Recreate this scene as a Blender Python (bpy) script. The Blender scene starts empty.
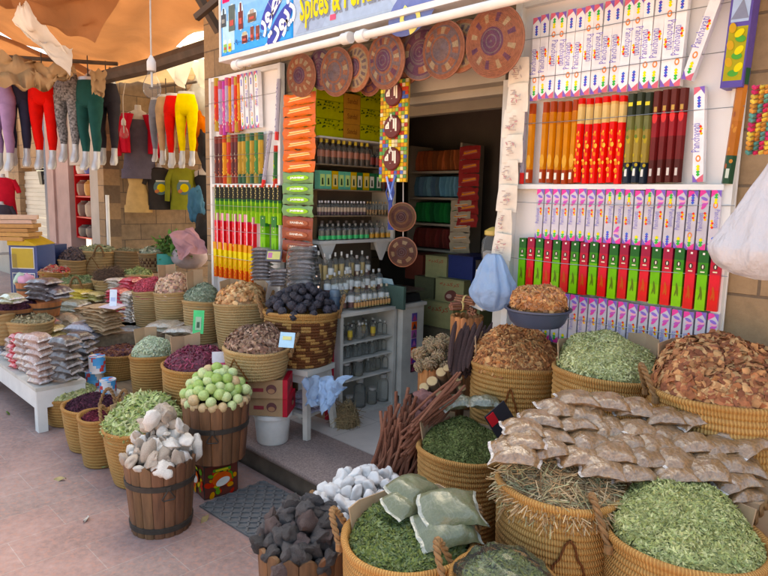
import bpy, math, random
import numpy as np
from mathutils import Vector, Matrix, Euler
R_ = math.radians
rnd = random.Random(7)
sc = bpy.context.scene
col = sc.collection
# ------------------------------------------------------------------ camera
YAW, PITCH, ROLL, FPX, EYE = .7809, .1413, .02307, 628.8, 1.6
fw = Vector((-math.sin(YAW)*math.cos(PITCH), math.cos(YAW)*math.cos(PITCH), -math.sin(PITCH)))
r0 = Vector((math.cos(YAW), math.sin(YAW), 0)); u0 = r0.cross(fw)
rt = r0*math.cos(ROLL)+u0*math.sin(ROLL); up = rt.cross(fw)
cam = bpy.data.objects.new('camera', bpy.data.cameras.new('camera'))
col.objects.link(cam); sc.camera = cam
cam.data.sensor_width = 36; cam.data.lens = FPX/768*36; cam.data.clip_start = .05; cam.data.clip_end = 400
cam.matrix_world = Matrix((rt, up, -fw)).transposed().to_4x4(); cam.location = (0, 0, EYE)
VH = Vector((-math.sin(YAW), math.cos(YAW), 0))      # horizontal viewing direction
def at(x, y, D=None, X=None, Y=None, Z=None):
    """world point seen at photo pixel x,y at a depth D or on the plane X, Y or Z = const"""
    d = fw*FPX + rt*(x-384) + up*(288-y)
    t = D/FPX if D is not None else X/d.x if X is not None else Y/d.y if Y is not None else (Z-EYE)/d.z
    return Vector((0, 0, EYE)) + d*t
def depth(p): return (Vector(p)-Vector((0, 0, EYE))).dot(fw)

# ------------------------------------------------------------------ materials
MATS = {}
def mat(name, rgb=(.8, .8, .8), rough=.6, var=.15, scale=25, bump=0, bscale=90, tint=False, metal=0, coat=0,
        trl=0, dist=.004, spec=.5, detail=4, rand=.0, stretch=None, crough=.12, crease_glare=0, alpha=1):
    m = bpy.data.materials.new(name); m.use_nodes = True; nt = m.node_tree; N = nt.nodes; L = nt.links
    b = N['Principled BSDF']; b.inputs['Roughness'].default_value = rough; b.inputs['Metallic'].default_value = metal
    b.inputs['Coat Weight'].default_value = coat; b.inputs['Coat Roughness'].default_value = crough; b.inputs['Coat IOR'].default_value = 1.62 if crease_glare else 1.5
    b.inputs['Specular IOR Level'].default_value = spec
    b.inputs['Alpha'].default_value = alpha
    tc = N.new('ShaderNodeTexCoord'); src = tc.outputs['Object']
    if stretch:
        mp = N.new('ShaderNodeMapping'); mp.inputs['Scale'].default_value = stretch
        L.new(src, mp.inputs['Vector']); src = mp.outputs['Vector']
    no = N.new('ShaderNodeTexNoise'); no.inputs['Scale'].default_value = scale; no.inputs['Detail'].default_value = detail
    L.new(src, no.inputs['Vector'])
    mr = N.new('ShaderNodeMapRange'); mr.inputs['From Min'].default_value = .3; mr.inputs['From Max'].default_value = .7
    mr.inputs['To Min'].default_value = 1-var; mr.inputs['To Max'].default_value = 1+var
    L.new(no.outputs['Fac'], mr.inputs['Value'])
    fac = mr.outputs['Result']
    if rand:
        oi = N.new('ShaderNodeObjectInfo'); m2 = N.new('ShaderNodeMapRange')
        m2.inputs['To Min'].default_value = 1-rand; m2.inputs['To Max'].default_value = 1+rand
        L.new(oi.outputs['Random'], m2.inputs['Value'])
        mu = N.new('ShaderNodeMath'); mu.operation = 'MULTIPLY'; L.new(fac, mu.inputs[0]); L.new(m2.outputs['Result'], mu.inputs[1]); fac = mu.outputs[0]
    vm = N.new('ShaderNodeVectorMath'); vm.operation = 'SCALE'
    vm.inputs[0].default_value = rgb[:3]
    if tint:
        a = N.new('ShaderNodeAttribute'); a.attribute_name = 'tint'; L.new(a.outputs['Color'], vm.inputs[0])
    L.new(fac, vm.inputs['Scale']); L.new(vm.outputs['Vector'], b.inputs['Base Color'])
    if crease_glare:  # whitish glare along the creases is painted into the base colour
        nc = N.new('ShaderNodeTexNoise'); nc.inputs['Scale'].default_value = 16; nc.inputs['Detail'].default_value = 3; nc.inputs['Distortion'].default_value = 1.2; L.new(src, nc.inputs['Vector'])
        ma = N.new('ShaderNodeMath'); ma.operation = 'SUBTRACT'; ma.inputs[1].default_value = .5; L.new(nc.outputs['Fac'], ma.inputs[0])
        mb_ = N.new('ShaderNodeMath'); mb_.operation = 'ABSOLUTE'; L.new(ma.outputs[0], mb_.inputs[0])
        mc = N.new('ShaderNodeMapRange'); mc.inputs['From Min'].default_value = .0; mc.inputs['From Max'].default_value = .05; mc.inputs['To Min'].default_value = crease_glare; mc.inputs['To Max'].default_value = 0; L.new(mb_.outputs[0], mc.inputs['Value'])
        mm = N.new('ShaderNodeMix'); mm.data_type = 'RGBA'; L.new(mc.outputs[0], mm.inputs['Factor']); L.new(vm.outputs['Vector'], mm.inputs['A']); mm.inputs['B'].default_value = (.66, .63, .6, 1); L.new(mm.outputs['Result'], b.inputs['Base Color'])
    if bump:
        n2 = N.new('ShaderNodeTexNoise'); n2.inputs['Scale'].default_value = bscale; n2.inputs['Detail'].default_value = 5
        L.new(src, n2.inputs['Vector'])
        bp = N.new('ShaderNodeBump'); bp.inputs['Strength'].default_value = bump; bp.inputs['Distance'].default_value = dist
        L.new(n2.outputs['Fac'], bp.inputs['Height']); L.new(bp.outputs['Normal'], b.inputs['Normal'])
        L.new(bp.outputs['Normal'], b.inputs['Coat Normal'])
    if trl:
        tr = N.new('ShaderNodeBsdfTranslucent'); L.new(vm.outputs['Vector'], tr.inputs['Color'])
        mx = N.new('ShaderNodeMixShader'); mx.inputs[0].default_value = trl
        L.new(b.outputs[0], mx.inputs[1]); L.new(tr.outputs[0], mx.inputs[2])
        L.new(mx.outputs[0], N['Material Output'].inputs['Surface'])
    MATS[name] = m; return m
mat('carton', rough=.55, var=.08, tint=True, spec=.3)
mat('gloss_carton', rough=.42, var=.08, tint=True, coat=.04, rand=.08, spec=.2)
mat('sachet', rough=.4, var=.08, bump=.5, bscale=24, tint=True, coat=.12, dist=.01, rand=.06, spec=.25)
mat('kraft', (.40, .27, .16), .8, .12, 9, .25, 40)
mat('film', rough=.36, var=.36, scale=140, bump=.7, bscale=24, tint=True, coat=1.0, dist=.016, rand=.10, crough=.16, crease_glare=.10)
mat('film_fine', rough=.4, var=.14, scale=200, bump=.5, bscale=22, tint=True, coat=.45, dist=.012, rand=.05, crease_glare=.06)
mat('leaf', rough=.85, var=.15, tint=True, spec=.12)
mat('bark', rough=.8, var=.22, scale=60, tint=True, bump=.3, spec=.25)
mat('seed', rough=.5, var=.12, tint=True)
mat('white_paint', (.72, .71, .68), .5, .1, 6, .1, 30)
mat('worn_white', (.60, .57, .51), .65, .22, 5, .3, 25)
mat('board_white', (.80, .77, .74), .5, .04, 4)
mat('steel', (.42, .41, .39), .35, .1, metal=1)
mat('iron', (.035, .028, .022), .6, .3, 30, .2)
mat('pumice', (.72, .70, .68), .85, .1, 30, .5, 90, rand=.08)
mat('basalt', (.085, .078, .08), .7, .35, 18, .9, 60, rand=.3, dist=.008)
mat('basalt_rust', (.13, .09, .085), .75, .35, 18, .9, 60, rand=.3, dist=.008)
mat('resin_white', (.62, .58, .53), .6, .16, 14, .5, 30, rand=.12)
mat('resin_tan', (.38, .31, .25), .65, .22, 14, .5, 30, rand=.12)
mat('melon', rough=.45, var=.16, scale=3, tint=True)
mat('dark_fruit', (.034, .03, .042), .62, .35, 40, .5, 50, rand=.3)
mat('cloth', rough=.85, var=.12, scale=12, tint=True, bump=.15, bscale=200, spec=.2)
mat('thin_bag', (.42, .60, .84), .32, .06, 6, .9, 18, trl=.3, dist=.025, alpha=.72)
mat('white_bag', (.74, .73, .76), .35, .06, 5, .9, 11, trl=.3, dist=.04, stretch=(1.6, 1.6, .5), alpha=.85)
mat('grey_bag', (.20, .20, .23), .28, .2, 8, .9, 20, coat=.5, dist=.02)
mat('wood', (.33, .135, .045), .6, .3, 8, .3, 30, stretch=(6, 6, .8), tint=False, rand=.1)
mat('stave', rough=.6, var=.3, scale=9, bump=.35, bscale=30, stretch=(5, 5, .7), tint=True)
mat('plank', (.26, .19, .12), .75, .25, 6, .3, 30, stretch=(.8, 6, 6))
mat('dark_wood', (.07, .045, .03), .7, .3, 8, .3, 30)
mat('beam_paint', (.36, .31, .24), .7, .15, 3, .15, 20)
mat('plaster', (.44, .39, .33), .85, .12, 3, .2, 40)
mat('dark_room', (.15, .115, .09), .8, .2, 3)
mat('green_board', (.06, .11, .085), .8, .4, 4, stretch=(1, 12, 1))
mat('plastic', rough=.4, var=.04, tint=True)
mat('rubber', (.13, .13, .132), .7, .2, 40, .2)
mat('granite', (.25, .185, .165), .55, .4, 130, .15, 150, detail=8)
mat('silver', (.46, .46, .47), .42, .15, 6, .2, 12, metal=.35)
mat('skin_form', (.45, .43, .42), .5, .1)
mat('weave', rough=.75, var=.15, scale=50, bump=.4, bscale=120, tint=True)
mat('rope', (.23, .12, .045), .8, .25, 60, .5, 90)
mat('cord', (.5, .45, .4), .7, .1)
mat('root', (.2, .12, .07), .8, .3, 40, .6, 60, stretch=(1, 1, .3))
mat('resin_red', (.22, .095, .085), .7, .3, 25, .8, 30)
mat('rock_green', (.06, .12, .03), .8, .4, 20)

def wicker(name, a, b):
    """coiled palm basket: ribs are real, this adds the stitched strands"""
    m = mat(name, a, .7, .2, 14, spec=.3); nt = m.node_tree; N = nt.nodes; L = nt.links
    bs = N['Principled BSDF']
    tc = N.new('ShaderNodeTexCoord'); sp = N.new('ShaderNodeSeparateXYZ'); L.new(tc.outputs['Object'], sp.inputs[0])
    an = N.new('ShaderNodeMath'); an.operation = 'ARCTAN2'; L.new(sp.outputs['Y'], an.inputs[0]); L.new(sp.outputs['X'], an.inputs[1])
    k = N.new('ShaderNodeMath'); k.operation = 'MULTIPLY'; k.inputs[1].default_value = 150; L.new(an.outputs[0], k.inputs[0])
    kz = N.new('ShaderNodeMath'); kz.operation = 'MULTIPLY_ADD'; kz.inputs[1].default_value = 55; L.new(sp.outputs['Z'], kz.inputs[0]); L.new(k.outputs[0], kz.inputs[2])
    no = N.new('ShaderNodeTexNoise'); no.inputs['Scale'].default_value = 22; L.new(tc.outputs['Object'], no.inputs['Vector'])
    k2 = N.new('ShaderNodeMath'); k2.operation = 'MULTIPLY_ADD'; k2.inputs[1].default_value = 7; L.new(no.outputs['Fac'], k2.inputs[0]); L.new(kz.outputs[0], k2.inputs[2])
    s = N.new('ShaderNodeMath'); s.operation = 'SINE'; L.new(k2.outputs[0], s.inputs[0])
    mr = N.new('ShaderNodeMapRange'); mr.inputs['From Min'].default_value = -1; mr.inputs['To Min'].default_value = .0; mr.inputs['To Max'].default_value = 1.0
    L.new(s.outputs[0], mr.inputs['Value'])
    big = N.new('ShaderNodeTexNoise'); big.inputs['Scale'].default_value = 9; L.new(tc.outputs['Object'], big.inputs['Vector'])
    ad = N.new('ShaderNodeMath'); ad.operation = 'MULTIPLY'; L.new(mr.outputs[0], ad.inputs[0]); 
    mb = N.new('ShaderNodeMapRange'); mb.inputs['From Min'].default_value = .3; mb.inputs['From Max'].default_value = .65; L.new(big.outputs['Fac'], mb.inputs['Value']); mb.inputs['To Min'].default_value = .45
    L.new(mb.outputs[0], ad.inputs[1])
    mx = N.new('ShaderNodeMix'); mx.data_type = 'RGBA'; L.new(ad.outputs[0], mx.inputs['Factor'])
    mx.inputs['A'].default_value = (*b, 1); mx.inputs['B'].default_value = (*a, 1)
    at_ = N.new('ShaderNodeAttribute'); at_.attribute_name = 'tint'
    mm = N.new('ShaderNodeMix'); mm.data_type = 'RGBA'; mm.blend_type = 'MULTIPLY'; mm.inputs['Factor'].default_value = 1
    L.new(mx.outputs['Result'], mm.inputs['A']); L.new(at_.outputs['Color'], mm.inputs['B'])
    L.new(mm.outputs['Result'], bs.inputs['Base Color'])
    bp = N.new('ShaderNodeBump'); bp.inputs['Strength'].default_value = .8; bp.inputs['Distance'].default_value = .004
    L.new(mr.outputs[0], bp.inputs['Height']); L.new(bp.outputs['Normal'], bs.inputs['Normal'])
wicker('wicker', (.66, .385, .125), (.40, .19, .05))
wicker('wicker_pale', (.68, .47, .23), (.48, .30, .12))
wicker('wicker_grey', (.48, .32, .16), (.30, .17, .07))

def brickmat(name, c1, c2, mortar, bw, bh, ms, axes, rough=.8, bump=.5, off=.5, nvar=.25, nscale=30, shift=(0, 0), speck=None):
    m = bpy.data.materials.new(name); m.use_nodes = True; nt = m.node_tree; N = nt.nodes; L = nt.links
    b = N['Principled BSDF']; b.inputs['Roughness'].default_value = rough; b.inputs['Specular IOR Level'].default_value = .35
    tc = N.new('ShaderNodeTexCoord'); sp = N.new('ShaderNodeSeparateXYZ'); cb = N.new('ShaderNodeCombineXYZ')
    L.new(tc.outputs['Object'], sp.inputs[0])
    for i, a in enumerate(axes):
        ma = N.new('ShaderNodeMath'); ma.operation = 'ADD'; ma.inputs[1].default_value = shift[i]
        L.new(sp.outputs[a], ma.inputs[0]); L.new(ma.outputs[0], cb.inputs[i])
    br = N.new('ShaderNodeTexBrick'); br.inputs['Scale'].default_value = 1; br.inputs['Brick Width'].default_value = bw
    br.inputs['Row Height'].default_value = bh; br.inputs['Mortar Size'].default_value = ms; br.offset = off
    br.inputs['Color1'].default_value = (*c1, 1); br.inputs['Color2'].default_value = (*c2, 1); br.inputs['Mortar'].default_value = (*mortar, 1)
    br.inputs['Mortar Smooth'].default_value = .3
    L.new(cb.outputs[0], br.inputs['Vector'])
    no = N.new('ShaderNodeTexNoise'); no.inputs['Scale'].default_value = nscale; no.inputs['Detail'].default_value = 8; no.inputs['Roughness'].default_value = .65
    L.new(tc.outputs['Object'], no.inputs['Vector'])
    n2 = N.new('ShaderNodeTexNoise'); n2.inputs['Scale'].default_value = 2.3; n2.inputs['Detail'].default_value = 5; L.new(tc.outputs['Object'], n2.inputs['Vector'])
    av = N.new('ShaderNodeMath'); av.operation = 'ADD'; L.new(no.outputs['Fac'], av.inputs[0]); L.new(n2.outputs['Fac'], av.inputs[1])
    mr = N.new('ShaderNodeMapRange'); mr.inputs['From Min'].default_value = .7; mr.inputs['From Max'].default_value = 1.3
    mr.inputs['To Min'].default_value = 1-nvar; mr.inputs['To Max'].default_value = 1+nvar; L.new(av.outputs[0], mr.inputs['Value'])
    vm = N.new('ShaderNodeVectorMath'); vm.operation = 'SCALE'; L.new(br.outputs['Color'], vm.inputs[0]); L.new(mr.outputs[0], vm.inputs['Scale'])
    outc = vm.outputs[0]
    if speck:
        n3 = N.new('ShaderNodeTexNoise'); n3.inputs['Scale'].default_value = speck[1]; n3.inputs['Detail'].default_value = 3; L.new(tc.outputs['Object'], n3.inputs['Vector'])
        m3 = N.new('ShaderNodeMapRange'); m3.inputs['From Min'].default_value = .5; m3.inputs['From Max'].default_value = .68; m3.inputs['To Max'].default_value = .75; L.new(n3.outputs['Fac'], m3.inputs['Value'])
        mx = N.new('ShaderNodeMix'); mx.data_type = 'RGBA'; L.new(m3.outputs[0], mx.inputs['Factor']); L.new(outc, mx.inputs['A']); mx.inputs['B'].default_value = (*speck[0], 1)
        outc = mx.outputs['Result']
    L.new(outc, b.inputs['Base Color'])
    bp = N.new('ShaderNodeBump'); bp.inputs['Strength'].default_value = bump; bp.inputs['Distance'].default_value = .01
    iv = N.new('ShaderNodeMath'); iv.operation = 'MULTIPLY_ADD'; iv.inputs[1].default_value = -1; L.new(br.outputs['Fac'], iv.inputs[0])
    sm = N.new('ShaderNodeMath'); sm.operation = 'MULTIPLY'; sm.inputs[1].default_value = .6; L.new(no.outputs['Fac'], sm.inputs[0]); L.new(sm.outputs[0], iv.inputs[2])
    L.new(iv.outputs[0], bp.inputs['Height']); L.new(bp.outputs['Normal'], b.inputs['Normal'])
    MATS[name] = m; return m
brickmat('paving', (.315, .20, .178), (.28, .20, .182), (.35, .28, .255), .5, .255, .0022, 'YX', .7, .15, .5, .30, 26, (.04, 3.09), speck=((.40, .21, .165), 48))
brickmat('marble', (.62, .56, .50), (.58, .52, .48), (.38, .33, .3), .4, .4, .003, 'XY', .35, .1, 0, .12, 6)
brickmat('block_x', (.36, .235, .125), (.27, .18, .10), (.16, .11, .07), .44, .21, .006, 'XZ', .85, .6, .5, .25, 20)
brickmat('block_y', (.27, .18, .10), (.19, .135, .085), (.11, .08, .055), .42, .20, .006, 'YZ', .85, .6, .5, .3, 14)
def voro(name, rgb, hi, scale):
    m = mat(name, rgb, .8, .2, 10); return m

def glassmat(name, rgb, mixf, refraction_white=.0):
    m = bpy.data.materials.new(name); m.use_nodes = True; nt = m.node_tree; N = nt.nodes; L = nt.links; N.remove(N['Principled BSDF'])
    t = N.new('ShaderNodeBsdfTransparent'); t.inputs[0].default_value = (*rgb, 1)
    g = N.new('ShaderNodeBsdfGlossy'); g.inputs['Roughness'].default_value = .08; g.inputs[0].default_value = (.9, .9, .9, 1)
    lw = N.new('ShaderNodeLayerWeight'); lw.inputs[0].default_value = mixf
    mx = N.new('ShaderNodeMixShader'); L.new(lw.outputs['Fresnel'], mx.inputs[0]); L.new(t.outputs[0], mx.inputs[1]); L.new(g.outputs[0], mx.inputs[2])
    df = N.new('ShaderNodeBsdfDiffuse'); df.inputs[0].default_value = (.85, .86, .84, 1); m2 = N.new('ShaderNodeMixShader'); m2.inputs[0].default_value = refraction_white  # diffuse white stands in for light refracted through clear glass
    L.new(mx.outputs[0], m2.inputs[1]); L.new(df.outputs[0], m2.inputs[2])
    L.new(m2.outputs[0], N['Material Output'].inputs['Surface']); MATS[name] = m
glassmat('glass', (.985, .98, .96), .16, .07); glassmat('bulb_glass', (.98, .98, .97), .06, .06); glassmat('clear_wrap', (.98, .98, .985), .2, .025)

def canvasmat(name, rgb, trl):
    m = mat(name, rgb, .85, .2, 2.2, .35, 3.5, trl=trl, dist=.05, spec=.1); return m
canvasmat('orange_canvas', (.29, .125, .05), .17); canvasmat('white_canvas', (.8, .76, .68), .4); canvasmat('brown_canvas', (.38, .25, .13), .25)

# ------------------------------------------------------------------ mesh builder
class MB:
    def __init__(s, M=None): s.v = []; s.f = []; s.c = []; s.m = []; s.M = M
    def add(s, vs, fs, c=(1, 1, 1), m=0, M=None):
        o = len(s.v)
        if M is not None: vs = [M @ Vector(p) for p in vs]
        if s.M is not None: vs = [s.M @ Vector(p) for p in vs]
        s.v.extend(tuple(p) for p in vs); s.f.extend(tuple(i+o for i in f) for f in fs)
        s.c.extend(c if isinstance(c, list) else [c]*len(fs)); s.m.extend([m]*len(fs)); return s
    def box(s, ce, si, c=(1, 1, 1), m=0, M=None, taper=1):
        x, y, z = si[0]/2, si[1]/2, si[2]/2; vs = []
        for sz in (-1, 1):
            t = taper if sz > 0 else 1
            for a, b in ((-1, -1), (1, -1), (1, 1), (-1, 1)): vs.append((ce[0]+a*x*t, ce[1]+b*y*t, ce[2]+sz*z))
        return s.add(vs, [(3, 2, 1, 0), (4, 5, 6, 7), (0, 1, 5, 4), (1, 2, 6, 5), (2, 3, 7, 6), (3, 0, 4, 7)], c, m, M)
    def lathe(s, prof, seg=24, c=(1, 1, 1), m=0, M=None, sx=1, sy=1, cf=None, close=False):
        vs = []; fs = []; cs = []
        for r, z in prof:
            for i in range(seg):
                a = 2*math.pi*i/seg; vs.append((r*math.cos(a)*sx, r*math.sin(a)*sy, z))
        for j in range(len(prof)-1):
            for i in range(seg):
                k = (i+1) % seg; fs.append((j*seg+i, j*seg+k, (j+1)*seg+k, (j+1)*seg+i)); cs.append(cf(i, j) if cf else c)
        if close:
            fs.append(tuple(range(seg))[::-1]); cs.append(cs[0]); n = (len(prof)-1)*seg
            fs.append(tuple(n+i for i in range(seg))); cs.append(cs[-1])
        return s.add(vs, fs, cs, m, M)
    def tube(s, pts, r, seg=6, c=(1, 1, 1), m=0, M=None, caps=True):
        pts = [Vector(p) for p in pts]; n = len(pts); rs = r if isinstance(r, (list, tuple)) else [r]*n
        vs = []; fs = []; ref = Vector((0, 0, 1)); prev = None
        for i, p in enumerate(pts):
            t = (pts[min(i+1, n-1)]-pts[max(i-1, 0)]).normalized()
            if prev is None: a = t.orthogonal().normalized()
            else: a = (prev - t*prev.dot(t)).normalized()
            prev = a; b = t.cross(a)
            for k in range(seg):
                an = 2*math.pi*k/seg; vs.append(p+(a*math.cos(an)+b*math.sin(an))*rs[i])
        for i in range(n-1):
            for k in range(seg):
                q = (k+1) % seg; fs.append((i*seg+k, i*seg+q, (i+1)*seg+q, (i+1)*seg+k))
        if caps: fs.append(tuple(range(seg))[::-1]); fs.append(tuple((n-1)*seg+k for k in range(seg)))
        return s.add(vs, fs, c, m, M)
    def poly(s, pts, c, m=0, M=None): return s.add(pts, [tuple(range(len(pts)))], c, m, M)
    def grid(s, fn, nu, nv, c=(1, 1, 1), m=0, M=None, cf=None):
        vs = [fn(i/nu, j/nv) for j in range(nv+1) for i in range(nu+1)]; fs = []; cs = []
        for j in range(nv):
            for i in range(nu):
                a = j*(nu+1)+i; fs.append((a, a+1, a+nu+2, a+nu+1)); cs.append(cf((i+.5)/nu, (j+.5)/nv) if cf else c)
        return s.add(vs, fs, cs, m, M)
    def build(s, name, mats, parent=None, loc=(0, 0, 0), rz=0, smooth=True, ang=40):
        me = bpy.data.meshes.new(name); me.from_pydata(s.v, [], s.f)
        for x in (mats if isinstance(mats, (list, tuple)) else [mats]): me.materials.append(MATS[x])
        if any(s.m): me.polygons.foreach_set('material_index', s.m)
        at_ = me.attributes.new('tint', 'FLOAT_COLOR', 'CORNER')
        tot = np.array([len(f) for f in s.f]); cc = np.ones((len(s.f), 4), np.float32)
        cc[:, :3] = np.array([c[:3] for c in s.c], np.float32); lum = cc[:, :3] @ np.array([.3, .55, .15], np.float32)
        cc[:, :3] = np.clip(lum[:, None]+(1.16 if me.materials[0].name.split('.')[0] in ('carton', 'gloss_carton', 'sachet', 'cloth', 'plastic') else .97)*(cc[:, :3]-lum[:, None]), .002, .9)
        at_.data.foreach_set('color', np.repeat(cc, tot, axis=0).ravel())
        if smooth:
            me.polygons.foreach_set('use_smooth', [True]*len(s.f)); me.set_sharp_from_angle(angle=R_(ang))
        me.update()
        o = bpy.data.objects.new(name, me); col.objects.link(o); o.location = loc; o.rotation_euler = (0, 0, rz)
        if parent: o.parent = parent
        return o
def tag(o, label=None, cat=None, group=None, kind=None):
    if label: o['label'] = label
    if cat: o['category'] = cat
    if group: o['group'] = group
    if kind: o['kind'] = kind
    return o
def thing(name, label, cat, loc=(0, 0, 0), rz=0, group=None):
    o = bpy.data.objects.new(name, None); col.objects.link(o); o.empty_display_size = .05
    o.location = loc; o.rotation_euler = (0, 0, rz); return tag(o, label, cat, group)
def inst(o, loc, rot=(0, 0, 0), scale=None, label=None, group=None):
    """a further copy of a one-mesh thing"""
    c = o.copy(); col.objects.link(c); c.location = loc; c.rotation_euler = rot
    if scale is not None: c.scale = scale if hasattr(scale, '__len__') else (scale,)*3
    if label: c['label'] = label
    if group: c['group'] = group
    return c
def dup(root, loc, rz=0, label=None):
    r = root.copy(); col.objects.link(r); r.location = loc; r.rotation_euler = (0, 0, rz)
    if label: r['label'] = label
    for ch in list(root.children):
        c = ch.copy(); col.objects.link(c); c.parent = r
        for g in list(ch.children):
            d = g.copy(); col.objects.link(d); d.parent = c
    return r
class Proto:
    """first use moves the original, later uses copy it"""
    def __init__(s, o): s.o = o; s.used = False
    def put(s, loc, rot=(0, 0, 0), scale=1, label=None, group=None):
        if s.used: return inst(s.o, loc, rot, scale, label, group)
        s.used = True; o = s.o; o.location = loc; o.rotation_euler = rot; o.scale = scale if hasattr(scale, '__len__') else (scale,)*3
        if label: o['label'] = label
        if group: o['group'] = group
        return o
mat('pattern_cloth', (.16, .16, .17), .85, .75, 45, .15, 200, detail=1)
def jit(c, a=.12, r=rnd):
    k = 1+r.uniform(-a, a); return tuple(max(0, x*k*(1+r.uniform(-a, a)*.3)) for x in c)
def text(mb, s, size, M, c, m=0, bold=0, res=2, align='CENTER', width=None):
    cu = bpy.data.curves.new('t', 'FONT'); cu.body = s; cu.size = size; cu.resolution_u = res; cu.align_x = align; cu.align_y = 'CENTER'; cu.offset = bold
    o = bpy.data.objects.new('t', cu); me = o.to_mesh()
    vs = [v.co.copy() for v in me.vertices]; fs = [tuple(p.vertices) for p in me.polygons]
    if width and vs:
        x0 = min(v.x for v in vs); x1 = max(v.x for v in vs); k = width/(x1-x0); vs = [Vector((v.x*k, v.y, v.z)) for v in vs]
    mb.add(vs, fs, c, m, M); o.to_mesh_clear(); bpy.data.objects.remove(o); bpy.data.curves.remove(cu)
FACE = Matrix.Rotation(R_(90), 4, 'X')      # text plane -> faces -Y
def T(x, y, z): return Matrix.Translation((x, y, z))

# ------------------------------------------------------------------ heaps of loose goods
def T_leaf(): return [(-.5, 0, .05), (0, .2, 0), (.5, 0, .08), (0, -.2, 0), (0, 0, .07)], [(0, 4, 1), (4, 2, 1), (0, 3, 4), (4, 3, 2)]
def T_chip(): return [(-.5, -.3, 0), (.45, -.35, .05), (.5, .25, .0), (-.4, .32, .06), (-.45, -.25, .13), (.4, -.3, .19), (.45, .2, .14), (-.35, .27, .2)], [(3, 2, 1, 0), (4, 5, 6, 7), (0, 1, 5, 4), (1, 2, 6, 5), (2, 3, 7, 6), (3, 0, 4, 7)]
def T_bean():
    vs = [(-.5, 0, 0)]; 
    for x, r in ((-.3, .2), (.3, .2)):
        for k in range(5): vs.append((x, r*math.cos(k*1.2566), r*math.sin(k*1.2566)*.8))
    vs.append((.5, 0, 0)); fs = []
    for k in range(5):
        q = (k+1) % 5; fs += [(0, 1+q, 1+k), (1+k, 1+q, 6+q, 6+k), (6+k, 6+q, 11)]
    return vs, fs
def T_straw(): w = .009; return [(-.5, w, -.06), (-.5, -w, -.06), (-.1, w*1.3, .05), (-.1, -w*1.3, .05), (.5, w+.06, 0), (.5, -w+.06, 0), (-.5, 0, -.045), (-.1, 0, .068), (.5, .06, .012)], [(0, 1, 3, 2), (2, 3, 5, 4), (1, 6, 7, 3), (3, 7, 8, 5), (6, 0, 2, 7), (7, 2, 4, 8)]
def T_shell(): return [(-.5, -.2, 0), (0, -.32, .12), (.5, -.18, .02), (-.45, .22, .05), (0, .3, .2), (.48, .2, 0), (0, 0, .26)], [(0, 1, 6), (1, 2, 6), (2, 5, 6), (5, 4, 6), (4, 3, 6), (3, 0, 6)]
def T_pod(): return [(-.5, 0, 0), (-.2, .14, .05), (.2, .13, .05), (.5, 0, .1), (.2, -.13, .05), (-.2, -.14, .05), (-.1, 0, .16), (.2, 0, .15), (0, 0, -.06)], [(0, 6, 1), (1, 6, 7, 2), (2, 7, 3), (0, 5, 6), (5, 4, 7, 6), (4, 3, 7), (0, 1, 8), (1, 2, 8), (2, 3, 8), (3, 4, 8), (4, 5, 8), (5, 0, 8)]
TM = dict(leaf=T_leaf, chip=T_chip, bean=T_bean, straw=T_straw, shell=T_shell, pod=T_pod)
hseed = [11]
RB = tuple((VH*.45+rt*.85).normalized()[:2])      # goods poured up against the far right side

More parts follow.
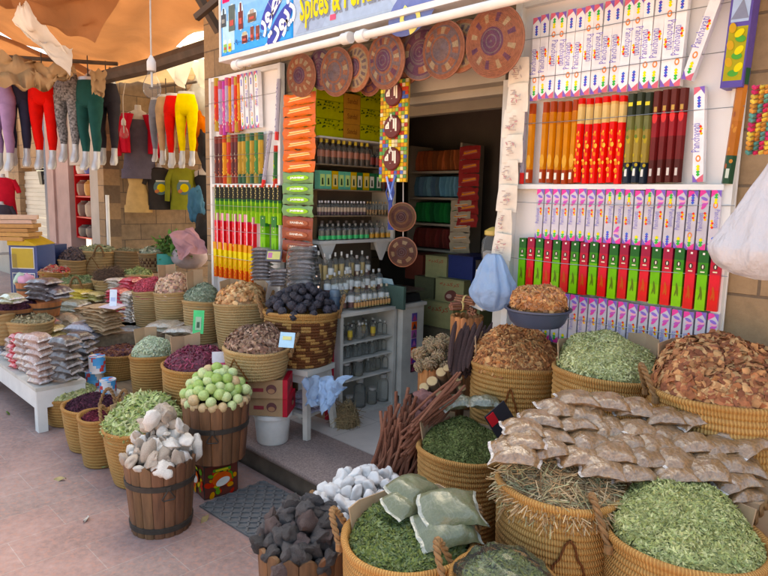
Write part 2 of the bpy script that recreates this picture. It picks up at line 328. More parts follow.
def heap(name, label, cat, c, r, h, tm, n, size, cols, m='leaf', lean=.45, ldir=None, flat=.5, rb=None, tagit=True, pexp=.42, zmound=0, szvar=.35):
    hseed[0] += 1; g = np.random.default_rng(hseed[0]); c = Vector(c)
    ld = ldir or (VH.x, VH.y)
    def hz(x, y):
        rho2 = np.clip((x*x+y*y)/(r*r), 0, 1)
        return h*np.power(1-rho2, pexp)*np.maximum(.02, 1+lean*(x*ld[0]+y*ld[1])/r)/(1+.45*lean) + .012*np.sin(x*31+hseed[0])*np.cos(y*27)
    mb = MB(); avg = tuple(np.mean(np.array(cols), axis=0)*.8)
    nr, ns = 9, 26; vs = [(0, 0, float(hz(0, 0))+zmound)]; fs = []
    for j in range(1, nr+1):
        for i in range(ns):
            a = 6.28319*i/ns; x = r*j/nr*math.cos(a); y = r*j/nr*math.sin(a); vs.append((x, y, float(hz(x, y))+zmound-(.03 if j == nr else 0)))
    for i in range(ns): fs.append((0, 1+i, 1+(i+1) % ns))
    for j in range(nr-1):
        for i in range(ns): a = 1+j*ns; fs.append((a+i, a+ns+i, a+ns+(i+1) % ns, a+(i+1) % ns))
    mb.add(vs, fs, avg)
    tv, tf = TM[tm](); tv = np.array(tv)
    ang = g.uniform(0, 2*np.pi, n); rad = r*.97*np.sqrt(g.uniform(0, 1, n)); side = g.uniform(0, 1, n) < .30; rad = np.where(side, r*g.uniform(.86, .985, n), rad); x = rad*np.cos(ang); y = rad*np.sin(ang)
    e = 1e-3; dzx = (hz(x+e, y)-hz(x-e, y))/(2*e); dzy = (hz(x, y+e)-hz(x, y-e))/(2*e)
    dzx = np.clip(dzx, -2, 2); dzy = np.clip(dzy, -2, 2)
    nn = np.stack([-dzx, -dzy, np.ones(n)], 1) + g.normal(0, flat, (n, 3)); nn /= np.linalg.norm(nn, axis=1)[:, None]
    q = g.normal(0, 1, (n, 3)); q -= nn*np.sum(q*nn, 1)[:, None]; q /= np.linalg.norm(q, axis=1)[:, None]; w = np.cross(nn, q)
    S = size*(1+g.uniform(-szvar, szvar, n)); drop = np.where(side, g.uniform(.0, 1, n)**1.3, 1.0); P = np.stack([x, y, hz(x, y)*drop+zmound+g.uniform(-.15, .35, n)*size*.5], 1)
    V = P[:, None, :] + S[:, None, None]*(tv[None, :, 0:1]*q[:, None]+tv[None, :, 1:2]*w[:, None]+tv[None, :, 2:3]*nn[:, None])
    ci = g.integers(0, len(cols), n); C = np.array(cols)[ci]*(1+g.uniform(-.28, .28, (n, 1)))
    o = len(mb.v); k = len(tv); mb.v.extend(map(tuple, V.reshape(-1, 3).tolist()))
    for i in range(n):
        b_ = o+i*k
        for f in tf: mb.f.append(tuple(b_+j for j in f))
    for cc in np.clip(C, 0, 1).tolist(): mb.c.extend([cc]*len(tf))
    mb.m.extend([0]*(n*len(tf)))
    ob = mb.build(name, m, loc=c, smooth=tm in ('bean', 'pod', 'shell'), ang=60)
    return tag(ob, label, cat, kind='stuff') if tagit else ob

def blobmesh(name, mats, sub, seed, amp=.2, sq=(1, 1, 1), freq=1.3, facet=False, tint=(1, 1, 1)):
    import bmesh
    bm = bmesh.new(); bmesh.ops.create_icosphere(bm, subdivisions=sub, radius=1)
    from mathutils import noise
    off = Vector((seed*13.7, seed*5.1, seed*3.3))
    for v in bm.verts:
        d = 1+amp*noise.noise(v.co*freq+off)+amp*.5*noise.noise(v.co*freq*2.3+off)
        if facet:
            for k in range(7):
                nrm = Vector((math.sin(k*2.1+seed), math.cos(k*1.3+seed*2), math.sin(k*3.7+seed*.7))).normalized(); pr = v.co.normalized().dot(nrm)
                if pr > .72: d *= .72/pr
        v.co = Vector((v.co.x*d*sq[0], v.co.y*d*sq[1], v.co.z*d*sq[2]))
    mb = MB(); mb.add([v.co.copy() for v in bm.verts], [tuple(v.index for v in f.verts) for f in bm.faces], tint); bm.free()
    return mb
def crumple(r, seed, pts=70):
    """thin plastic crushed into flat facets with sharp folds"""
    from mathutils import noise
    mb = blobmesh('c', None, 5, seed, 0.0, (1, 1, 1)); vs = []
    for v in mb.v:
        q = Vector(v); d = 1
        for f, a in ((1.7, .42), (3.9, .24), (8, .09)): d += a*(.5-abs(noise.noise(q*f+Vector((seed*3.3, seed, f))))*2)
        vs.append((q.x*d*r[0], q.y*d*r[1], q.z*d*r[2]))
    mb.v = vs; return mb
def blob(name, mats, soft=False, **k): return blobmesh(name, mats, **k).build(name, mats, smooth=True, ang=180 if soft or not k.get('facet') else 32)
def pile(c, r, h, n, s, protos, labels, group, lean=.3, layers=2, exp=.8, sv=.18, tiltr=True):
    """individual stones or fruits on a dome"""
    out = []
    for ly in range(layers):
        k = [1, .74, .45][ly]; m = int(n*k*k) if ly else n
        for i in range(m):
            rad = r*k*math.sqrt((i+.5)/m); a = i*2.39996+ly*1.1; x = rad*math.cos(a); y = rad*math.sin(a)
            z = h*k*max(0, 1-(rad/(r*1.02))**2)**exp*(1+lean*(x*VH.x+y*VH.y)/r)
            if ly and z < s*.6: continue
            j = s*.22; p = Vector(c)+Vector((x+rnd.uniform(-j, j), y+rnd.uniform(-j, j), z - ly*s*.2 + rnd.uniform(-j, j)))
            pr = rnd.randrange(len(protos)); S = s*.5*(1+rnd.uniform(-sv, sv))
            out.append(protos[pr].put(p, (rnd.uniform(0, 6.3), rnd.uniform(0, 6.3), rnd.uniform(0, 6.3)) if tiltr else (0, 0, rnd.uniform(0, 6.3)), S, labels[pr], group))
    return out
# ------------------------------------------------------------------ containers
AZ = math.atan2(VH.y, VH.x)                 # angle of the far side of a round container
def basket(label, px, py, w, D=None, Y=None, z0=0, mt='wicker', rb=.82, zig=None, handles=(), coil=.018, group=None, bands=None, sy=1, hsize=.09, bulge=.04):
    c = at(px, py, D=D, Y=Y); r = w/2*depth(c)/FPX; Hh = c.z-z0
    root = thing('basket', label, 'basket', (c.x, c.y, z0), 0, group)
    n = max(5, int(Hh/coil)); prof = [(.01, .004), (r*rb*.9, .0)]; sub = 4
    for i in range(n):
        for k in range(sub):
            t = (i+k/sub)/n; rr = r*(rb+(1-rb)*t**.8+bulge*math.sin(math.pi*t)*(1-rb*.5))+.0075*math.sin(math.pi*k/sub)-.004
            prof.append((rr, t*Hh))
    prof += [(r+.004, Hh), (r+.009, Hh+.006), (r+.008, Hh+.016), (r-.002, Hh+.021), (r-.012, Hh+.014), (r-.016, Hh-.01), (r-.022, Hh-.07)]
    seg = 48; cb = [jit((1, 1, 1), .10) for _ in range(n+2)]; ph = rnd.uniform(0, 6)
    def cf(i, j):
        k = (j-2)//sub
        if j > 1+n*sub: return (.9, .85, .8)
        if bands and 0 <= k < n and bands(i/seg*6.2832, k, n): return (.30, .18, .17)
        q = cb[max(0, min(n, k))]; f = 1+.10*math.sin(i*.9+k*2.1+ph)*math.sin(i*.37+k); return tuple(x*f for x in q)
    bm_ = MB().lathe(prof, seg, cf=cf, sy=sy); q1, q2, q3 = rnd.uniform(0, 6), rnd.uniform(0, 6), rnd.uniform(0, 6)
    def warp(v):                              # hand made: never quite round or level
        a = math.atan2(v[1], v[0]); t = v[2]/Hh; k_ = 1+t*(.018*math.sin(2*a+q1)+.010*math.sin(3*a+q2)+.006*math.sin(7*a+q3)); return (v[0]*k_, v[1]*k_, v[2]+t*t*.006*math.sin(2*a+q3))
    bm_.v = [warp(v) for v in bm_.v]; bm_.build('body', mt, root, ang=70)
    if zig:                                   # braided decoration sewn on the outside
        mb = MB(); a0, colr = AZ+math.pi+zig[0], zig[1]; wd = zig[2] if len(zig) > 2 else .5
        def sp(a, t): rr = r*(rb+(1-rb)*t**.8+bulge*math.sin(math.pi*t)*(1-rb*.5))+.006; return (rr*math.cos(a), rr*math.sin(a)*sy, t*Hh)
        for s0, t0, s1, t1 in ((-wd, .12, 0, .88), (0, .88, wd, .12)):
            mb.tube([sp(a0+s0+(s1-s0)*k/14, t0+(t1-t0)*k/14+(.012 if k % 2 else -.012)) for k in range(15)], .004, 5, colr)
        mb.build('braid', 'wicker', root)
    for a in handles:                         # rope handle looped at the rim
        aa = AZ+a; mb = MB(); pts = []
        for k in range(13):
            t = k/12; b = aa+(t-.5)*.9*(.11/r); out = math.sin(math.pi*t); rr = r+.012+.035*out
            pts.append((rr*math.cos(b), rr*math.sin(b), Hh+.0+hsize*out-.02*(1-out)))
        for s_ in (0, 1):                     # two twisted strands
            tw = []
            for k in range(49):
                f_ = k/4; i_ = min(11, int(f_)); c0 = Vector(pts[i_]).lerp(Vector(pts[i_+1]), f_-i_); an = k*.85+s_*math.pi; rd = Vector((c0.x, c0.y, 0)).normalized(); tg = (Vector(pts[i_+1])-Vector(pts[i_])).normalized(); tw.append(c0+(rd*math.cos(an)+rd.cross(tg)*math.sin(an))*.0055)
            mb.tube(tw, .0062, 6)
        for t in (0, 12): p = pts[t]; mb.lathe([(.001, -.016), (.014, -.012), (.014, .012), (.001, .016)], 8, M=T(*p))
        mb.build('handle', 'rope', root)
    return c, r
def barrel(name, label, px, py, w, D, z0, rb=.82, ns=18, hoops=(.12, .72), scal=.018, ring=None, colr=(.15, .066, .028), dark=.5):
    c = at(px, py, D=D); r = w/2*depth(c)/FPX; Hh = c.z-z0
    root = thing(name, label, 'barrel', (c.x, c.y, z0))
    mb = MB(); q = 6
    for s_ in range(ns):
        cc = jit(colr, .22); vs = []; fs = []; lv = (0, .12, .3, .5, .72, .9, 1)
        for side in (0, 1):
            for t in lv:
                for k in range(q+1):
                    u = k/q; a = 6.28319*(s_+.02+u*.96)/ns; rr = r*(rb+(1-rb)*t)-(.016 if side else 0)-(.004*(abs(2*u-1)**6))
                    z = t*(Hh)+(t == 1)*scal*(1-(2*u-1)**2); vs.append((rr*math.cos(a), rr*math.sin(a), z))
        n = q+1; m = len(lv)
        for j in range(m-1):
            for k in range(q):
                a = j*n+k; fs.append((a, a+1, a+n+1, a+n)); b = a+m*n; fs.append((b+1, b, b+n, b+n+1))
        for k in range(q): a = (m-1)*n+k; fs.append((a, a+1, a+1+m*n, a+m*n))
        for j in range(m-1):
            a = j*n; fs.append((a+n, a+n+m*n, a+m*n, a)); a = j*n+q; fs.append((a, a+m*n, a+n+m*n, a+n))
        mb.add(vs, fs, cc)
    mb.lathe([(.005, .012), (r*rb-.01, .012)], 24, colr)
    mb.build('staves', 'stave', root, ang=50)
    for t in hoops:
        rr = r*(rb+(1-rb)*t)+.001; k = r*(1-rb)/Hh
        MB().lathe([(rr-.004-.014*k, -.014), (rr+.004-.013*k, -.013), (rr+.0045+.013*k, .013), (rr-.004+.014*k, .014)], 40, M=T(0, 0, t*Hh)).build('hoop', 'iron', root)
    if ring is not None:
        a = AZ+math.pi+ring; t = hoops[-1]; rr = r*(rb+(1-rb)*t)+.012
        M = T(rr*math.cos(a), rr*math.sin(a), t*Hh) @ Matrix.Rotation(a+math.pi/2, 4, 'Z')
        mb = MB(M); s_ = .03
        mb.tube([(0, 0, 0), (-s_, .002, -.045), (-s_*.8, .002, -.052), (s_*.8, .002, -.052), (s_, .002, -.045), (0, 0, 0)], .0035, 6)
        mb.box((0, .004, .004), (.018, .014, .02)); mb.build('handle', 'iron', root)
    return c, r
def cardboard(c, r, a0, a1, h, label, marks=(), low=.05, slope=0, seg=3, lean=.12, mt='kraft'):
    """sheet of cardboard stood inside the rim from angle a0 to a1 (measured from the far side)"""
    mb = MB(); th = .004; pts = []
    for k in range(seg+1):
        a = AZ+a0+(a1-a0)*k/seg; hh = h*(1-slope*(k/seg if slope > 0 else 0)+slope*((seg-k)/seg if slope < 0 else 0))+rnd.uniform(-.012, .012)
        pts.append((a, hh))
    for k in range(seg):
        q = []
        for a, hh in (pts[k], pts[k+1]):
            d = Vector((math.cos(a), math.sin(a), 0)); b0 = d*(r-.026); b1 = d*(r-.02+lean*hh)
            q.append((b0-Vector((0, 0, low)), b1+Vector((0, 0, hh)), -d*th))
        (p0, p1, n0), (p2, p3, n1) = q
        vs = [p0, p2, p3, p1, p0+n0, p2+n1, p3+n1, p1+n0]
        mb.add(vs, [(0, 1, 2, 3), (7, 6, 5, 4), (3, 2, 6, 7), (0, 4, 5, 1), (1, 5, 6, 2), (0, 3, 7, 4)])
        for (kk, u0, v0, u1, v1, cc) in marks:
            if kk == k:
                def pp(u, v): return p0.lerp(p2, u).lerp(p3.lerp(p1, 1-u), v)+n0*1.25
                mb.add([pp(u0, v0), pp(u1, v0), pp(u1, v1), pp(u0, v1)], [(0, 1, 2, 3)], cc, 1)
    return tag(mb.build('cardboard_sheet', [mt, 'carton'], loc=c, smooth=False), label, 'cardboard')
def pillow(L, W, Hh, c, seed, seam=.16, cw=(.75, .72, .72), nu=18, nv=12, lump=.25, full=2.6):
    """closed plastic packet: filled belly, flat crimped ends"""
    from mathutils import noise
    mb = MB(); off = Vector((seed*3.1, seed*7.7, 0))
    for s in (1, -1):
        def fn(u, v, s=s):
            x = (u-.5)*L; y = (v-.5)*W; a = abs(2*u-1); b = abs(2*v-1)
            e = max(0, 1-(a/(1-seam))**full) if a < 1-seam else 0
            f = max(0, 1-b**full)
            k = (e**.55)*(f**.5); nz = noise.noise(Vector((x*26, y*26, s*2))+off)
            z = s*(Hh/2*k*(1+lump*nz))+.006*noise.noise(Vector((x*40, y*22, 5))+off)*(1-k)
            y2 = y*(1-.10*k)+(.012*noise.noise(Vector((x*18, y*4, 9))+off)); x2 = x+(.012*noise.noise(Vector((y*30, 3, 1))+off))
            return (x2, y2, z-.012*(a**4) )
        def cf(u, v): return cw if (abs(2*u-1) > 1-seam*.9 or abs(2*v-1) > .93) else c
        fn2 = fn if s > 0 else (lambda u, v: fn(1-u, v))
        mb.grid(fn2, nu, nv, cf=cf)
    return mb
def pillows(name, L, W, Hh, c, n=3, mt='film', **k):
    return [Proto(pillow(L, W, Hh, c, 17*i+len(bpy.data.objects) % 97, **k).build(name, mt, ang=80)) for i in range(n)]
def lay(pr, p, rz, label, group, tilt=(0, 0), cat='packet', sc_=1):
    o = rnd.choice(pr).put(p, Euler((tilt[0], tilt[1], rz)), sc_*rnd.uniform(.95, 1.05), label, group); o['category'] = cat; return o

# ------------------------------------------------------------------ ground, step, platforms
def slab(name, x0, y0, x1, y1, z0, z1, mt, kind='structure', label=None, cat=None):
    o = MB().box(((x0+x1)/2, (y0+y1)/2, (z0+z1)/2), (x1-x0, y1-y0, z1-z0)).build(name, mt, smooth=False)
    return tag(o, label, cat, kind=kind)
mat('dust', (.36, .28, .2), .9, .2, 1.5, .3, 20)
slab('ground', -60, -60, 60, 60, -.5, -.06, 'dust')
slab('pavement', -16, -9, 9, 1.975, -.055, 0, 'paving')
slab('pavement', -16, 1.975, -5.2, 9, -.055, -.002, 'paving')
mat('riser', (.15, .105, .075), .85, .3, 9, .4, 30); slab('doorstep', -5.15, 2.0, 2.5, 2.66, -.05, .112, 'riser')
mb = MB(); pr_ = [(1.962, .114), (1.955, .122), (1.953, .132), (1.956, .143), (1.965, .15), (2.395, .15)]
mb.add([(x, y, z) for x in (-5.16, 2.5) for y, z in pr_], [(k, k+1, k+7, k+6) for k in range(5)]+[(0, 6, 11, 5)])
tag(mb.build('doorstep', 'granite'), kind='structure')
slab('shop_floor', -4.7, 2.396, 2.4, 4.7, .1125, .1505, 'marble')

# door mat of rubber with raised loops
c = at(268, 503, Z=0); mroot = thing('door_mat', 'grey rubber door mat on the paving in front of the doorstep', 'mat', (-2.55, 1.735, .002), R_(3))
mb = MB().box((0, 0, .004), (.54, .41, .008)); mb.build('mat_base', 'rubber', mroot, smooth=False)
mb = MB()
for i in range(15):
    for j in range(12):
        a = 45 if (i+j) % 2 else -45; mb.box((-.245+i*.035, -.285+j*.0335, .011), (.036, .011, .008), M=None) if False else mb.box((0, 0, 0), (.040, .011, .009), M=T(-.25+i*.036, -.185+j*.0335, .0115) @ Matrix.Rotation(R_(a), 4, 'Z'))
mb.build('mat_ridges', 'rubber', mroot, smooth=False)

# ------------------------------------------------------------------ foreground right
G1, G2, G3 = (.095, .125, .03), (.14, .165, .045), (.07, .09, .025)
S1, S2, S3 = (.36, .37, .14), (.46, .46, .21), (.27, .29, .09)
# B1 mint leaves with green powder bags
c, r = basket('coiled basket of dark green dried leaves, nearest the camera with cardboard on its right', 408, 541, 128, D=1.95, z0=.0, handles=(1.35, -1.2), hsize=.07)
heap('dried_leaves', 'dark green dried leaves under green powder bags', 'herbs', c+Vector((0, 0, -.01)), r*.93, .085, 'leaf', 5600, .021, [G1, G2, (.10, .14, .055), (.14, .17, .075)], lean=.7, flat=.55)
cardboard(c, r, -.15, -1.35, .11, 'bent cardboard lining right of the green powder bags', seg=3, lean=.25)
cardboard(c, r, .25, 1.3, .08, 'bent cardboard lining behind the folded green bags', seg=3, lean=.25)
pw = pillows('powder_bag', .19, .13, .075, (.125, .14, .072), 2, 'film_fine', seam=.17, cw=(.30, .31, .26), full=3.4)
G = 'clear bags of green powder'
lay(pw, at(452, 508, D=1.93), AZ-1.35, 'large clear bag of green powder lying topmost on the dark leaves', G, (.45, .0), 'bag', 1.02)
lay(pw, at(447, 528, D=1.91), AZ-1.25, 'green powder bag, squashed under the larger topmost bag', G, (.4, .0), 'bag')
lay(pw, at(415, 489, D=2.05), AZ-.75, 'clear green powder bag folded back left of the topmost bag', G, (.25, .1), 'bag', .95)
lay(pw, at(408, 504, D=2.0), AZ-.9, 'green powder bag lowest and leftmost in the leaf basket', G, (.35, .1), 'bag', .85)

# B2 bag of herbs at the bottom edge
c, r = basket('basket at the bottom edge holding a clear bag of herbs', 505, 585, 108, D=1.72, z0=.0, handles=(1.25,))
heap('dried_leaves', 'green leaves inside the clear bag at the bottom edge', 'herbs', c, r*.8, .06, 'leaf', 2600, .019, [G1, G2, (.14, .18, .08)], lean=.2)
mb = blobmesh('bag', None, 4, 5, .18, (r*.92, r*.86, .075), 2.2); 
tag(mb.build('clear_bag', 'clear_wrap', loc=c+Vector((0, 0, .015)), ang=180), 'open clear plastic bag around the leaves at the bottom edge', 'bag')

# W2 dark stones
c, r = barrel('stone_tub', 'low wooden tub with scalloped rim full of dark stones', 305, 541, 94, 2.32, 0, .9, 16, (.35,), .02)
pb = [Proto(blob('dark_stone', 'basalt' if k != 3 else 'basalt_rust', sub=3, seed=k+1, amp=.35, sq=(1, .85, .72), facet=True)) for k in range(5)]
for p in pb: tag(p.o, 'x', 'stone')
LBL = ['rough charcoal grey stone heaped in the low tub', 'rough dark stone heaped in the low tub']
pile(c-Vector((0, 0, .025)), r*.95, .14, 48, .082, pb, ['rust tinged dark stone heaped in the low tub' if k == 3 else 'charcoal grey stone heaped in the low tub' for k in range(5)], 'dark stones in the tub', lean=.25)
# W1 white stones
c, r = basket('brown basket heaped with white pumice stones', 366, 507, 88, D=2.66, z0=0, mt='wicker_grey', handles=(1.5,), hsize=.05)
pb = [Proto(blob('white_stone', 'pumice', sub=3, seed=k+21, amp=.25, sq=(1.05, .82, .70), facet=True, soft=True)) for k in range(5)]
for p in pb: tag(p.o, 'x', 'stone')
pile(c-Vector((0, 0, .02)), r*1.15, .15, 62, .080, pb, ['smooth white pumice stone on the heap beside the doorstep']*5, 'white pumice stones', lean=.15)

# B5 dark herb basket
c, r = basket('tall coiled basket of dark green herbs between cinnamon sticks and straw', 463, 450, 88, D=2.62, z0=.15, rb=.84, coil=.021)
heap('dried_herbs', 'dark green crushed herbs with two clear bags on top', 'herbs', c-Vector((0, 0, .01)), r*.94, .12, 'leaf', 5600, .017, [(.10, .125, .035), (.15, .17, .06), (.07, .085, .025)], lean=.75, flat=.7)
cardboard(c, r, .1, 1.45, .11, 'cardboard flap on the left of the dark herb basket', seg=3, lean=.2)
cardboard(c, r, -.2, -.9, .07, 'cardboard edge behind the two bags of dried herbs', seg=2, lean=.2)
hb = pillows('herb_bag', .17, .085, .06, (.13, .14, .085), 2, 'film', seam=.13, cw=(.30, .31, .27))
lay(hb, at(456, 402, D=2.72)+Vector((0, 0, .0)), AZ-1.1, 'clear bag of grey green herbs, left of the pair on the dark herbs', 'herb bags', (.1, -.1), 'bag')
lay(hb, at(484, 402, D=2.70), AZ-1.5, 'clear bag of grey green herbs, right of the pair on the dark herbs', 'herb bags', (.1, .05), 'bag')
# black price board
M = T(*at(504, 425, D=2.42)) @ Matrix.Rotation(AZ-1.2, 4, 'Z') @ Matrix.Rotation(R_(-35), 4, 'Y')
mb = MB(M); mb.box((0, 0, 0), (.10, .004, .17), (.02, .022, .03)); mb.box((-.028, -.004, .055), (.035, .003, .05), (.45, .03, .04)); mb.box((.01, -.004, -.02), (.05, .003, .012), (.3, .3, .3))
tag(mb.build('price_board', 'carton', smooth=False), 'small black board with a red mark beside the straw basket', 'sign')

# B3 straw
c, r = basket('wide coiled basket of dry straw with dark zigzag braid', 560, 485, 122, D=1.98, z0=.15, rb=.84, coil=.021, zig=(-.1, (.30, .17, .12), .95), handles=())
heap('straw', 'dry golden straw and roots spilling over a basket rim', 'straw', c-Vector((0, 0, .02)), r*.88, .10, 'straw', 2800, .13, [(.46, .30, .15), (.56, .42, .25), (.32, .19, .09), (.40, .36, .19)], 'bark', lean=.9, flat=.35)
cardboard(c, r, -.55, -1.5, .13, 'cardboard panel between the straw and the pale leaves', seg=2, lean=.25)
# B4 pale leaves
c, r = basket('big coiled basket of pale green leaves at the lower right', 684, 537, 152, D=1.80, z0=.15, rb=.85, coil=.021, zig=(.15, (.22, .12, .08), .9), handles=(-1.5, 1.5), hsize=.11)
heap('dried_leaves', 'pale green crushed leaves in the lower right basket', 'herbs', c-Vector((0, 0, .012)), r*.94, .155, 'leaf', 9500, .018, [S1, S2, S3, (.30, .34, .13)], lean=.8, flat=.6)
cardboard(c, r, -.6, -1.5, .07, 'thin cardboard edge on the right of the pale leaves', seg=2, lean=.15)
# support box under the packets
tag(MB().box((0, 0, 0), (1.0, .22, .52)).build('cardboard_box', 'kraft', loc=at(640, 470, D=2.16)+Vector((0, .03, -.22)), rz=R_(2), smooth=False), 'plain cardboard box hidden under the stacked bark packets', 'box')
# B6, B7, B8
c, r = basket('coiled basket of orange brown bark chips under a blue bowl', 516, 364, 89, Y=2.42, z0=.42, rb=.9, coil=.021, zig=(-.3, (.4, .22, .12), .5))
K1, K2, K3, K4 = (.48, .20, .065), (.37, .14, .045), (.56, .29, .11), (.26, .095, .035)
heap('bark_chips', 'orange brown bark chips under the blue bowl', 'spice', c-Vector((0, 0, .01)), r*.96, .17, 'chip', 2600, .032, [K1, K2, K3, K4], 'bark', lean=.5, flat=.7)
cardboard(c, r, .75, 1.6, .12, 'cardboard flap on the left of the orange bark chips', seg=2, lean=.1)
c6 = c
b = at(538, 308, D=2.72); rb_ = 32*2.72/FPX
bowl = thing('bowl', 'dark blue plastic bowl heaped with orange bark chips', 'bowl', b-Vector((0, 0, .075)))
MB().lathe([(.01, 0), (rb_*.72, 0), (rb_*.85, .02), (rb_*.97, .065), (rb_*1.04, .07), (rb_*1.04, .078), (rb_*.96, .076), (rb_*.93, .06)], 36, (.05, .065, .11)).build('bowl_shell', 'plastic', bowl)
heap('bark_chips', 'orange brown bark chips heaped in the dark blue bowl', 'spice', b+Vector((0, 0, .008)), rb_*.84, .085, 'chip', 1300, .026, [K1, K2, K3, (.36, .17, .085)], 'bark', lean=.0, flat=.7)
tag(MB().box((0, 0, 0), (1.75, .36, .26)).box((0, 0, .135), (1.8, .40, .014)).build('display_bench', 'plank', loc=(-.95, 2.42, .283), smooth=False), 'low wooden bench under the back row of baskets', 'bench')
c, r = basket('coiled basket of pale green leaves in front of the incense rack', 606, 372, 104, Y=2.40, z0=.42, rb=.88, coil=.021, handles=(-1.3,), hsize=.06)
heap('dried_leaves', 'pale green leaves in front of the incense rack', 'herbs', c-Vector((0, 0, .01)), r*.95, .17, 'leaf', 5200, .019, [S1, S2, (.30, .32, .12), (.48, .49, .25)], lean=.35, flat=.6)
cardboard(c, r, .5, 1.5, .11, 'cardboard flap on the left of the pale leaves by the rack', seg=2, lean=.1)
cardboard(c, r, -.75, -1.6, .14, 'brown cardboard flap with dark print right of the pale leaves', ((0, .2, .35, .85, .55, (.12, .03, .02)), (0, .35, .6, .9, .68, (.12, .03, .02))), seg=2, lean=.1)
c, r = basket('wide coiled basket of reddish bark pieces at the right edge', 728, 393, 146, Y=2.40, z0=.42, rb=.9, coil=.022, handles=(1.5,))
heap('bark_pieces', 'reddish brown bark pieces in the rightmost back basket', 'spice', c-Vector((0, 0, .01)), r*.96, .20, 'shell', 4200, .038, [(.40, .155, .06), (.31, .105, .042), (.47, .22, .085), (.24, .08, .038), (.50, .28, .12)], 'bark', lean=.35, flat=.55)
cardboard(c, r, -.9, .95, .15, 'tall corrugated cardboard sheet behind the reddish bark', seg=4, lean=.05)

# bark packets, laid like bricks
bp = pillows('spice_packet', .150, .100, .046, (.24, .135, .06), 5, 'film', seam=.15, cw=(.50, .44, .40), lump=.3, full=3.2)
rows = [(2.12, [(578, 398), (606, 401), (634, 407)]), (2.09, [(560, 408), (585, 413), (664, 416), (692, 418)]),
 (2.05, [(541, 418), (574, 423), (607, 427), (638, 428), (668, 434), (730, 432)]),
 (2.00, [(524, 427), (552, 435), (587, 440), (622, 443), (656, 444), (690, 443), (716, 446), (748, 444)]),
 (1.95, [(520, 441), (545, 448), (580, 455), (612, 452), (646, 457), (680, 459), (712, 462), (742, 464)]),
 (1.91, [(514, 452), (603, 466), (632, 470), (672, 473), (705, 470), (735, 478), (742, 492)])]
for D, ps in rows:
    for (x, y) in ps:
        lay(bp, at(x, y, D=D), AZ-1.45+rnd.uniform(-.30, .26), 'clear packet of ground brown bark in the brickwork pile above the straw', 'ground bark packets', (rnd.uniform(.02, .36), rnd.uniform(-.22, .22)))
# cinnamon tub, sticks
c, r = barrel('stick_tub', 'small scalloped wooden tub crammed with cinnamon sticks', 402, 468, 56, 2.86, .15, .9, 14, (.4,), .015, colr=(.14, .06, .03))
sp = [Proto(MB().tube([(0, 0, -.5), (.02*k, .01, -.1), (.0, -.015*k, .3), (.01, .01, .5)], [.028, .03, .027, .024], 7, (.19, .07, .04) if k else (.24, .095, .055)).build('cinnamon_stick', 'bark')) for k in range(3)]
for p in sp: tag(p.o, 'x', 'stick')
for i in range(120):
    a = i*2.4; rr = r*.95*math.sqrt((i+.5)/120); L = rnd.uniform(.24, .42); ti = rnd.uniform(.08, .55); ta = rnd.gauss(YAW+.5, .5)
    u = (rr*math.cos(a)*VH.x+rr*math.sin(a)*VH.y)/r
    p = c+Vector((rr*math.cos(a), rr*math.sin(a), -.04+.09*max(0, u)+.05*rnd.random()+L*.15))
    d = Vector((math.cos(ta)*math.sin(ti), math.sin(ta)*math.sin(ti), math.cos(ti)))
    if i % 6 == 0: d = Vector((-rt.x*.2+rnd.uniform(-.3, .3), .3, .8))
    sp[i % 3].put(p, d.to_track_quat('Z', 'Y').to_euler(), (L*.8, L*.8, L), 'reddish cinnamon stick standing in the scalloped tub', 'cinnamon sticks')
# more sticks lying toward the upper right, resin lump, roots
for i in range(44):
    p = at(408+i*.72+rnd.uniform(-5, 5), 464-i*1.5+rnd.uniform(-6, 6), D=2.85-.005*i); d = Vector((rnd.uniform(-.25, .25), .25, rnd.uniform(.5, 1)))+rt*.6
    sp[i % 3].put(p, d.to_track_quat('Z', 'Y').to_euler(), (.2, .2, .27), 'reddish cinnamon stick leaning at the back of the tub', 'cinnamon sticks behind the tub')
for k, (x, y, s) in enumerate(((425, 401, .055), (421, 417, .045), (437, 414, .04))):
    o = blob('resin_lump', 'resin_red', sub=4, seed=31+k, amp=.45, sq=(1, .8, .9), freq=1.8); o.scale = (s,)*3; o.location = at(x, y, D=2.92)
    tag(o, ['reddish resin lump, largest above the cinnamon sticks', 'reddish resin lump lying lowest against the cinnamon sticks', 'reddish resin lump beside the cardboard of the dark herbs'][k], 'resin')
for k, (x, y, dx, dz, L, w) in enumerate(((432, 381, .45, .55, .15, .028), (441, 372, .5, .5, .14, .026), (447, 368, .5, .6, .12, .02), (450, 386, .4, .5, .10, .024), (424, 387, .3, .6, .13, .025), (458, 378, .2, .8, .1, .022), (462, 388, -.4, .8, .1, .02), (440, 395, .3, .5, .1, .024))):
    root = thing('cut_root', 'thick brown root with a pale sawn end above the cinnamon sticks', 'root', at(x, y, D=2.98), 0, 'cut roots'); d = (rt*dx*-.3-VH*.5+Vector((0, 0, dz))).normalized()
    MB().tube([-d*L, -d*L*.5+Vector((.004, 0, 0)), Vector((0, 0, 0))], [w*.85, w*1.05, w], 10).build('bark', 'root', root)
    MB().tube([Vector((0, 0, 0)), d*.002], [w*.92, w*.9], 10, (.50, .36, .2)).build('cut_end', 'carton', root)
# dark tub under the roots
barrel('root_tub', 'dark wooden tub below the pale cut roots', 438, 402, 52, 3.02, .15, .9, 14, (.5,), .012, colr=(.12, .055, .03))
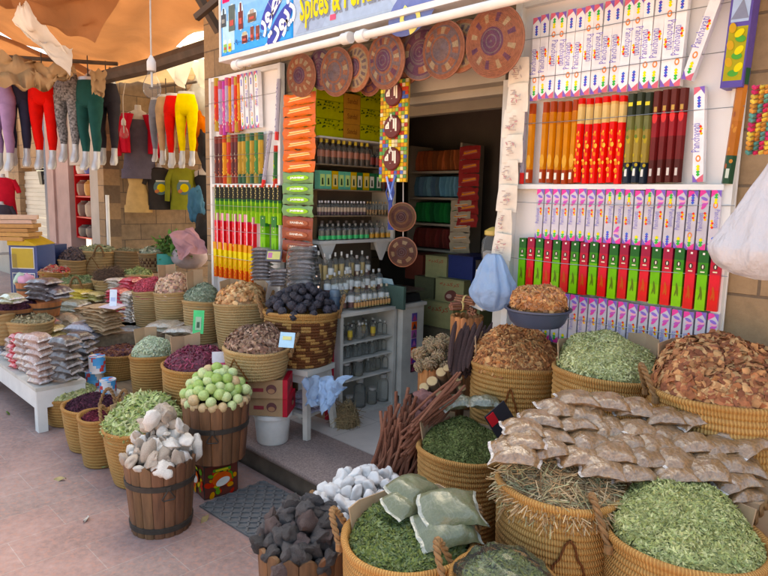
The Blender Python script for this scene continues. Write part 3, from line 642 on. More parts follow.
# long dark pods
pd = [Proto(MB().tube([(0.012*math.sin(k+t*3), .01*math.cos(k*2+t*2), (t-.5)) for t in [i/9 for i in range(10)]], [.01, .022, .024, .023, .024, .022, .024, .022, .02, .006], 7, (.05, .026, .024)).build('dark_pod', 'bark')) for k in range(3)]
for p in pd: tag(p.o, 'x', 'pod')
for i in range(15):
    x0 = 452+i*1.5; a = at(x0-2, 368+i % 4*3, D=2.86+.02*(i % 3)); b_ = at(456+i*2.2+(i % 3)*2, 322+(i*7) % 12, D=2.98+.02*(i % 3)); d = b_-a; L = d.length
    pd[i % 3].put((a+b_)/2, d.to_track_quat('Z', 'Y').to_euler(), (.55, .55, L*1.05), 'long dark brown seed pod in the upright tied bunch', 'long dark pods')
# rose balls in orange tub
c, r = barrel('flower_tub', 'orange wooden tub filled with dried curled plant balls', 437, 366, 38, 3.3, .15, .92, 14, (.3,), .012, colr=(.42, .16, .045))
mb = MB()
g = np.random.default_rng(3)
for k in range(90):
    d = Vector(g.normal(0, 1, 3)).normalized(); q = d.orthogonal(); 
    mb.tube([d*.25, d*.75+q*.15, d*.98-q*.05, d*.8-q*.35], [.07, .075, .06, .02], 4, jit((.36, .25, .14), .3))
mb.lathe([(.01, -.75), (.55, -.55), (.75, 0), (.55, .55), (.01, .75)], 10, (.26, .17, .09))
fb = Proto(tag(mb.build('dried_plant_ball', 'bark'), 'x', 'dried plant'))
pile(c, r*1.15, .13, 16, .072, [fb], ['brown dried plant ball curled up in the orange tub'], 'dried plant balls', lean=.5, layers=1)
# bucket with bundles
c, r = barrel('wooden_bucket', 'orange wooden bucket with bundled sticks in the doorway', 467, 317, 33, 3.35, .5, .9, 14, (.55,), .01, colr=(.42, .16, .045))
for k, (x, y) in enumerate(((461, 306), (472, 310), (466, 300))):
    root = thing('stick_bundle', 'small tied bundle of cinnamon sticks in the orange bucket', 'bundle', at(x, y, D=3.33), AZ-1.2+k, 'stick bundles'); mb = MB()
    for i in range(14):
        a = i*2.4; q = .022*math.sqrt(i/14); mb.tube([(-.06, q*math.cos(a), q*math.sin(a)), (.06, q*math.cos(a)*1.1, q*math.sin(a)*1.1)], .0058, 5, jit((.27, .11, .06), .3))
    mb.build('sticks', 'bark', root); MB(Matrix.Rotation(R_(90), 4, 'Y')).lathe([(.026, -.006), (.029, 0), (.026, .006)], 12, (.55, .42, .2)).build('tie', 'cloth', root)
tag(MB().box((0, 0, 0), (.34, .3, .345)).build('wooden_crate', 'plank', loc=at(467, 317, D=3.35)*1+Vector((0, 0, -(at(467, 317, D=3.35).z)+.325)), smooth=False), 'wooden crate holding up the orange bucket', 'crate')
# ------------------------------------------------------------------ shop building
shop = thing('shop_building', 'sandy stone spice shop with an open doorway and a beam above it', 'building', (0, 2.7, 0))
TOPZ = 3.45
def part(name, x0, y0, z0, x1, y1, z1, mt, root=shop):
    return MB().box(((x0+x1)/2, (y0+y1)/2, (z0+z1)/2), (x1-x0, y1-y0, z1-z0)).build(name, mt, root, smooth=False)
part('wall', -4.78, 0, .15, -3.5, .14, 2.3, 'block_x'); part('wall', -1.84, 0, .15, 2.6, .2, 2.3, 'block_x')
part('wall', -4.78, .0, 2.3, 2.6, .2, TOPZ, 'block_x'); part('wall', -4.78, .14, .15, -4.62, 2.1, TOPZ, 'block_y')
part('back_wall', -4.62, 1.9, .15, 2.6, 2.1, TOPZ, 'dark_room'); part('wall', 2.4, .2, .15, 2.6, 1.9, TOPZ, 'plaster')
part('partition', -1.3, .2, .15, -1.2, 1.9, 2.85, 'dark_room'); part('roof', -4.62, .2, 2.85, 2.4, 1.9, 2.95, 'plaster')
part('loft', -4.6, .85, 2.28, -1.32, .95, 2.84, 'green_board')
part('beam', -2.62, -.005, 2.19, -1.86, .10, 2.298, 'beam_paint'); part('beam', -2.62, .10, 2.15, -1.86, .18, 2.2, 'beam_paint')
part('joist', -4.6, .78, 2.2, -1.32, .849, 2.3, 'beam_paint')
part('door_frame', -1.86, -.02, .15, -1.80, .12, 2.19, 'worn_white')

# sign above
Yg = 2.42; sg = thing('shop_sign', 'long blue and white shop sign reading Spices & Perfume', 'sign', (0, Yg, 0)); Z0, Z1 = 2.545, 3.28
def panel(name, x0, x1, top, bot):
    mb = MB(); mb.box(((x0+x1)/2, .03, (Z0+Z1)/2), (x1-x0, .06, Z1-Z0), bot)
    mb.grid(lambda u, v: (x0+.012+(x1-x0-.024)*u, -.002, Z0+.012+(Z1-Z0-.024)*v), 1, 10, cf=lambda u, v: tuple(bot[i]*(1-v)+top[i]*v for i in range(3))); return mb
BL, LB, W = (.05, .30, .72), (.62, .78, .92), (.86, .88, .9)
x0, x1 = at(222, 60, Y=Yg).x, at(293, 41, Y=Yg).x; xe = at(399, 15, Y=Yg).x
mb = panel('p', x0, x1-.004, (.55, .72, .8), (.04, .33, .78)); Lw = x1-x0
def ell(mb, cx, cz, rx, rz, rot, c, y=-.004, n=28):
    mb.add([(cx+rx*math.cos(a)*math.cos(rot)-rz*math.sin(a)*math.sin(rot), y, cz+rx*math.cos(a)*math.sin(rot)+rz*math.sin(a)*math.cos(rot)) for a in [6.28319*k/n for k in range(n)]], [tuple(range(n))], c)
def rect(mb, x, z, w, h, c, y=-.004): mb.add([(x, y, z), (x+w, y, z), (x+w, y, z+h), (x, y, z+h)], [(0, 1, 2, 3)], c)
def sx(px, py): p = at(px, py, Y=Yg-.004); return p.x, p.z
navy = (.05, .06, .33)
for (px, py, rx, rz) in ((279, 27, .175, .062), (272, 8, .16, .06)):
    x, z = sx(px, py); ell(mb, x, z, rx, rz, R_(42), navy)
for s_, px, py, si in (("\uFE95\uFEEE\uFEF3\uFEAF", 279, 25, .17), ("\uFEAD\uFEEE\uFEC4\uFECB", 272, 6, .16)):
    x, z = sx(px, py); text(mb, s_, si, T(x, -.007, z) @ Matrix.Rotation(R_(-38), 4, 'Y') @ FACE, (.9, .92, .95), bold=.006)
DK, BR = (.06, .07, .08), (.16, .035, .03)
def bt(px0, py0, px1, py1, c, neck=.4, cap=None):
    (xa, za), (xb, zb) = sx(px0, py1), sx(px1, py0); w = xb-xa; h = zb-za
    ell(mb, (xa+xb)/2, (za+zb)/2, w*.62, h*.56, 0, (.55, .75, .88), -.0045)
    rect(mb, xa, za, w, h*.68, c, -.006); rect(mb, xa+w*(1-neck)/2, za+h*.68, w*neck, h*.32, cap or c, -.006); rect(mb, xa+w*.2, za+h*.2, w*.6, h*.22, (.5, .1, .08) if c != DK else (.3, .3, .28), -.008)
bt(221.5, 8, 226, 28, DK, .3); bt(229, 4, 235, 32, (.10, .13, .12), 1); bt(238.5, 2, 243, 30, BR, .35); bt(248, 8, 256, 23, (.16, .10, .07), .5, (.4, .35, .3))
bt(242, 31, 247.5, 44, BR, .8, (.5, .45, .3)); bt(250.5, 26, 254, 41, (.2, .06, .04), 1); bt(256, 25, 259.5, 40, (.2, .06, .04), 1)
rect(mb, sx(222, 52)[0]+.01, sx(222, 53)[1], .15, .2, (.45, .70, .85), -.0032)
bt(224, 40, 227, 53, (.25, .5, .15), .5, (.9, .9, .8)); bt(228.5, 39, 231.5, 52, (.6, .6, .1), .5, (.9, .9, .8))
a, b_ = sx(228, 55), sx(291, 40)
text(mb, "٠٩٠٠٠١٢٥٠ - ٠٩٢٢٢٤٥٧٥٥", .055, T((a[0]+b_[0])/2+.03, -.006, Z0+.07) @ FACE, (.05, .09, .25), width=.62)
rect(mb, x0+.02, sx(222, 4)[1], .09, .045, (.75, .03, .15), -.0032)
mb.build('sign_panel', 'gloss_carton', sg, smooth=False)
mb = panel('p', x1+.004, xe-.003, (.30, .46, .72), (.46, .56, .68))
for (pts, cc) in (([(0, 0), (.5, 0), (.34, .16), (.24, .22), (.12, .12)], (.34, .42, .55)), ([(.3, 0), (1.0, 0), (.8, .22), (.62, .34), (.48, .2)], (.38, .48, .62)), ([(.24, .22), (.12, .12), (.2, .12), (.26, .1), (.34, .16)], (.56, .6, .66)), ([(.62, .34), (.48, .2), (.6, .2), (.66, .16), (.8, .22)], (.58, .62, .68))):
    mb.add([(x1+.03+p*(xe-x1-.06), -.0035-.0004*len(mb.f)*.01, Z0+.02+q) for p, q in pts], [tuple(range(len(pts)))], cc)
A, Bp = sx(297, 24), sx(395, 2)
tx0, tx1 = A[0], Bp[0]; tz = Z0+.155
text(mb, "Spices & Perfume", .205, T((tx0+tx1)/2+.01, -.006, tz-.01) @ FACE, (.22, .25, .30), bold=.010, width=tx1-tx0-.06)
text(mb, "Spices & Perfume", .205, T((tx0+tx1)/2, -.008, tz) @ FACE, (.72, .62, .06), bold=.006, width=tx1-tx0-.06)
rect(mb, sx(330, 37)[0], Z0+.045, .05, .03, (.75, .12, .2), -.006)
mb.build('sign_panel', 'gloss_carton', sg, smooth=False)
mb = panel('p', xe+.003, .6, (.35, .58, .86), (.30, .55, .88))
ell(mb, sx(412, 10)[0], sx(412, 10)[1], .17, .11, R_(20), (.16, .2, .42)); text(mb, "\uFEE9\uFEAD", .19, T(sx(411, 10)[0], -.007, sx(411, 10)[1]-.01) @ FACE, (.88, .82, .3), bold=.006)
rect(mb, sx(443, 8)[0], Z0+.02, .16, .2, (.75, .72, .74)); rect(mb, sx(447, 6)[0], Z0+.05, .06, .14, (.4, .2, .2), -.006)
mb.build('sign_panel', 'gloss_carton', sg, smooth=False)
MB().box(((x0+.6)/2, .02, Z0-.018), (.6-x0, .09, .03)).box((x0-.012, .03, (Z0+Z1)/2), (.022, .075, Z1-Z0)).build('sign_frame', 'white_paint', sg, smooth=False)
# awning tubes
p0, p1, p2 = at(237, 65, Y=2.36), at(347, 39.5, Y=2.36), at(362, 36, Y=2.36)
for k, (a, b_) in enumerate(((p0, p1), (p2, Vector((-.2, 2.36, p2.z))))):
    b_ = Vector((b_.x, b_.y, a.z)); root = thing('awning_tube', ['cream awning roller tube under the left half of the sign', 'cream awning roller tube under the right half of the sign'][k], 'awning', a)
    d = b_-a; MB().tube([(0, 0, 0), d], .021, 14).build('tube', 'beam_cream' if 'beam_cream' in MATS else 'white_paint', root)
    for e in ((0, 0, 0), tuple(d)): MB().tube([Vector(e)-Vector((.03, 0, 0)), Vector(e)+Vector((.03, 0, 0))], .031, 14).box((e[0], .05, e[2]+.02), (.03, .1, .03)).build('end_bracket', 'white_paint', root)

# ------------------------------------------------------------------ woven plates
PU, OR, CR, GY = (.13, .045, .085), (.29, .108, .055), (.36, .26, .15), (.17, .115, .115)
def plate(label, px, py, r, Y, tilt, yaw, style, name='woven_plate'):
    n = 26; prof = []
    for i in range(n*3+1):
        t = i/(n*3); rr = r*t; prof.append((max(rr, .0005), .022*(1-t*t)+.0022*math.cos(i*2.0944)))
    prof += [(r+.004, .0), (r+.004, -.006), (r*.95, -.010), (.001, .01)]; seg = 64
    cm, rim, alt, ns, ground = style
    def cf(i, j):
        t = (j+.5)/(n*3)
        if t > 1: return OR
        k = int(t*n); s = int((i+.5)/seg*ns)
        if t < .40: return jit(cm if k % 4 else GY, .14)
        if t < .47: return jit(rim, .1)
        if .55 < t < .80: return jit(alt[s % len(alt)], .15)
        if t < .86: return jit(ground, .12)
        return jit(rim, .12)
    root = at(px, py, Y=Y); M = Matrix.Rotation(yaw, 4, 'Z') @ Matrix.Rotation(R_(90)+tilt, 4, 'X')
    mb = MB(M); mb.lathe(prof, seg, cf=cf)
    return tag(mb.build(name, 'weave', loc=root, ang=60), label, 'plate', None)
ST = [(PU, OR, [OR, CR], 26, OR), (PU, GY, [PU, OR, CR, PU, GY], 15, PU), (GY, OR, [CR, OR, GY, OR], 20, GY), (PU, (.42, .16, .07), [CR, GY], 32, CR), (PU, OR, [CR, OR, PU, OR, GY, OR], 30, GY), (PU, OR, [PU, OR, OR], 18, PU)]
PL = [(301, 75.5, .128, 2.52, ST[0], 'small orange woven plate with cream squares, leftmost of the row'), (321, 69, .122, 2.56, ST[1], 'purple woven plate second from the left of the row'),
 (336, 72, .135, 2.50, ST[2], 'woven plate with a broad mauve centre, hanging lowest in the row'), (356, 68, .13, 2.54, ST[3], 'tan woven plate with a fine cream border near the big plate'),
 (370, 77, .105, 2.63, ST[5], 'orange woven plate half hidden left of the big ringed plate'), (385.5, 60.5, .145, 2.47, ST[4], 'big woven plate with a ring of cream and purple blocks'),
 (407, 58, .14, 2.62, ST[5], 'purple woven plate mostly hidden behind its two neighbours'), (422, 53, .135, 2.53, ST[1], 'purple woven plate with orange blocks right of the door strip'),
 (443, 50, .135, 2.50, ST[2], 'woven plate with a dark spiral centre among orange blocks'), (461, 46, .125, 2.54, ST[3], 'woven plate half covered by the biggest plate on the right'),
 (494, 41.5, .155, 2.46, (PU, OR, [OR, PU, OR, OR, CR, OR], 36, OR), 'biggest orange woven plate with a purple centre, rightmost of the row')]
for k, (px, py, r, Y, st, lab) in enumerate(PL): o = plate(lab, px, py, r, Y, R_(rnd.uniform(-6, 8)), R_(rnd.uniform(-6, 6)), st); o['group'] = 'woven plates above the doorway'
plate('small dark woven plate with tan ring hanging in the doorway', 402, 217, .078, 2.6, 0, .5, ((.09, .03, .03), (.2, .1, .05), [(.12, .05, .04)], 10, (.2, .1, .05)), 'small_plate')
plate('small brown woven plate with a pale flower, lowest in the doorway', 402.5, 252, .082, 2.6, 0, .5, ((.10, .035, .03), (.16, .07, .04), [(.32, .22, .12), (.13, .05, .04)], 12, (.12, .05, .04)), 'small_plate')
a = at(402, 100, Y=2.61); lp = [o for o in bpy.data.objects if o.name.startswith('small_plate')][-1]; e_ = at(402, 262, Y=2.61); MB().tube([Vector((a.x, a.y+.01, a.z))-lp.location, Vector((e_.x, a.y+.01, e_.z))-lp.location], .003, 5).build('cord', 'cord', lp)
# mosaic strip with three round calligraphy plaques
a, b_ = at(380, 84, Y=2.58), at(405, 182, Y=2.58); zt, zb = at(392, 80, Y=2.58).z, at(392, 182, Y=2.58).z
ms = thing('door_hanging', 'glittering mosaic strip with three round plaques beside the doorway', 'decoration', ((a.x+b_.x)/2, 2.59, zb)); w = b_.x-a.x; h = zt-zb
mb = MB().box((0, .006, h/2), (w, .01, h), (.35, .22, .06)); pal = [(.55, .33, .05), (.6, .45, .08), (.10, .25, .08), (.45, .06, .04), (.7, .6, .35), (.08, .12, .35), (.5, .18, .04), (.25, .35, .08)]
nx, nz = 9, 26
for i in range(nx):
    for j in range(nz): mb.box((-w/2+(i+.5)*w/nx, -.001, (j+.5)*h/nz), (w/nx*.86, .006, h/nz*.84), jit(rnd.choice(pal), .3))
mb.build('mosaic', 'gloss_carton', ms, smooth=False)
for k in range(3):
    z = h*(.86-.315*k); pl = MB(FACE).lathe([(.001, .012), (.058, .012), (.064, .006), (.064, -.004)], 30, (.13, .03, .025), M=T(0, 0, .004)).build('plaque', 'gloss_carton', ms, loc=(0, -.004, z))
    mb = MB(); text(mb, "\uFDF2", .085, T(.0, -.0185, .004) @ FACE, (.82, .74, .6), bold=.004, width=.088); mb.build('lettering', 'carton', pl, smooth=False)
mb = MB()
for k in range(5):
    x = (k-2)*.006; mb.tube([(x, -.012, .0), (x*3+.012*math.sin(k), -.012, -.06), (x*.8, -.012, -.12), (x*1.5+.008, -.012, -.27)], .004, 5, (.05, .07, .22))
mb.tube([(-.035, -.012, .03), (.012, -.014, -.10)], .006, 6, (.35, .45, .75)); mb.tube([(.03, -.012, .03), (-.008, -.014, -.10)], .006, 6, (.12, .2, .5)); mb.build('tassel', 'cloth', ms)

# ------------------------------------------------------------------ incense packs
PK = {}
def dia(mb, x, z, s, c, y): mb.add([(x-s, y, z), (x, y, z-s), (x+s, y, z), (x, y, z+s)], [(0, 1, 2, 3)], c)
def panchapack(w, L, base, kind):
    mb = MB(); d = w*.8; y = -d/2; mb.box((0, 0, 0), (w, d, L), base); h = L/2; e = y-.0006
    Bl, Ye, Gr, Re, Oo, Vi, Pi = (.05, .13, .55), (.85, .72, .03), (.06, .45, .08), (.75, .06, .03), (.8, .28, .1), (.22, .2, .5), (.72, .08, .3)
    for s in (1, -1): mb.add([(-w/2, e, s*h), (w/2, e, s*h), (w/2*-s, e, s*(h-w*.75))], [(0, 1, 2) if s < 0 else (2, 1, 0)], Pi if kind else (.6, .15, .2)); mb.add([(w/2*s, e-.0002, s*h), (w/2*s, e-.0002, s*(h-w*.8)), (0, e-.0002, s*h)], [(0, 1, 2)], (.2, .12, .42))
    q = w*.17
    z = -h*.84
    if kind < 2:
        for k in range(4): dia(mb, -.0, z+k*q*1.55, q*1.15, (Gr, Gr, Ye, Ye)[k], e-.0003*k)
        ell(mb, 0, -h*.5, w*.24, w*.33, 0, Oo, e); ell(mb, 0, -h*.5, w*.12, w*.18, 0, base, e-.0003)
        for k in range(4): dia(mb, 0, h*.60+k*q*1.55, q*1.15, (.1, .06, .45) if k % 2 else Bl, e-.0003*k)
    else:
        for k in range(3): dia(mb, 0, z+k*q*1.7, q*1.3, (Gr, Gr, Ye)[k], e-.0003*k)
        for k in range(4): ell(mb, w*.1*math.sin(k), h*.45+k*w*.28, w*.36, w*.16, R_(50-25*k), ((.72, .1, .35), (.55, .12, .45), (.8, .4, .5), (.25, .15, .5))[k], e-.0004*k)
    for k in range(4): dia(mb, w*.26-(k % 2)*q*.5, h*.02+k*q*1.35, q*.95, Re if k % 2 else (.9, .5, .04), e-.0003*k)
    text(mb, "Panchavati", L*.12, T(-w*.22, e-.0016, -h*.06) @ Matrix.Rotation(R_(-90), 4, 'Y') @ FACE, Vi, res=0, width=L*.30)
    return mb
def plainpack(w, L, cols, hexa=True, decal=None):
    """six sided tube; cols = list of (fraction up, colour)"""
    mb = MB(); r = w/2
    prof = []
    for f, c in cols: prof.append((f, c))
    z = -L/2; n = 6 if hexa else 4; a0 = 0 if hexa else math.pi/4; rr = r*(1.0 if hexa else 1.25)
    for (f0, c0), (f1, c1) in zip(prof[:-1], prof[1:]):
        vs = [(rr*math.cos(a0+6.28319*k/n), rr*math.sin(a0+6.28319*k/n), -L/2+ff*L) for ff in (f0, f1) for k in range(n)]
        mb.add(vs, [(k, (k+1) % n, n+(k+1) % n, n+k) for k in range(n)], [jit(c0, .06) for _ in range(n)])
    for zz, o in ((-L/2, -1), (L/2, 1)): mb.add([(rr*math.cos(a0+6.28319*k/n), rr*math.sin(a0+6.28319*k/n), zz) for k in range(n)], [tuple(range(n))[::o]], cols[0 if o < 0 else -1][1])
    if decal: decal(mb, -rr*(math.sin(math.pi/3) if hexa else .71)-.0006, L/2)
    return mb
def proto(key, mb, cat='incense pack', mt='gloss_carton'):
    o = mb.build('incense_pack', mt, smooth=False); tag(o, 'x', cat); PK[key] = Proto(o)
WH, LG = (.80, .79, .80), (.55, .52, .56)
proto('p0', panchapack(.040, .37, WH, 0)); proto('p1', panchapack(.036, .232, LG, 1)); proto('p2', panchapack(.036, .232, LG, 2)); proto('p3', panchapack(.038, .235, LG, 2))
OB, RB = (.52, .20, .035), (.30, .05, .02)
proto('amber', plainpack(.036, .365, [(0, RB), (.16, RB), (.17, OB), (.86, OB), (.87, RB), (1, (.35, .1, .03))], decal=lambda m, y, h: (rect(m, -.008, -h*.9, .012, .03, (.8, .75, .65), y), ell(m, 0, -h*.45, .011, .03, 0, (.62, .33, .08), y), rect(m, -.01, h*.45, .02, .05, (.42, .14, .03), y))))
def dots(cs, n=9):
    def f(m, y, h):
        g = random.Random(5)
        for k in range(n*2): ell(m, g.uniform(-.009, .009), g.uniform(-h*.95, h*.25), g.uniform(.003, .007), g.uniform(.004, .011), 0, g.choice(cs), y-.0002*k, 8)
    return f
proto('red', plainpack(.036, .365, [(0, (.62, .02, .012)), (.6, (.62, .03, .015)), (.70, (.62, .44, .20)), (.90, (.60, .36, .14)), (.93, (.6, .03, .02)), (1, (.6, .02, .02))], decal=dots([(.8, .2, .04), (.75, .45, .1), (.5, .01, .01)])))
proto('black', plainpack(.036, .365, [(0, (.012, .018, .03)), (.22, (.02, .025, .035)), (.23, (.30, .22, .06)), (.6, (.16, .16, .06)), (.75, (.03, .035, .02)), (1, (.02, .025, .02))], decal=lambda m, y, h: (rect(m, -.006, -h*.85, .010, .03, (.7, .7, .65), y), dots([(.4, .3, .05), (.1, .15, .03)], 5)(m, y, h), rect(m, -.009, h*.72, .018, .015, (.65, .55, .1), y))))
proto('wine', plainpack(.036, .365, [(0, (.07, .012, .01)), (.25, (.13, .015, .015)), (.5, (.24, .02, .025)), (.72, (.42, .025, .03)), (.74, (.10, .02, .015)), (1, (.06, .015, .01))], decal=lambda m, y, h: (rect(m, -.006, -h*.85, .010, .03, (.6, .55, .5), y), ell(m, 0, h*.42, .01, .022, 0, (.65, .06, .06), y), rect(m, -.006, h*.55, .012, .02, (.5, .3, .1), y))))
def flame(c):
    def f(m, y, h):
        ell(m, 0, h*.46, .008, .011, 0, (.03, .02, .02), y); ell(m, 0, h*.46, .003, .007, 0, (.8, .75, .6), y-.0003); rect(m, -.004, h*.86, .008, .008, (.85, .82, .75), y); rect(m, -.008, h*.27, .016, .005, (.75, .7, .5), y)
        ell(m, .001, -h*.42, .0045, .028, R_(8), c, y); ell(m, -.003, -h*.5, .003, .018, R_(-14), c, y-.0003)
    return f
proto('green', plainpack(.042, .236, [(0, (.22, .50, .015)), (.35, (.14, .40, .02)), (.6, (.04, .22, .025)), (.8, (.012, .10, .02)), (1, (.02, .09, .03))], False, flame((.10, .16, .01))))
proto('pinkred', plainpack(.042, .236, [(0, (.62, .012, .03)), (.35, (.62, .012, .045)), (.6, (.45, .012, .05)), (.8, (.30, .012, .05)), (1, (.24, .02, .06))], False, flame((.5, .09, .02))))
proto('purple_box', plainpack(.085, .40, [(0, (.10, .07, .28)), (1, (.10, .07, .28))], False, lambda m, y, h: (rect(m, -.032, -h*.88, .064, h*.95, (.34, .30, .03), y), [ell(m, .02*math.sin(k*2.2), -h*.75+k*.02, .018, .012, k, [(.08, .3, .05), (.7, .55, .05), (.5, .3, .05)][k % 3], y-.0004*(k+1)) for k in range(9)], rect(m, -.03, h*.15, .06, h*.6, (.35, .45, .62), y), m.add([(-.03, y-.0004, h*.2), (.03, y-.0004, h*.2), (.005, y-.0004, h*.55)], [(0, 1, 2)], (.2, .22, .3)))))
proto('tall_green', plainpack(.04, .42, [(0, (.02, .06, .03)), (.24, (.02, .06, .03)), (.25, (.40, .14, .04)), (.55, (.45, .17, .05)), (.85, (.25, .09, .05)), (.86, (.02, .08, .03)), (1, (.05, .14, .05))], decal=lambda m, y, h: (rect(m, -.006, -h*.9, .012, .035, (.6, .65, .55), y), ell(m, 0, h*.86, .009, .012, 0, (.65, .05, .05), y), dots([(.5, .22, .06), (.3, .1, .05)], 4)(m, y, h))))
PAT = [(.55, .5, .6), (.3, .25, .4), (.15, .12, .25)]
proto('speckle', plainpack(.024, .37, [(0, (.6, .05, .05)), (.13, (.65, .05, .05)), (.14, (.42, .4, .46)), (1, (.36, .33, .42))], decal=lambda m, y, h: [ell(m, rnd.uniform(-.006, .006), rnd.uniform(-h*.7, h*.95), .003, .006, 0, rnd.choice(PAT), y-.0001*k, 6) for k in range(26)]))
Yp = 2.635
def rowx(px, py): return at(px, py, Y=Yp).x
# right rack
rx0, rx1, rz0, rz1 = -1.775, -.765, .93, 2.53
rack = thing('incense_rack', 'white wall rack of incense packs held by wires, right of the doorway', 'rack', (rx0, 2.66, rz0)); rw = rx1-rx0; rh = rz1-rz0
MB().box((rw/2, .02, rh/2), (rw, .012, rh)).build('back_board', 'board_white', rack, smooth=False)
for z in (1.672-rz0,): MB().box((rw/2, -.012, z), (rw-.06, .05, .022)).build('shelf', 'white_paint', rack, smooth=False)
for x in (.015, rw-.02): MB().box((x, .0, rh/2), (.035, .05, rh)).build('frame_post', 'white_paint', rack, smooth=False)
MB().box((rw/2, .0, rh-.015), (rw-.07, .04, .03)).build('frame_rail', 'white_paint', rack, smooth=False)
for z in (2.345, 2.17, 1.965, 1.60, 1.33, 1.08):
    MB().tube([(-.01, -.045, z-rz0), (rw*.3, -.052, z-rz0-.006), (rw*.7, -.052, z-rz0-.002), (rw+.012, -.03, z-rz0+.004)], .0016, 5).build('wire', 'steel', rack)
def prow(keys, xs, zc, lab, grp, dy=0, flip=False, jr=.01):
    for k, x in zip(keys, xs):
        f = math.pi if (flip and rnd.random() < .45) else 0
        L_ = lab[k] if isinstance(lab, dict) else lab; g_ = grp[k] if isinstance(grp, dict) else grp
        PK[k].put((x, Yp+dy, zc+rnd.uniform(-.004, .004)), (0, f+rnd.uniform(-jr, jr), 0 if not f else 0), 1, L_, g_)
xs = [rowx(537, 65)+(rowx(680, 48)-rowx(537, 65))*i/15 for i in range(16)]
prow(['p0']*16, xs, 2.252, 'tall white incense box lettered Panchavati in the top row of the right rack', 'tall white boxes in the top row', flip=True, dy=.0, jr=.02)
PK['p0'].put((rowx(706, 42), Yp-.012, 2.26), (0, R_(16), 0), 1, 'tall white Panchavati box leaning aslant at the end of the top row'); PK['p0'].put((rowx(700, 135), Yp, 1.872), (0, R_(-4), 0), .98, 'white Panchavati box standing alone right of the wine red packs')
PK['purple_box'].put((rowx(741, 38), Yp, 2.235), (0, R_(2), 0), 1, 'purple box with a mountain picture in the top right corner of the rack')
PK['tall_green'].put((rowx(735, 135), Yp, 1.895), (0, R_(3), 0), 1, 'green and copper incense tube standing alone at the right rack post')
ks = ['speckle', 'amber']+['amber']*5+['red']*6+['black']*3+['wine']*4; px = [524, 531.5]+[545+7.4*i for i in range(5)]+[580+8.2*i for i in range(6)]+[630+8.3*i for i in range(3)]+[655+8.6*i for i in range(4)]
prow(ks, [rowx(x, 135) for x in px], 1.870, dict(speckle='thin speckled pack with a red foot at the left rack post', amber='amber incense tube with brown ends in the second row', red='red flowered incense tube with a cream top in the second row', black='black and gold incense tube in the second row', wine='dark wine red incense tube in the second row'), dict(amber='amber incense tubes', red='red incense tubes', black='black incense tubes', wine='wine red incense tubes', speckle='thin speckled packs'), jr=.006)
n = 19; xs = [rowx(541, 212)+(rowx(716, 216)-rowx(541, 212))*i/(n-1) for i in range(n)]
prow([('p1', 'p2')[i % 2 if i > 7 else 1] for i in range(n)], xs, 1.545, 'short lilac grey Panchavati box in the row below the white shelf', 'lilac grey boxes below the shelf', flip=True)
n = 20; xs = [rowx(524, 258)+(rowx(716, 278)-rowx(524, 258))*i/(n-1) for i in range(n)]
prow([('green', 'pinkred')[i % 2] for i in range(n)], xs, 1.312, dict(green='green incense box with a flame mark, alternating with red ones', pinkred='crimson incense box with a flame mark, alternating with green ones'), dict(green='green flame boxes', pinkred='crimson flame boxes'), jr=.004)
xs = [rowx(524, 300)+(rowx(714, 322)-rowx(524, 300))*i/(n-1) for i in range(n)]
prow(['p3']*n, xs, 1.066, 'short lilac grey Panchavati box in the lowest row of the rack', 'lilac grey boxes in the lowest row', dy=-.0)

# left rack
lx0, lx1, lz0, lz1 = at(213, 184, Y=2.66).x, at(283, 190, Y=2.66).x, .80, 2.50; lw = lx1-lx0; lh = lz1-lz0
lr = thing('incense_rack', 'white wall rack of incense packs left of the doorway', 'rack', (lx0, 2.66, lz0))
MB().box((lw/2, .02, lh/2), (lw, .012, lh)).build('back_board', 'board_white', lr, smooth=False)
MB().box((lw/2, -.012, 1.672-lz0), (lw-.06, .05, .024)).build('shelf', 'white_paint', lr, smooth=False)
for x in (.015, lw-.015): MB().box((x, .0, lh/2), (.03, .05, lh)).build('frame_post', 'white_paint', lr, smooth=False)
MB().box((lw/2, 0, lh-.015), (lw-.06, .04, .03)).build('frame_rail', 'white_paint', lr, smooth=False)
for z in (2.3, 2.03, 1.9, 1.74, 1.52, 1.33, 1.12): MB().tube([(-.005, -.05, z-lz0), (lw*.5, -.055, z-lz0-.004), (lw+.005, -.045, z-lz0)], .0016, 5).build('wire', 'steel', lr)
def vpack(key, c1, c2, L, w=.034, dk=None, hexa=True): proto(key, plainpack(w, L, [(0, c2), (.18, c2), (.19, c1), (.84, c1), (.85, c2), (1, c2)], hexa, dots(dk, 6) if dk else None))
vpack('l_red', (.55, .05, .03), (.4, .25, .05), .40, .04, [(.7, .4, .05), (.6, .02, .02)]); vpack('l_orange', (.6, .25, .03), (.45, .06, .02), .40, .036, [(.7, .45, .1)]); vpack('l_lilac', (.42, .34, .5), (.5, .1, .2), .40, .036, PAT); vpack('l_pink', (.62, .1, .3), (.4, .05, .3), .40, .03, [(.8, .5, .5)])
vpack('l_wine', (.10, .02, .02), (.2, .03, .02), .36, .036, [(.4, .1, .05), (.5, .4, .3)]); vpack('l_gold', (.45, .28, .06), (.03, .10, .05), .36, .038, [(.3, .2, .04), (.5, .36, .1)]); vpack('l_green', (.06, .20, .06), (.25, .2, .05), .36, .038, [(.4, .3, .08)])
vpack('l_hex', (.02, .09, .03), (.4, .03, .02), .28, .036, [(.12, .35, .03), (.5, .5, .05)])
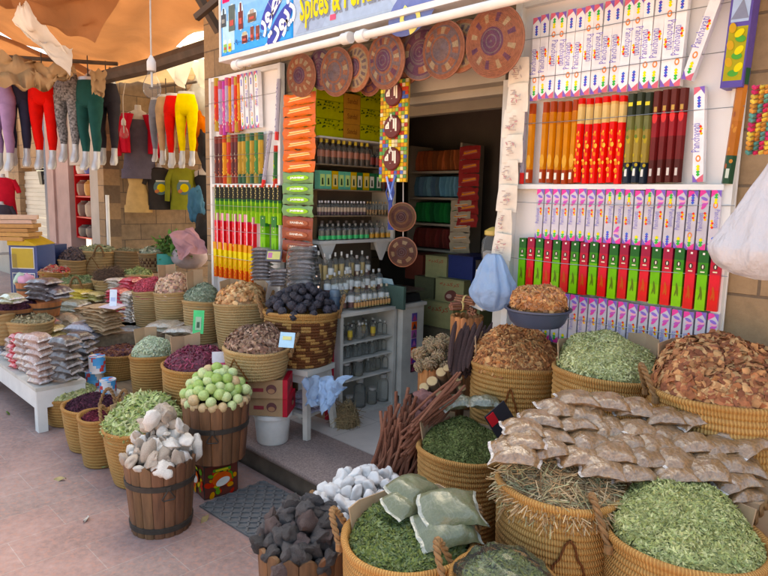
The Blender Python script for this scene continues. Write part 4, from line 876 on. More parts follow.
proto('l_jungle', plainpack(.046, .29, [(0, (.22, .45, .02)), (.3, (.10, .30, .03)), (.55, (.015, .10, .03)), (.62, (.02, .02, .015)), (1, (.02, .02, .015))], decal=lambda m, y, h: (ell(m, 0, -h*.2, .010, h*.42, 0, (.32, .55, .03), y), ell(m, 0, -h*.25, .004, h*.25, 0, (.1, .1, .02), y-.0004), [dia(m, (k % 2-.5)*.008, h*(.35+.12*k), .007, (.6, .5, .2), y-.0006) for k in range(5)], rect(m, -.012, h*.9, .024, h*.1, (.45, .08, .03), y))))
proto('l_rose', plainpack(.05, .32, [(0, (.65, .012, .04)), (.75, (.6, .02, .09)), (.8, (.6, .25, .3)), (1, (.5, .1, .2))], False, lambda m, y, h: (rect(m, .012, -h, .012, 2*h, (.8, .6, .62), y), dots([(.8, .1, .2), (.7, .5, .5)], 4)(m, y, h))))
proto('l_lime', plainpack(.075, .32, [(0, (.2, .5, .02)), (.5, (.14, .40, .02)), (.75, (.02, .16, .03)), (1, (.015, .08, .02))], False, flame((.05, .2, .01))))
proto('l_yellow', plainpack(.06, .28, [(0, (.7, .12, .02)), (.3, (.75, .45, .02)), (.6, (.75, .6, .04)), (.8, (.7, .3, .05)), (1, (.6, .1, .15))], False, dots([(.75, .1, .02), (.8, .7, .1), (.8, .35, .03)], 8)))
Z = lambda px, py: at(px, py, Y=Yp).z
zc = (Z(238, 75)+Z(240, 132))/2
for k, x in zip(['l_red', 'l_lilac', 'l_pink', 'l_lilac', 'l_orange', 'l_lilac', 'l_red', 'l_orange'], [217, 221, 224.5, 227.5, 231, 234, 237, 240]):
    PK[k].put((rowx(x, 105), Yp, zc+rnd.uniform(-.02, .02)), (0, R_(rnd.uniform(-2.5, 0)), 0), (1.12, 1, 1), {'l_red': 'tall red and gold incense tube high on the left rack', 'l_lilac': 'tall lilac speckled incense tube high on the left rack', 'l_pink': 'tall pink incense tube high on the left rack', 'l_orange': 'tall orange incense tube high on the left rack'}[k], {'l_red': 'tall red tubes', 'l_lilac': 'tall lilac tubes', 'l_orange': 'tall orange tubes'}.get(k, 'tall pink tubes'))
for k, x in enumerate((244.5, 249, 254, 259)): PK['p0'].put((rowx(x, 105), Yp-.004, zc+.005), (0, R_(-3)+(math.pi if k % 2 else 0), 0), 1.06, 'tall white Panchavati box high on the left rack', 'tall white boxes on the left rack')
zc = (Z(238, 136)+Z(238, 182))/2
for k, x in zip(['l_wine', 'l_wine', 'l_orange', 'l_red', 'l_wine', 'l_wine', 'l_gold', 'l_gold', 'l_green', 'l_gold', 'l_green', 'l_gold'], [217, 221, 225, 229.5, 233.5, 237, 240.5, 244.5, 248.5, 252.5, 257, 261]):
    PK[k].put((rowx(x, 160), Yp, zc), (0, R_(rnd.uniform(-1, 1)), 0), (1.15, 1, .92 if k in ('l_red', 'l_orange') else 1), {'l_wine': 'dark wine incense tube in the second row of the left rack', 'l_orange': 'orange incense tube among dark ones in the second row', 'l_red': 'red and gold incense tube among dark ones in the second row', 'l_gold': 'gold and green incense tube in the second row of the left rack', 'l_green': 'dark green incense tube in the second row of the left rack'}[k], {'l_wine': 'wine tubes on the left rack', 'l_gold': 'gold tubes on the left rack', 'l_green': 'green tubes on the left rack'}.get(k, 'bright tubes in the second row'))
PK['speckle'].put((rowx(268, 160), Yp-.01, (Z(268, 135)+Z(266, 184))/2), (0, R_(14), 0), (1.2, 1.2, 1.08), 'speckled incense tube with a red foot leaning aslant on the left rack'); PK['speckle'].put((rowx(279, 112), Yp-.01, Z(279, 110)), (0, R_(4), 0), (1.2, 1.2, 1.1), 'speckled incense tube hanging upright at the right post of the left rack'); PK['l_hex'].put((rowx(276, 166), Yp, Z(276, 166)), (0, R_(2), 0), 1, 'short green incense tube beside the leaning speckled one')
zc = (Z(245, 190)+Z(245, 217))/2
for i in range(15): PK['l_jungle'].put((rowx(217.5+4.45*i, 203), Yp, zc+rnd.uniform(-.004, .004)), (0, 0, 0), (.86, .9, .95), 'green incense tube with a black top in the third row of the left rack', 'green and black tubes on the left rack')
zc = (Z(235, 219)+Z(235, 246))/2
for i in range(6): PK['l_rose'].put((rowx(218+5.9*i, 232), Yp, zc), (0, 0, 0), (1, .8, .9), 'rose red incense box with a pale stripe on the left rack', 'rose red boxes on the left rack')
PK['l_rose'].put((rowx(254, 232), Yp, zc), (0, R_(1), 0), (.5, .8, .8), 'narrow rose red incense box left of the two lime green ones')
for i in range(2): PK['l_lime'].put((rowx(265+11*i, 235), Yp, zc-.01), (0, 0, 0), (.9, .6, .95), 'wide lime green incense box near the bottom of the left rack', 'wide lime green boxes')
zc = (Z(232, 248)+Z(232, 274))/2
for i in range(8): PK['l_yellow'].put((rowx(218+5.0*i, 260), Yp-.012, zc), (0, R_(rnd.uniform(-2, 2)), 0), (.78, .6, 1), 'yellow and orange incense box in the lowest row of the left rack', 'yellow and orange boxes')

# hanging packet strips
def strip(label, px, pys, Y, w, hh, cols, motif, tx=None, name='packet_strip', lean=0):
    z1 = at(px, pys[0], Y=Y); root = thing(name, label, 'packets', (z1.x, Y, z1.z))
    n = len(cols)
    for i in range(n):
        cc = cols[i]; mb = pillow(w, hh*.96, .022, cc, i*7+3, seam=.06, cw=tuple(x*.9+.05 for x in cc), nu=12, nv=8, lump=.1); mb.v = [(x, z*.9-.0, y) for (x, y, z) in mb.v]; mb.f = [f[::-1] for f in mb.f]
        k, ov, tc, word = motif[i]
        if ov: ell(mb, 0, 0, w*.36, hh*.27, 0, ov, -.0135, 20)
        if word: text(mb, word, hh*.22, T(0, -.016, 0) @ FACE, tc, m=0, bold=.001, res=1, width=w*.46)
        else:
            for q in range(3): mb.add([(-w*.36+.02*q, -.0135-.001*q, -hh*(.22-.1*q)), (w*.38, -.0135-.001*q, -hh*(.02-.1*q)), (w*.3, -.0135-.001*q, hh*(.12+.04*q)), (-w*.3, -.0135-.001*q, -hh*(.1-.1*q))], [(0, 1, 2, 3)], tc if q != 1 else (.75, .3, .06))
        mb.build('packet', 'sachet', root, loc=(lean*i, -.004*(i % 2), -hh*(i+.5)+rnd.uniform(-.003, .003)), ang=80)
Yst = 2.62
zt, zb = at(300, 93, Y=Yst).z, at(300, 172, Y=Yst).z; h_ = (zt-zb)/7
strip('hanging strip of orange sachets left of the doorway', 300.5, (93,), Yst, .345, h_, [(.62, .14, .015)]*7, [(0, None, (.8, .62, .3), None)]*7)
zt2 = at(298, 216, Y=Yst).z; h2 = (zb-zt2)/4
strip('hanging strip of green sachets lettered JASMINE', 299, (172.5,), Yst, .335, h2, [(.16, .28, .12)]*4, [(0, (.28, .55, .05), (.9, .92, .85), 'JASMINE')]*4)
zb3 = at(298, 252, Y=Yst).z; h3 = (zt2-zb3)/3
strip('hanging strip of brown sachets lettered SANDAL', 298.5, (216.5,), Yst, .335, h3, [(.24, .05, .025)]*4, [(0, (.36, .10, .05), (.8, .7, .6), 'SANDAL')]*4)
# card strip by the right rack
cs = thing('card_strip', 'string of white printed paper cards hanging at the left rack post', 'cards', at(520, 58, Y=2.585))
a, b_ = at(519, 58, Y=2.585), at(497, 280, Y=2.585); n = 9
for i in range(n):
    mb = MB(Matrix.Rotation(R_(rnd.uniform(-16, 16)), 4, 'Z') @ Matrix.Rotation(R_(3+rnd.uniform(-3, 3)), 4, 'Y')); w, h = .098, .128
    mb.grid(lambda u, v: ((u-.5)*w, -.012*math.sin(u*3+v*2), -v*h), 6, 5, (.70, .64, .55)); mb.v += [(x, y+.001, z) for x, y, z in mb.v]; m_ = len(mb.f); mb.f += [tuple(q+len(mb.v)//2 for q in f[::-1]) for f in mb.f]; mb.c += mb.c[:]; mb.m += mb.m[:]
    for k in range(8): rect(mb, rnd.uniform(-.035, .0), -h*.25-k*.009, rnd.uniform(.012, .035), .003, (.42, .30, .26), -.0145)
    for k in range(6): ell(mb, rnd.uniform(-.028, .028), -h*.5+rnd.uniform(-.025, .025), .010, .003, rnd.uniform(0, 3), rnd.choice([(.5, .25, .25), (.45, .4, .38)]), -.0146-.0002*k, 8)
    mb.build('card', 'carton', cs, loc=(a.lerp(b_, i/n)-a)+Vector((.01*(i % 2), -.006*(i % 2), 0)), ang=60)
MB().tube([(0, .012, .06), b_-a], .0015, 4).build('string', 'cord', cs)
# blue bag, lantern, paper bag
def bagmesh(w, h, d, seed, pinch=.12, fold=1.0, tb=.62, ex=.85):
    from mathutils import noise
    mb = MB(); seg, n = 64, 34; prof = []; vs = []; fs = []
    for j in range(n+1):
        t = j/n; k = (1-t)**.0; f = pinch+(1-pinch)*(t/tb)**ex if t < tb else math.sqrt(max(0.02, 1-((t-tb)/(1-tb))**2.2))
        for i in range(seg):
            a = 6.28319*i/seg; r_ = f*(1+.16*fold*noise.noise(Vector((math.cos(a)*2.4, math.sin(a)*2.4, t*1.6+seed)))+.10*fold*(1-t)*math.sin(a*7+seed)+.13*fold*(.35-abs(noise.noise(Vector((math.cos(a)*2.6, math.sin(a)*2.6, t*2.4+seed)))))+.06*fold*(.35-abs(noise.noise(Vector((math.cos(a)*6, math.sin(a)*6, t*6+seed))))))
            vs.append((w/2*r_*math.cos(a)+.05*w*noise.noise(Vector((0, 0, t*3+seed))), d/2*r_*math.sin(a), -t*h))
    for j in range(n):
        for i in range(seg): q = (i+1) % seg; fs.append((j*seg+i, (j+1)*seg+i, (j+1)*seg+q, j*seg+q))
    fs.append(tuple(n*seg+i for i in range(seg))); fs.append(tuple(range(seg))[::-1])
    mb.add(vs, fs); return mb
p = at(494, 254, Y=2.52); tag(bagmesh(.21, .28, .15, 3, .25, 1.8, .6, .7).build('plastic_bag', 'thin_bag', loc=p, ang=180), 'pale blue plastic bag hanging by the string of cards', 'bag')
p = at(774, 158, D=1.95); tag(bagmesh(.31, .38, .22, 8, .05, 1.2, .74, 1.05).build('plastic_bag', 'white_bag', loc=p, ang=180), 'full white plastic bag hanging at the right edge', 'bag')
tag(MB().tube([p+Vector((0, 0, -.01)), p+Vector((.02, .05, .45))], .004, 6).build('string', 'cord'), 'string holding up the full white plastic bag', 'string')
p = at(492, 262, Y=2.68); ln = thing('glass_jar', 'glass jar with a brassy rim hanging above the blue bag', 'jar', p)
MB().lathe([(.01, 0), (.05, .005), (.058, .05), (.055, .11), (.035, .14)], 24).build('glass_body', 'glass', ln); MB().lathe([(.036, .135), (.045, .14), (.045, .16), (.02, .175), (.005, .18)], 24, (.5, .36, .12)).build('lid', 'plastic', ln); MB().lathe([(.01, .005), (.045, .01), (.05, .05), (.03, .06)], 20, (.32, .3, .28)).build('filling', 'seed', ln)
p = at(481, 290, Y=2.66); mb = MB(Matrix.Rotation(R_(10), 4, 'Y')); mb.box((0, 0, 0), (.085, .03, .20), (.72, .66, .6)); rect(mb, -.025, -.04, .05, .10, (.6, .28, .05), -.0165)
tag(mb.build('paper_bag', 'carton', loc=p, smooth=False), 'white paper packet with an orange panel left of the blue bag', 'packet')
# colourful bead hanging at right edge
p = at(772, 85, D=1.9); mb = MB()
for k in range(15):
    for q in range(7): mb.tube([(-.05+q*.016, .012*math.sin(q), -.014*k), (-.042+q*.016, -.012, -.014*k-.006), (-.034+q*.016, .012*math.sin(q+1), -.014*k)], .0065, 5, jit([(.5, .05, .12), (.6, .45, .12), (.55, .25, .08), (.12, .3, .25)][(k//2+q) % 4], .2))
tag(mb.build('woven_hanging', 'cloth', loc=p), 'bright knitted hanging at the far right edge', 'decoration')
# ------------------------------------------------------------------ left inside wall: bottle shelves
SX = -3.33; bs = thing('bottle_shelf', 'tall shelf of bottles and boxes on the left wall of the doorway', 'shelf', (SX, 2.68, 0))
def sy_(px, py): q = at(px, py, X=SX); return q.y, q.z
ya, yb = sy_(318, 240)[0], sy_(391, 240)[0]
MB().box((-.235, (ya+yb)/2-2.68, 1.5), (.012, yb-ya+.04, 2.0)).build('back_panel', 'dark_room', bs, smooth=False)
lv = [sy_(350, y)[1] for y in (241.5, 216, 190.5, 166)]
for k, z in enumerate(lv): MB().box((-.11, (ya+yb)/2-2.68, z), (.24, yb-ya, .022 if k == 0 else .008)).build('shelf_board', 'white_paint' if k == 0 else 'plank', bs, smooth=False)
MB().box((-.11, yb-2.66, 1.75), (.24, .02, 1.1)).build('side_panel', 'worn_white', bs, smooth=False)
for y in (ya+.02-2.68, yb-.16-2.68): MB().add([(-.0, y, lv[0]-.012), (-.0, y+.14, lv[0]-.012), (-.0, y+.07, lv[0]-.15), (-.03, y, lv[0]-.012), (-.03, y+.14, lv[0]-.012), (-.03, y+.07, lv[0]-.15)], [(0, 1, 2), (5, 4, 3), (0, 2, 5, 3), (2, 1, 4, 5)]).build('bracket', 'white_paint', bs, smooth=False)
def bottle(name, r, h, liq, capc, label=None, lh=.25, lc=(.8, .8, .78), neck=.35, gl='glass', fill=.6):
    mb = MB(); b = h*.68
    mb.lathe([(r*.9, 0), (r, h*.03), (r, b), (r*.8, b+h*.06), (r*neck, b+h*.12), (r*neck, h*.9)], 12, m=0)
    mb.lathe([(.001, .003), (r*.86, .003), (r*.88, b*fill), (.001, b*fill)], 10, liq, m=1)
    mb.lathe([(r*neck*1.25, h*.86), (r*neck*1.3, h), (.001, h*1.005)], 10, capc, m=1)
    if label: mb.lathe([(r*1.015, h*label), (r*1.015, h*(label+lh))], 12, lc, m=1)
    return Proto(tag(mb.build(name, [gl, 'plastic']), 'x', 'bottle'))
def rowb(prs, px0, px1, py, zoff, n, dx, labs, grp, X=SX, z=None, tagcat='bottle', rot=True):
    for i in range(n):
        q = at(px0+(px1-px0)*i/(n-1), py, X=X+dx); pr = prs[i % len(prs)] if isinstance(prs, list) else prs(i)
        o = pr.put((X+dx, q.y+rnd.uniform(-.004, .004), (z if z is not None else q.z)+zoff), (0, 0, rnd.uniform(0, 6) if rot else 0), 1, labs if isinstance(labs, str) else labs[i % len(labs)], grp)
b1 = bottle('oil_bottle', .026, .17, (.10, .045, .015), (.75, .62, .04), .3, .25, (.42, .16, .10), fill=.9)
rowb([b1], 321, 367, 160, .004, 9, -.06, 'dark oil bottle with a yellow cap on the top bottle shelf', 'yellow capped bottles', z=lv[3])
b1b = bottle('black_bottle', .024, .13, (.02, .012, .012), (.03, .02, .02), .15, .4, (.30, .04, .03), fill=.95); rowb([b1b], 371, 389, 166, .004, 4, -.06, 'small black bottle right of the yellow capped bottles', 'small black bottles', z=lv[3])
mb = MB().box((0, 0, .06), (.05, .058, .12), (.10, .36, .25)); 
def tbox(c1, c2): 
    m = MB().box((0, 0, .062), (.05, .056, .124), c1); m.add([(.0256, -.02, .02), (.0256, .02, .02), (.0256, .02, .1), (.0256, -.02, .1)], [(0, 1, 2, 3)], c2); m.add([(.026, -.008, .03), (.026, .01, .03), (.026, .006, .075), (.026, -.006, .075)], [(0, 1, 2, 3)], (.03, .06, .03)); return Proto(tag(m.build('tea_box', 'gloss_carton', smooth=False), 'x', 'box'))
t1, t2, t3 = tbox((.16, .5, .35), (.55, .75, .3)), tbox((.62, .42, .06), (.75, .65, .3)), tbox((.03, .16, .07), (.7, .72, .66))
rowb(lambda i: [t1, t1, t2, t1, t1, t2, t3, t2, t3, t3][i], 320, 376, 190, .005, 10, -.05, ['small green and yellow printed box on the second bottle shelf'], 'small printed boxes', z=lv[2], rot=False)
for o in bpy.data.objects:
    if o.name.startswith('tea_box'): o['label'] = {t1.o.data: 'small mint green printed box on the second bottle shelf', t2.o.data: 'small amber yellow printed box on the second bottle shelf', t3.o.data: 'small dark green and white box on the second bottle shelf'}[o.data]; o['group'] = {t1.o.data: 'mint green boxes', t2.o.data: 'amber boxes', t3.o.data: 'dark green boxes'}[o.data]
rowb([b1b], 379, 388, 192, .004, 2, -.05, 'small black bottle beside the dark green boxes', 'pair of small black bottles', z=lv[2])
b2 = bottle('attar_bottle', .017, .10, (.12, .03, .06), (.72, .70, .72), .25, .3, (.55, .42, .3)); rowb([b2], 319, 364, 216, .004, 15, -.04, 'small violet brown bottle with a white cap on the third shelf', 'white capped small bottles', z=lv[1])
b3 = bottle('amber_bottle', .013, .10, (.42, .20, .04), (.4, .25, .08), None); rowb([b3], 367, 388, 215, .004, 8, -.04, 'slim amber bottle at the right end of the third shelf', 'slim amber bottles', z=lv[1])
b4 = bottle('perfume_bottle', .028, .13, (.20, .09, .10), (.25, .2, .2), .2, .35, (.60, .50, .56)); rowb([b4], 322, 386, 235, .011, 9, -.15, 'clear bottle with a lilac label on the bottom bottle shelf', 'lilac labelled bottles', z=lv[0])
b5 = bottle('green_bottle', .024, .115, (.2, .2, .14), (.3, .3, .28), .07, .22, (.02, .62, .18), neck=.3, fill=.9); b6 = bottle('amber_perfume_bottle', .022, .115, (.5, .4, .2), (.35, .3, .25), .07, .25, (.72, .34, .02), neck=.3)
rowb([b5], 322, 366, 238, .011, 9, -.04, 'clear bottle with a glowing green label on the bottom shelf', 'green labelled bottles', z=lv[0]); rowb([b6], 371, 388, 238, .011, 4, -.04, 'clear bottle with an orange label on the bottom shelf', 'orange labelled bottles', z=lv[0])
# yellow green patterned cartons on top
def carton(wy, h, c1, c2, kind):
    m = MB().box((0, 0, h/2), (.16, wy, h), c1); g = random.Random(3)
    for k in range(34):
        y, z = g.uniform(-wy*.47, wy*.47), g.uniform(h*.45, h*.95); s = g.uniform(.004, .011)
        if kind: m.add([(.0805+.0001*k, y-s, z-s*.6), (.0805+.0001*k, y+s, z-s*.4), (.0805+.0001*k, y+s*.7, z+s*.7), (.0805+.0001*k, y-s*.6, z+s*.6)], [(0, 1, 2, 3)], g.choice([(.10, .16, .02), (.03, .07, .015), (.3, .34, .03)]))
    if not kind: text(m, 'Sandal', h*.5, T(.082, 0, h*.5) @ Matrix.Rotation(R_(90), 4, 'Z') @ FACE, (.16, .05, .02), width=wy*.6)
    return Proto(tag(m.build('carton', 'gloss_carton', smooth=False), 'x', 'carton'))
zt = lv[3]+.185; MB().box((-.11, (ya+yb)/2-2.68, zt-.006), (.24, yb-ya, .012)).build('shelf_board', 'white_paint', bs, smooth=False)
cy, co = carton(.235, .115, (.44, .48, .035), None, 1), carton(.15, .10, (.50, .27, .07), None, 0)
yy = [sy_(331, 120)[0], sy_(353, 130)[0], sy_(370, 130)[0]]
for k in range(4): cy.put((SX-.09, yy[0], zt+.118*k), (0, 0, 0), 1, 'yellow green leafy carton stacked on the left of the top shelf', 'leafy cartons, left stack')
for k in range(3): co.put((SX-.09, yy[1], zt+.102*k), (0, 0, 0), 1, 'tan carton stacked between the yellow green cartons', 'tan cartons')
for k in range(4): cy.put((SX-.09, yy[2]+.03, zt+.112*k-.0), (0, 0, 0), .95, 'yellow green leafy carton stacked on the right of the top shelf', 'leafy cartons, right stack')
# ------------------------------------------------------------------ glass display cabinet facing +X
CX = -2.98; y0, y1, zt = 2.62, 3.14, .84; cab = thing('display_cabinet', 'white open display cabinet full of empty glass bottles', 'cabinet', (CX, y0, .152)); d, w, h = .34, y1-y0, zt-.152
for y in (.012, w-.012): MB().box((-d/2, y, h/2), (d, .024, h)).build('side_panel', 'worn_white', cab, smooth=False)
MB().box((-d+.006, w/2, h/2), (.012, w-.05, h-.04)).build('back_panel', 'worn_white', cab, smooth=False)
MB().box((-d/2, w/2, h+.011), (d+.03, w+.03, .022)).build('top', 'worn_white', cab, smooth=False)
sz = [at(368, y, X=CX).z-.152 for y in (341, 358, 377, 411)]
for k, z in enumerate(sz): MB().box((-d/2, w/2, z), (d-.02, w-.05, .010 if k < 3 else .02)).build('shelf', 'worn_white', cab, smooth=False)
mb = MB(); zz = sz[3]-.01
for ya_, yb_ in ((0, .12), (w-.12, w)): mb.box((-.008, (ya_+yb_)/2, zz/2-.02+.02), (.016, yb_-ya_, zz))
mb.box((-.008, w/2, zz-.02), (.016, w-.24, .04)); mb.build('plinth', 'worn_white', cab, smooth=False)
e1 = bottle('empty_bottle', .02, .10, (.5, .5, .48), (.65, .65, .62), fill=.06); e2 = bottle('empty_jar', .032, .11, (.4, .36, .25), (.55, .5, .45), fill=.08, neck=.7); e3 = bottle('tall_glass_bottle', .042, .2, (.4, .4, .38), (.5, .5, .48), fill=.04, neck=.5); e4 = bottle('labelled_bottle', .018, .11, (.5, .25, .03), (.05, .05, .06), .2, .4, (.72, .5, .04))
for k, (prs, n, L_, g_) in enumerate((([e1, e1, e4, e1, e1], 11, 'small empty glass bottle on the upper cabinet shelf', 'bottles on the upper cabinet shelf'), ([e1], 13, 'small empty glass bottle in the row on the second cabinet shelf', 'bottles on the second cabinet shelf'), ([e2, e2, e1], 9, 'small glass jar on the third cabinet shelf', 'jars on the third cabinet shelf'), ([e3, e2], 5, 'tall empty glass bottle at the bottom of the cabinet', 'bottles at the bottom of the cabinet'))):
    for r_ in range(2 if k < 2 else 1):
        for i in range(n):
            pr = prs[i % len(prs)]; o = pr.put((CX-.07-.10*r_+rnd.uniform(-.02, .02), y0+.05+(w-.1)*i/(n-1)+rnd.uniform(-.006, .006), .152+sz[k]+.011), (0, 0, rnd.uniform(0, 6)), rnd.uniform(.9, 1.1), L_, g_)
            if pr is e4: o['label'] = 'small bottle with a yellow label on the upper cabinet shelf'; o['group'] = 'yellow labelled bottles'
# perfume bottles on top (tiers)
tr = thing('bottle_tray', 'stepped stand of perfume bottles on the cabinet', 'stand', (CX, y0, zt+.036))
MB().box((-.27, w/2, .085), (.12, w, .17)).build('step', 'plank', tr, smooth=False); MB().box((-.165, w/2, .04), (.09, w, .08)).build('step', 'plank', tr, smooth=False); MB().box((-.02, w-.02, .05), (.22, .02, .16)).build('end_panel', 'green_board', tr, smooth=False)
f1 = bottle('perfume_flask', .03, .17, (.66, .44, .12), (.6, .6, .58), .2, .25, neck=.25); f2 = bottle('perfume_flask', .028, .15, (.62, .32, .04), (.6, .5, .36), .3, .25, neck=.3); f3 = bottle('perfume_flask', .028, .16, (.2, .05, .04), (.55, .5, .46), .28, .28, neck=.3); f4 = bottle('perfume_flask', .026, .20, (.66, .46, .16), (.66, .64, .58), None, neck=.25, fill=.8)
FL = {0: 'pale perfume flask with a white label', 1: 'amber perfume flask with a white label', 2: 'dark red perfume flask with a white label', 3: 'tall straw coloured perfume flask'}
for tier, (X_, z_, n, seq) in enumerate(((-.27, .17, 10, [3, 3, 0, 3, 3, 0, 3, 2, 3, 2]), (-.165, .08, 10, [2, 0, 0, 0, 2, 1, 0, 2, 0, 2]), (-.075, .0, 9, [0, 2, 2, 0, 2, 1, 1, 1, 1]))):
    for i in range(n):
        k = seq[i % len(seq)]; (f1, f2, f3, f4)[k].put((CX+X_+rnd.uniform(-.01, .01), y0+.03+(w-.06)*i/(n-1), zt+.038+z_), (0, 0, rnd.uniform(0, 6)), rnd.uniform(.85, 1.0), FL[k]+' on the '+('back', 'middle', 'front')[tier]+' step of the stand', FL[k]+' '+('back', 'middle', 'front')[tier])
e5 = bottle('tiny_bottle', .012, .055, (.4, .3, .05), (.6, .45, .2), .2, .5, (.6, .3, .1), fill=.9)
for i in range(13): e5.put((CX-.025, y0+.15+.026*i, zt+.038), (0, 0, i), 1, 'tiny bottle in the front row on the cabinet top', 'tiny bottles')
q = at(312, 305, X=CX+.02); fl = thing('steel_flask', 'dark blue insulated flask standing on the cabinet top', 'flask', (CX-.02, y0-.035, zt+.0)); MB().lathe([(.001, 0), (.041, 0), (.043, .01), (.043, .125), (.036, .14), (.001, .142)], 24, (.05, .075, .11)).build('flask_body', 'plastic', fl); MB().lathe([(.034, .14), (.034, .172), (.028, .18), (.001, .181)], 24, (.12, .16, .2)).build('lid', 'plastic', fl)
# white stand with coloured squares, scale
sw = thing('white_stand', 'white painted stand with a strip of seven coloured squares', 'cabinet', (CX+.04, 3.16, .152)); w2 = .22; h2 = at(408, 307, X=CX+.04).z-.152
mb = MB().box((-.16, w2/2, h2/2+.03), (.32, w2, h2-.06)); mb.box((-.01, .03, .03), (.02, .05, .06)).box((-.01, w2-.03, .03), (.02, .05, .06)).box((-.3, w2/2, .03), (.02, w2, .06)); mb.build('stand_body', 'worn_white', sw, smooth=False)
MB().box((-.16, w2/2, h2+.012), (.35, w2+.03, .024)).build('top', 'worn_white', sw, smooth=False)
mb = MB(); cc = [(.12, .08, .3), (.7, .12, .03), (.4, .1, .3), (.1, .06, .28), (.65, .1, .03), (.4, .05, .15), (.07, .02, .03)]; ct = [(.45, .08, .2), (.05, .03, .05), (.12, .08, .12), (.5, .15, .4), (.3, .03, .2), (.1, .05, .3), (.3, .06, .1)]
for k in range(7):
    z = h2-.08-.062*k; mb.box((.002, .12, z), (.004, .052, .058), cc[k]); mb.add([(.0046, .098, z-.022), (.0046, .142, z-.022), (.0046, .12, z+.02)], [(0, 1, 2)], ct[k])
mb.build('coloured_strip', 'carton', sw, smooth=False)
kx = thing('weighing_scale', 'black and silver weighing scale on the white stand', 'scale', (CX-.1, 3.27, .152+h2+.025)); MB().box((0, 0, .03), (.24, .2, .06), (.02, .02, .022), taper=.9).build('scale_body', 'plastic', kx, smooth=False); MB().box((0, 0, .085), (.28, .24, .014)).box((0, 0, .07), (.06, .06, .02)).build('weighing_plate', 'steel', kx, smooth=False)
mb = MB(Matrix.Rotation(R_(25), 4, 'X')); mb.box((0, 0, 0), (.16, .003, .12), (.5, .66, .72)); tag(mb.build('paper_sheet', 'carton', loc=(CX-.12, 3.15, .152+h2+.14), smooth=False), 'pale blue sheet leaning by the weighing scale', 'paper')

# ------------------------------------------------------------------ inside the shop: cloth shelf and boxes
YI = 4.15; P = lambda px, py: at(px, py, Y=YI)
ia, ib, it, ib2 = P(411, 145).x, P(462, 150).x, P(430, 146).z, P(430, 250).z
sh = thing('cloth_shelf', 'white framed shelf of folded scarves deep inside the shop', 'shelf', (ia, YI, ib2)); iw = ib-ia; ih = it-ib2
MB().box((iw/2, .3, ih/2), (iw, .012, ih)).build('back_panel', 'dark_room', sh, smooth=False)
for x in (0, iw): MB().box((x, .14, ih/2), (.02, .3, ih+.02)).build('side_panel', 'beam_paint', sh, smooth=False)
for k in range(4): MB().box((iw/2, .14, ih*k/4 if k else .0), (iw-.025, .3, .018)).build('shelf_board', 'beam_paint', sh, smooth=False)
SC = [((.14, .03, .025), 'dark red'), ((.02, .16, .05), 'green'), ((.14, .26, .36), 'blue grey'), ((.38, .12, .055), 'rust orange')]
for k, (c_, nm) in enumerate(SC):
    mb = MB()
    for s_ in range(9): mb.grid(lambda u, v, s_=s_: (-.028+.056*u, -.03*math.sin(u*3.1)-.01*math.sin(v*5+s_), -.10+.2*v), 4, 4, (1, 1, 1)); 
    for s_ in range(11):
        m2 = MB(Matrix.Rotation(R_(rnd.uniform(-9, 9)), 4, 'Y')); hh = ih/4-.035
        m2.lathe([(.012, 0), (.024, .01), (.027, hh*.5), (.023, hh*.92), (.008, hh*.97)], 10, jit(c_, .35), sy=4.2); o = m2.build('folded_scarf', 'cloth', loc=(ia+.035+(iw-.07)*s_/10, YI+.13, ib2+ih*k/4+.012))
        tag(o, f'folded {nm} scarf on the inner shelf', 'scarf', f'{nm} scarves on the inner shelf')
q = at(477, 146, Y=3.95); rs = [(.30, .03, .035)]*6
strip('hanging strip of dark red sachets inside the shop', 471, (146,), 4.0, .20, .105, [(.28, .035, .035)]*6, [(0, None, (.45, .16, .12), None)]*6)
strip('hanging strip of tan sachets inside the shop', 462, (200,), 4.0, .20, .085, [(.40, .33, .24)]*5, [(0, None, (.55, .48, .4), None)]*5)
def abox(label, px0, px1, py0, py1, Y, c, word, dd=.3, mark=None):
    a, b_ = at(px0, py1, Y=Y), at(px1, py0, Y=Y); w, h = b_.x-a.x, b_.z-a.z
    m = MB().box((w/2, dd/2, h/2), (w, dd, h), c); m.box((w/2, dd/2, h+.001), (w*1.01, dd*1.01, .012), tuple(x*.8 for x in c))
    if word: text(m, word, h*.17, T(w*.5, -.002, h*.84) @ FACE, (.35, .03, .02), width=w*.7)
    if mark: ell(m, w*.55, h*.42, w*.22, h*.2, .4, mark, -.0015); ell(m, w*.5, h*.4, w*.1, h*.08, .1, (.45, .3, .25), -.0025)
    return tag(m.build('storage_box', 'carton', loc=(a.x, Y, a.z), smooth=False), label, 'box')
AR = "\uFEEA\uFEF3\uFEAA\uFEDB\uFEAE\uFEDB"; TAN = (.28, .27, .14)
abox('olive cardboard box with red Arabic lettering, lowest inside the shop', 423, 453, 305, 338, 3.62, TAN, AR); abox('olive box with red lettering and a dark picture in the middle', 435, 464, 282, 304.5, 3.64, TAN, AR, mark=(.14, .05, .04))
abox('olive box with red lettering on top of the stacked boxes', 425, 447, 258, 280.5, 3.7, TAN, AR); abox('dark blue box beside the topmost olive box', 447.5, 473, 258, 281, 3.72, (.02, .03, .12), None); abox('dark olive box left of the middle box', 414, 434, 279, 304, 3.68, (.10, .10, .055), None); abox('olive box behind the lowest box', 454, 480, 305, 338, 3.7, (.2, .2, .1), None); abox('dark olive box at the left of the lowest box', 414, 422, 305, 338, 3.66, (.16, .16, .085), None)
abox('low plain carton beneath the inner boxes', 412, 484, 338.5, 360, 3.6, (.12, .1, .07), None)
abox('dark red carton beneath the cloth shelf', 405, 423, 256, 278, 3.75, (.12, .03, .02), None); abox('dark plain carton beside the blue box', 474, 486, 262, 304, 3.7, (.05, .04, .035), None)
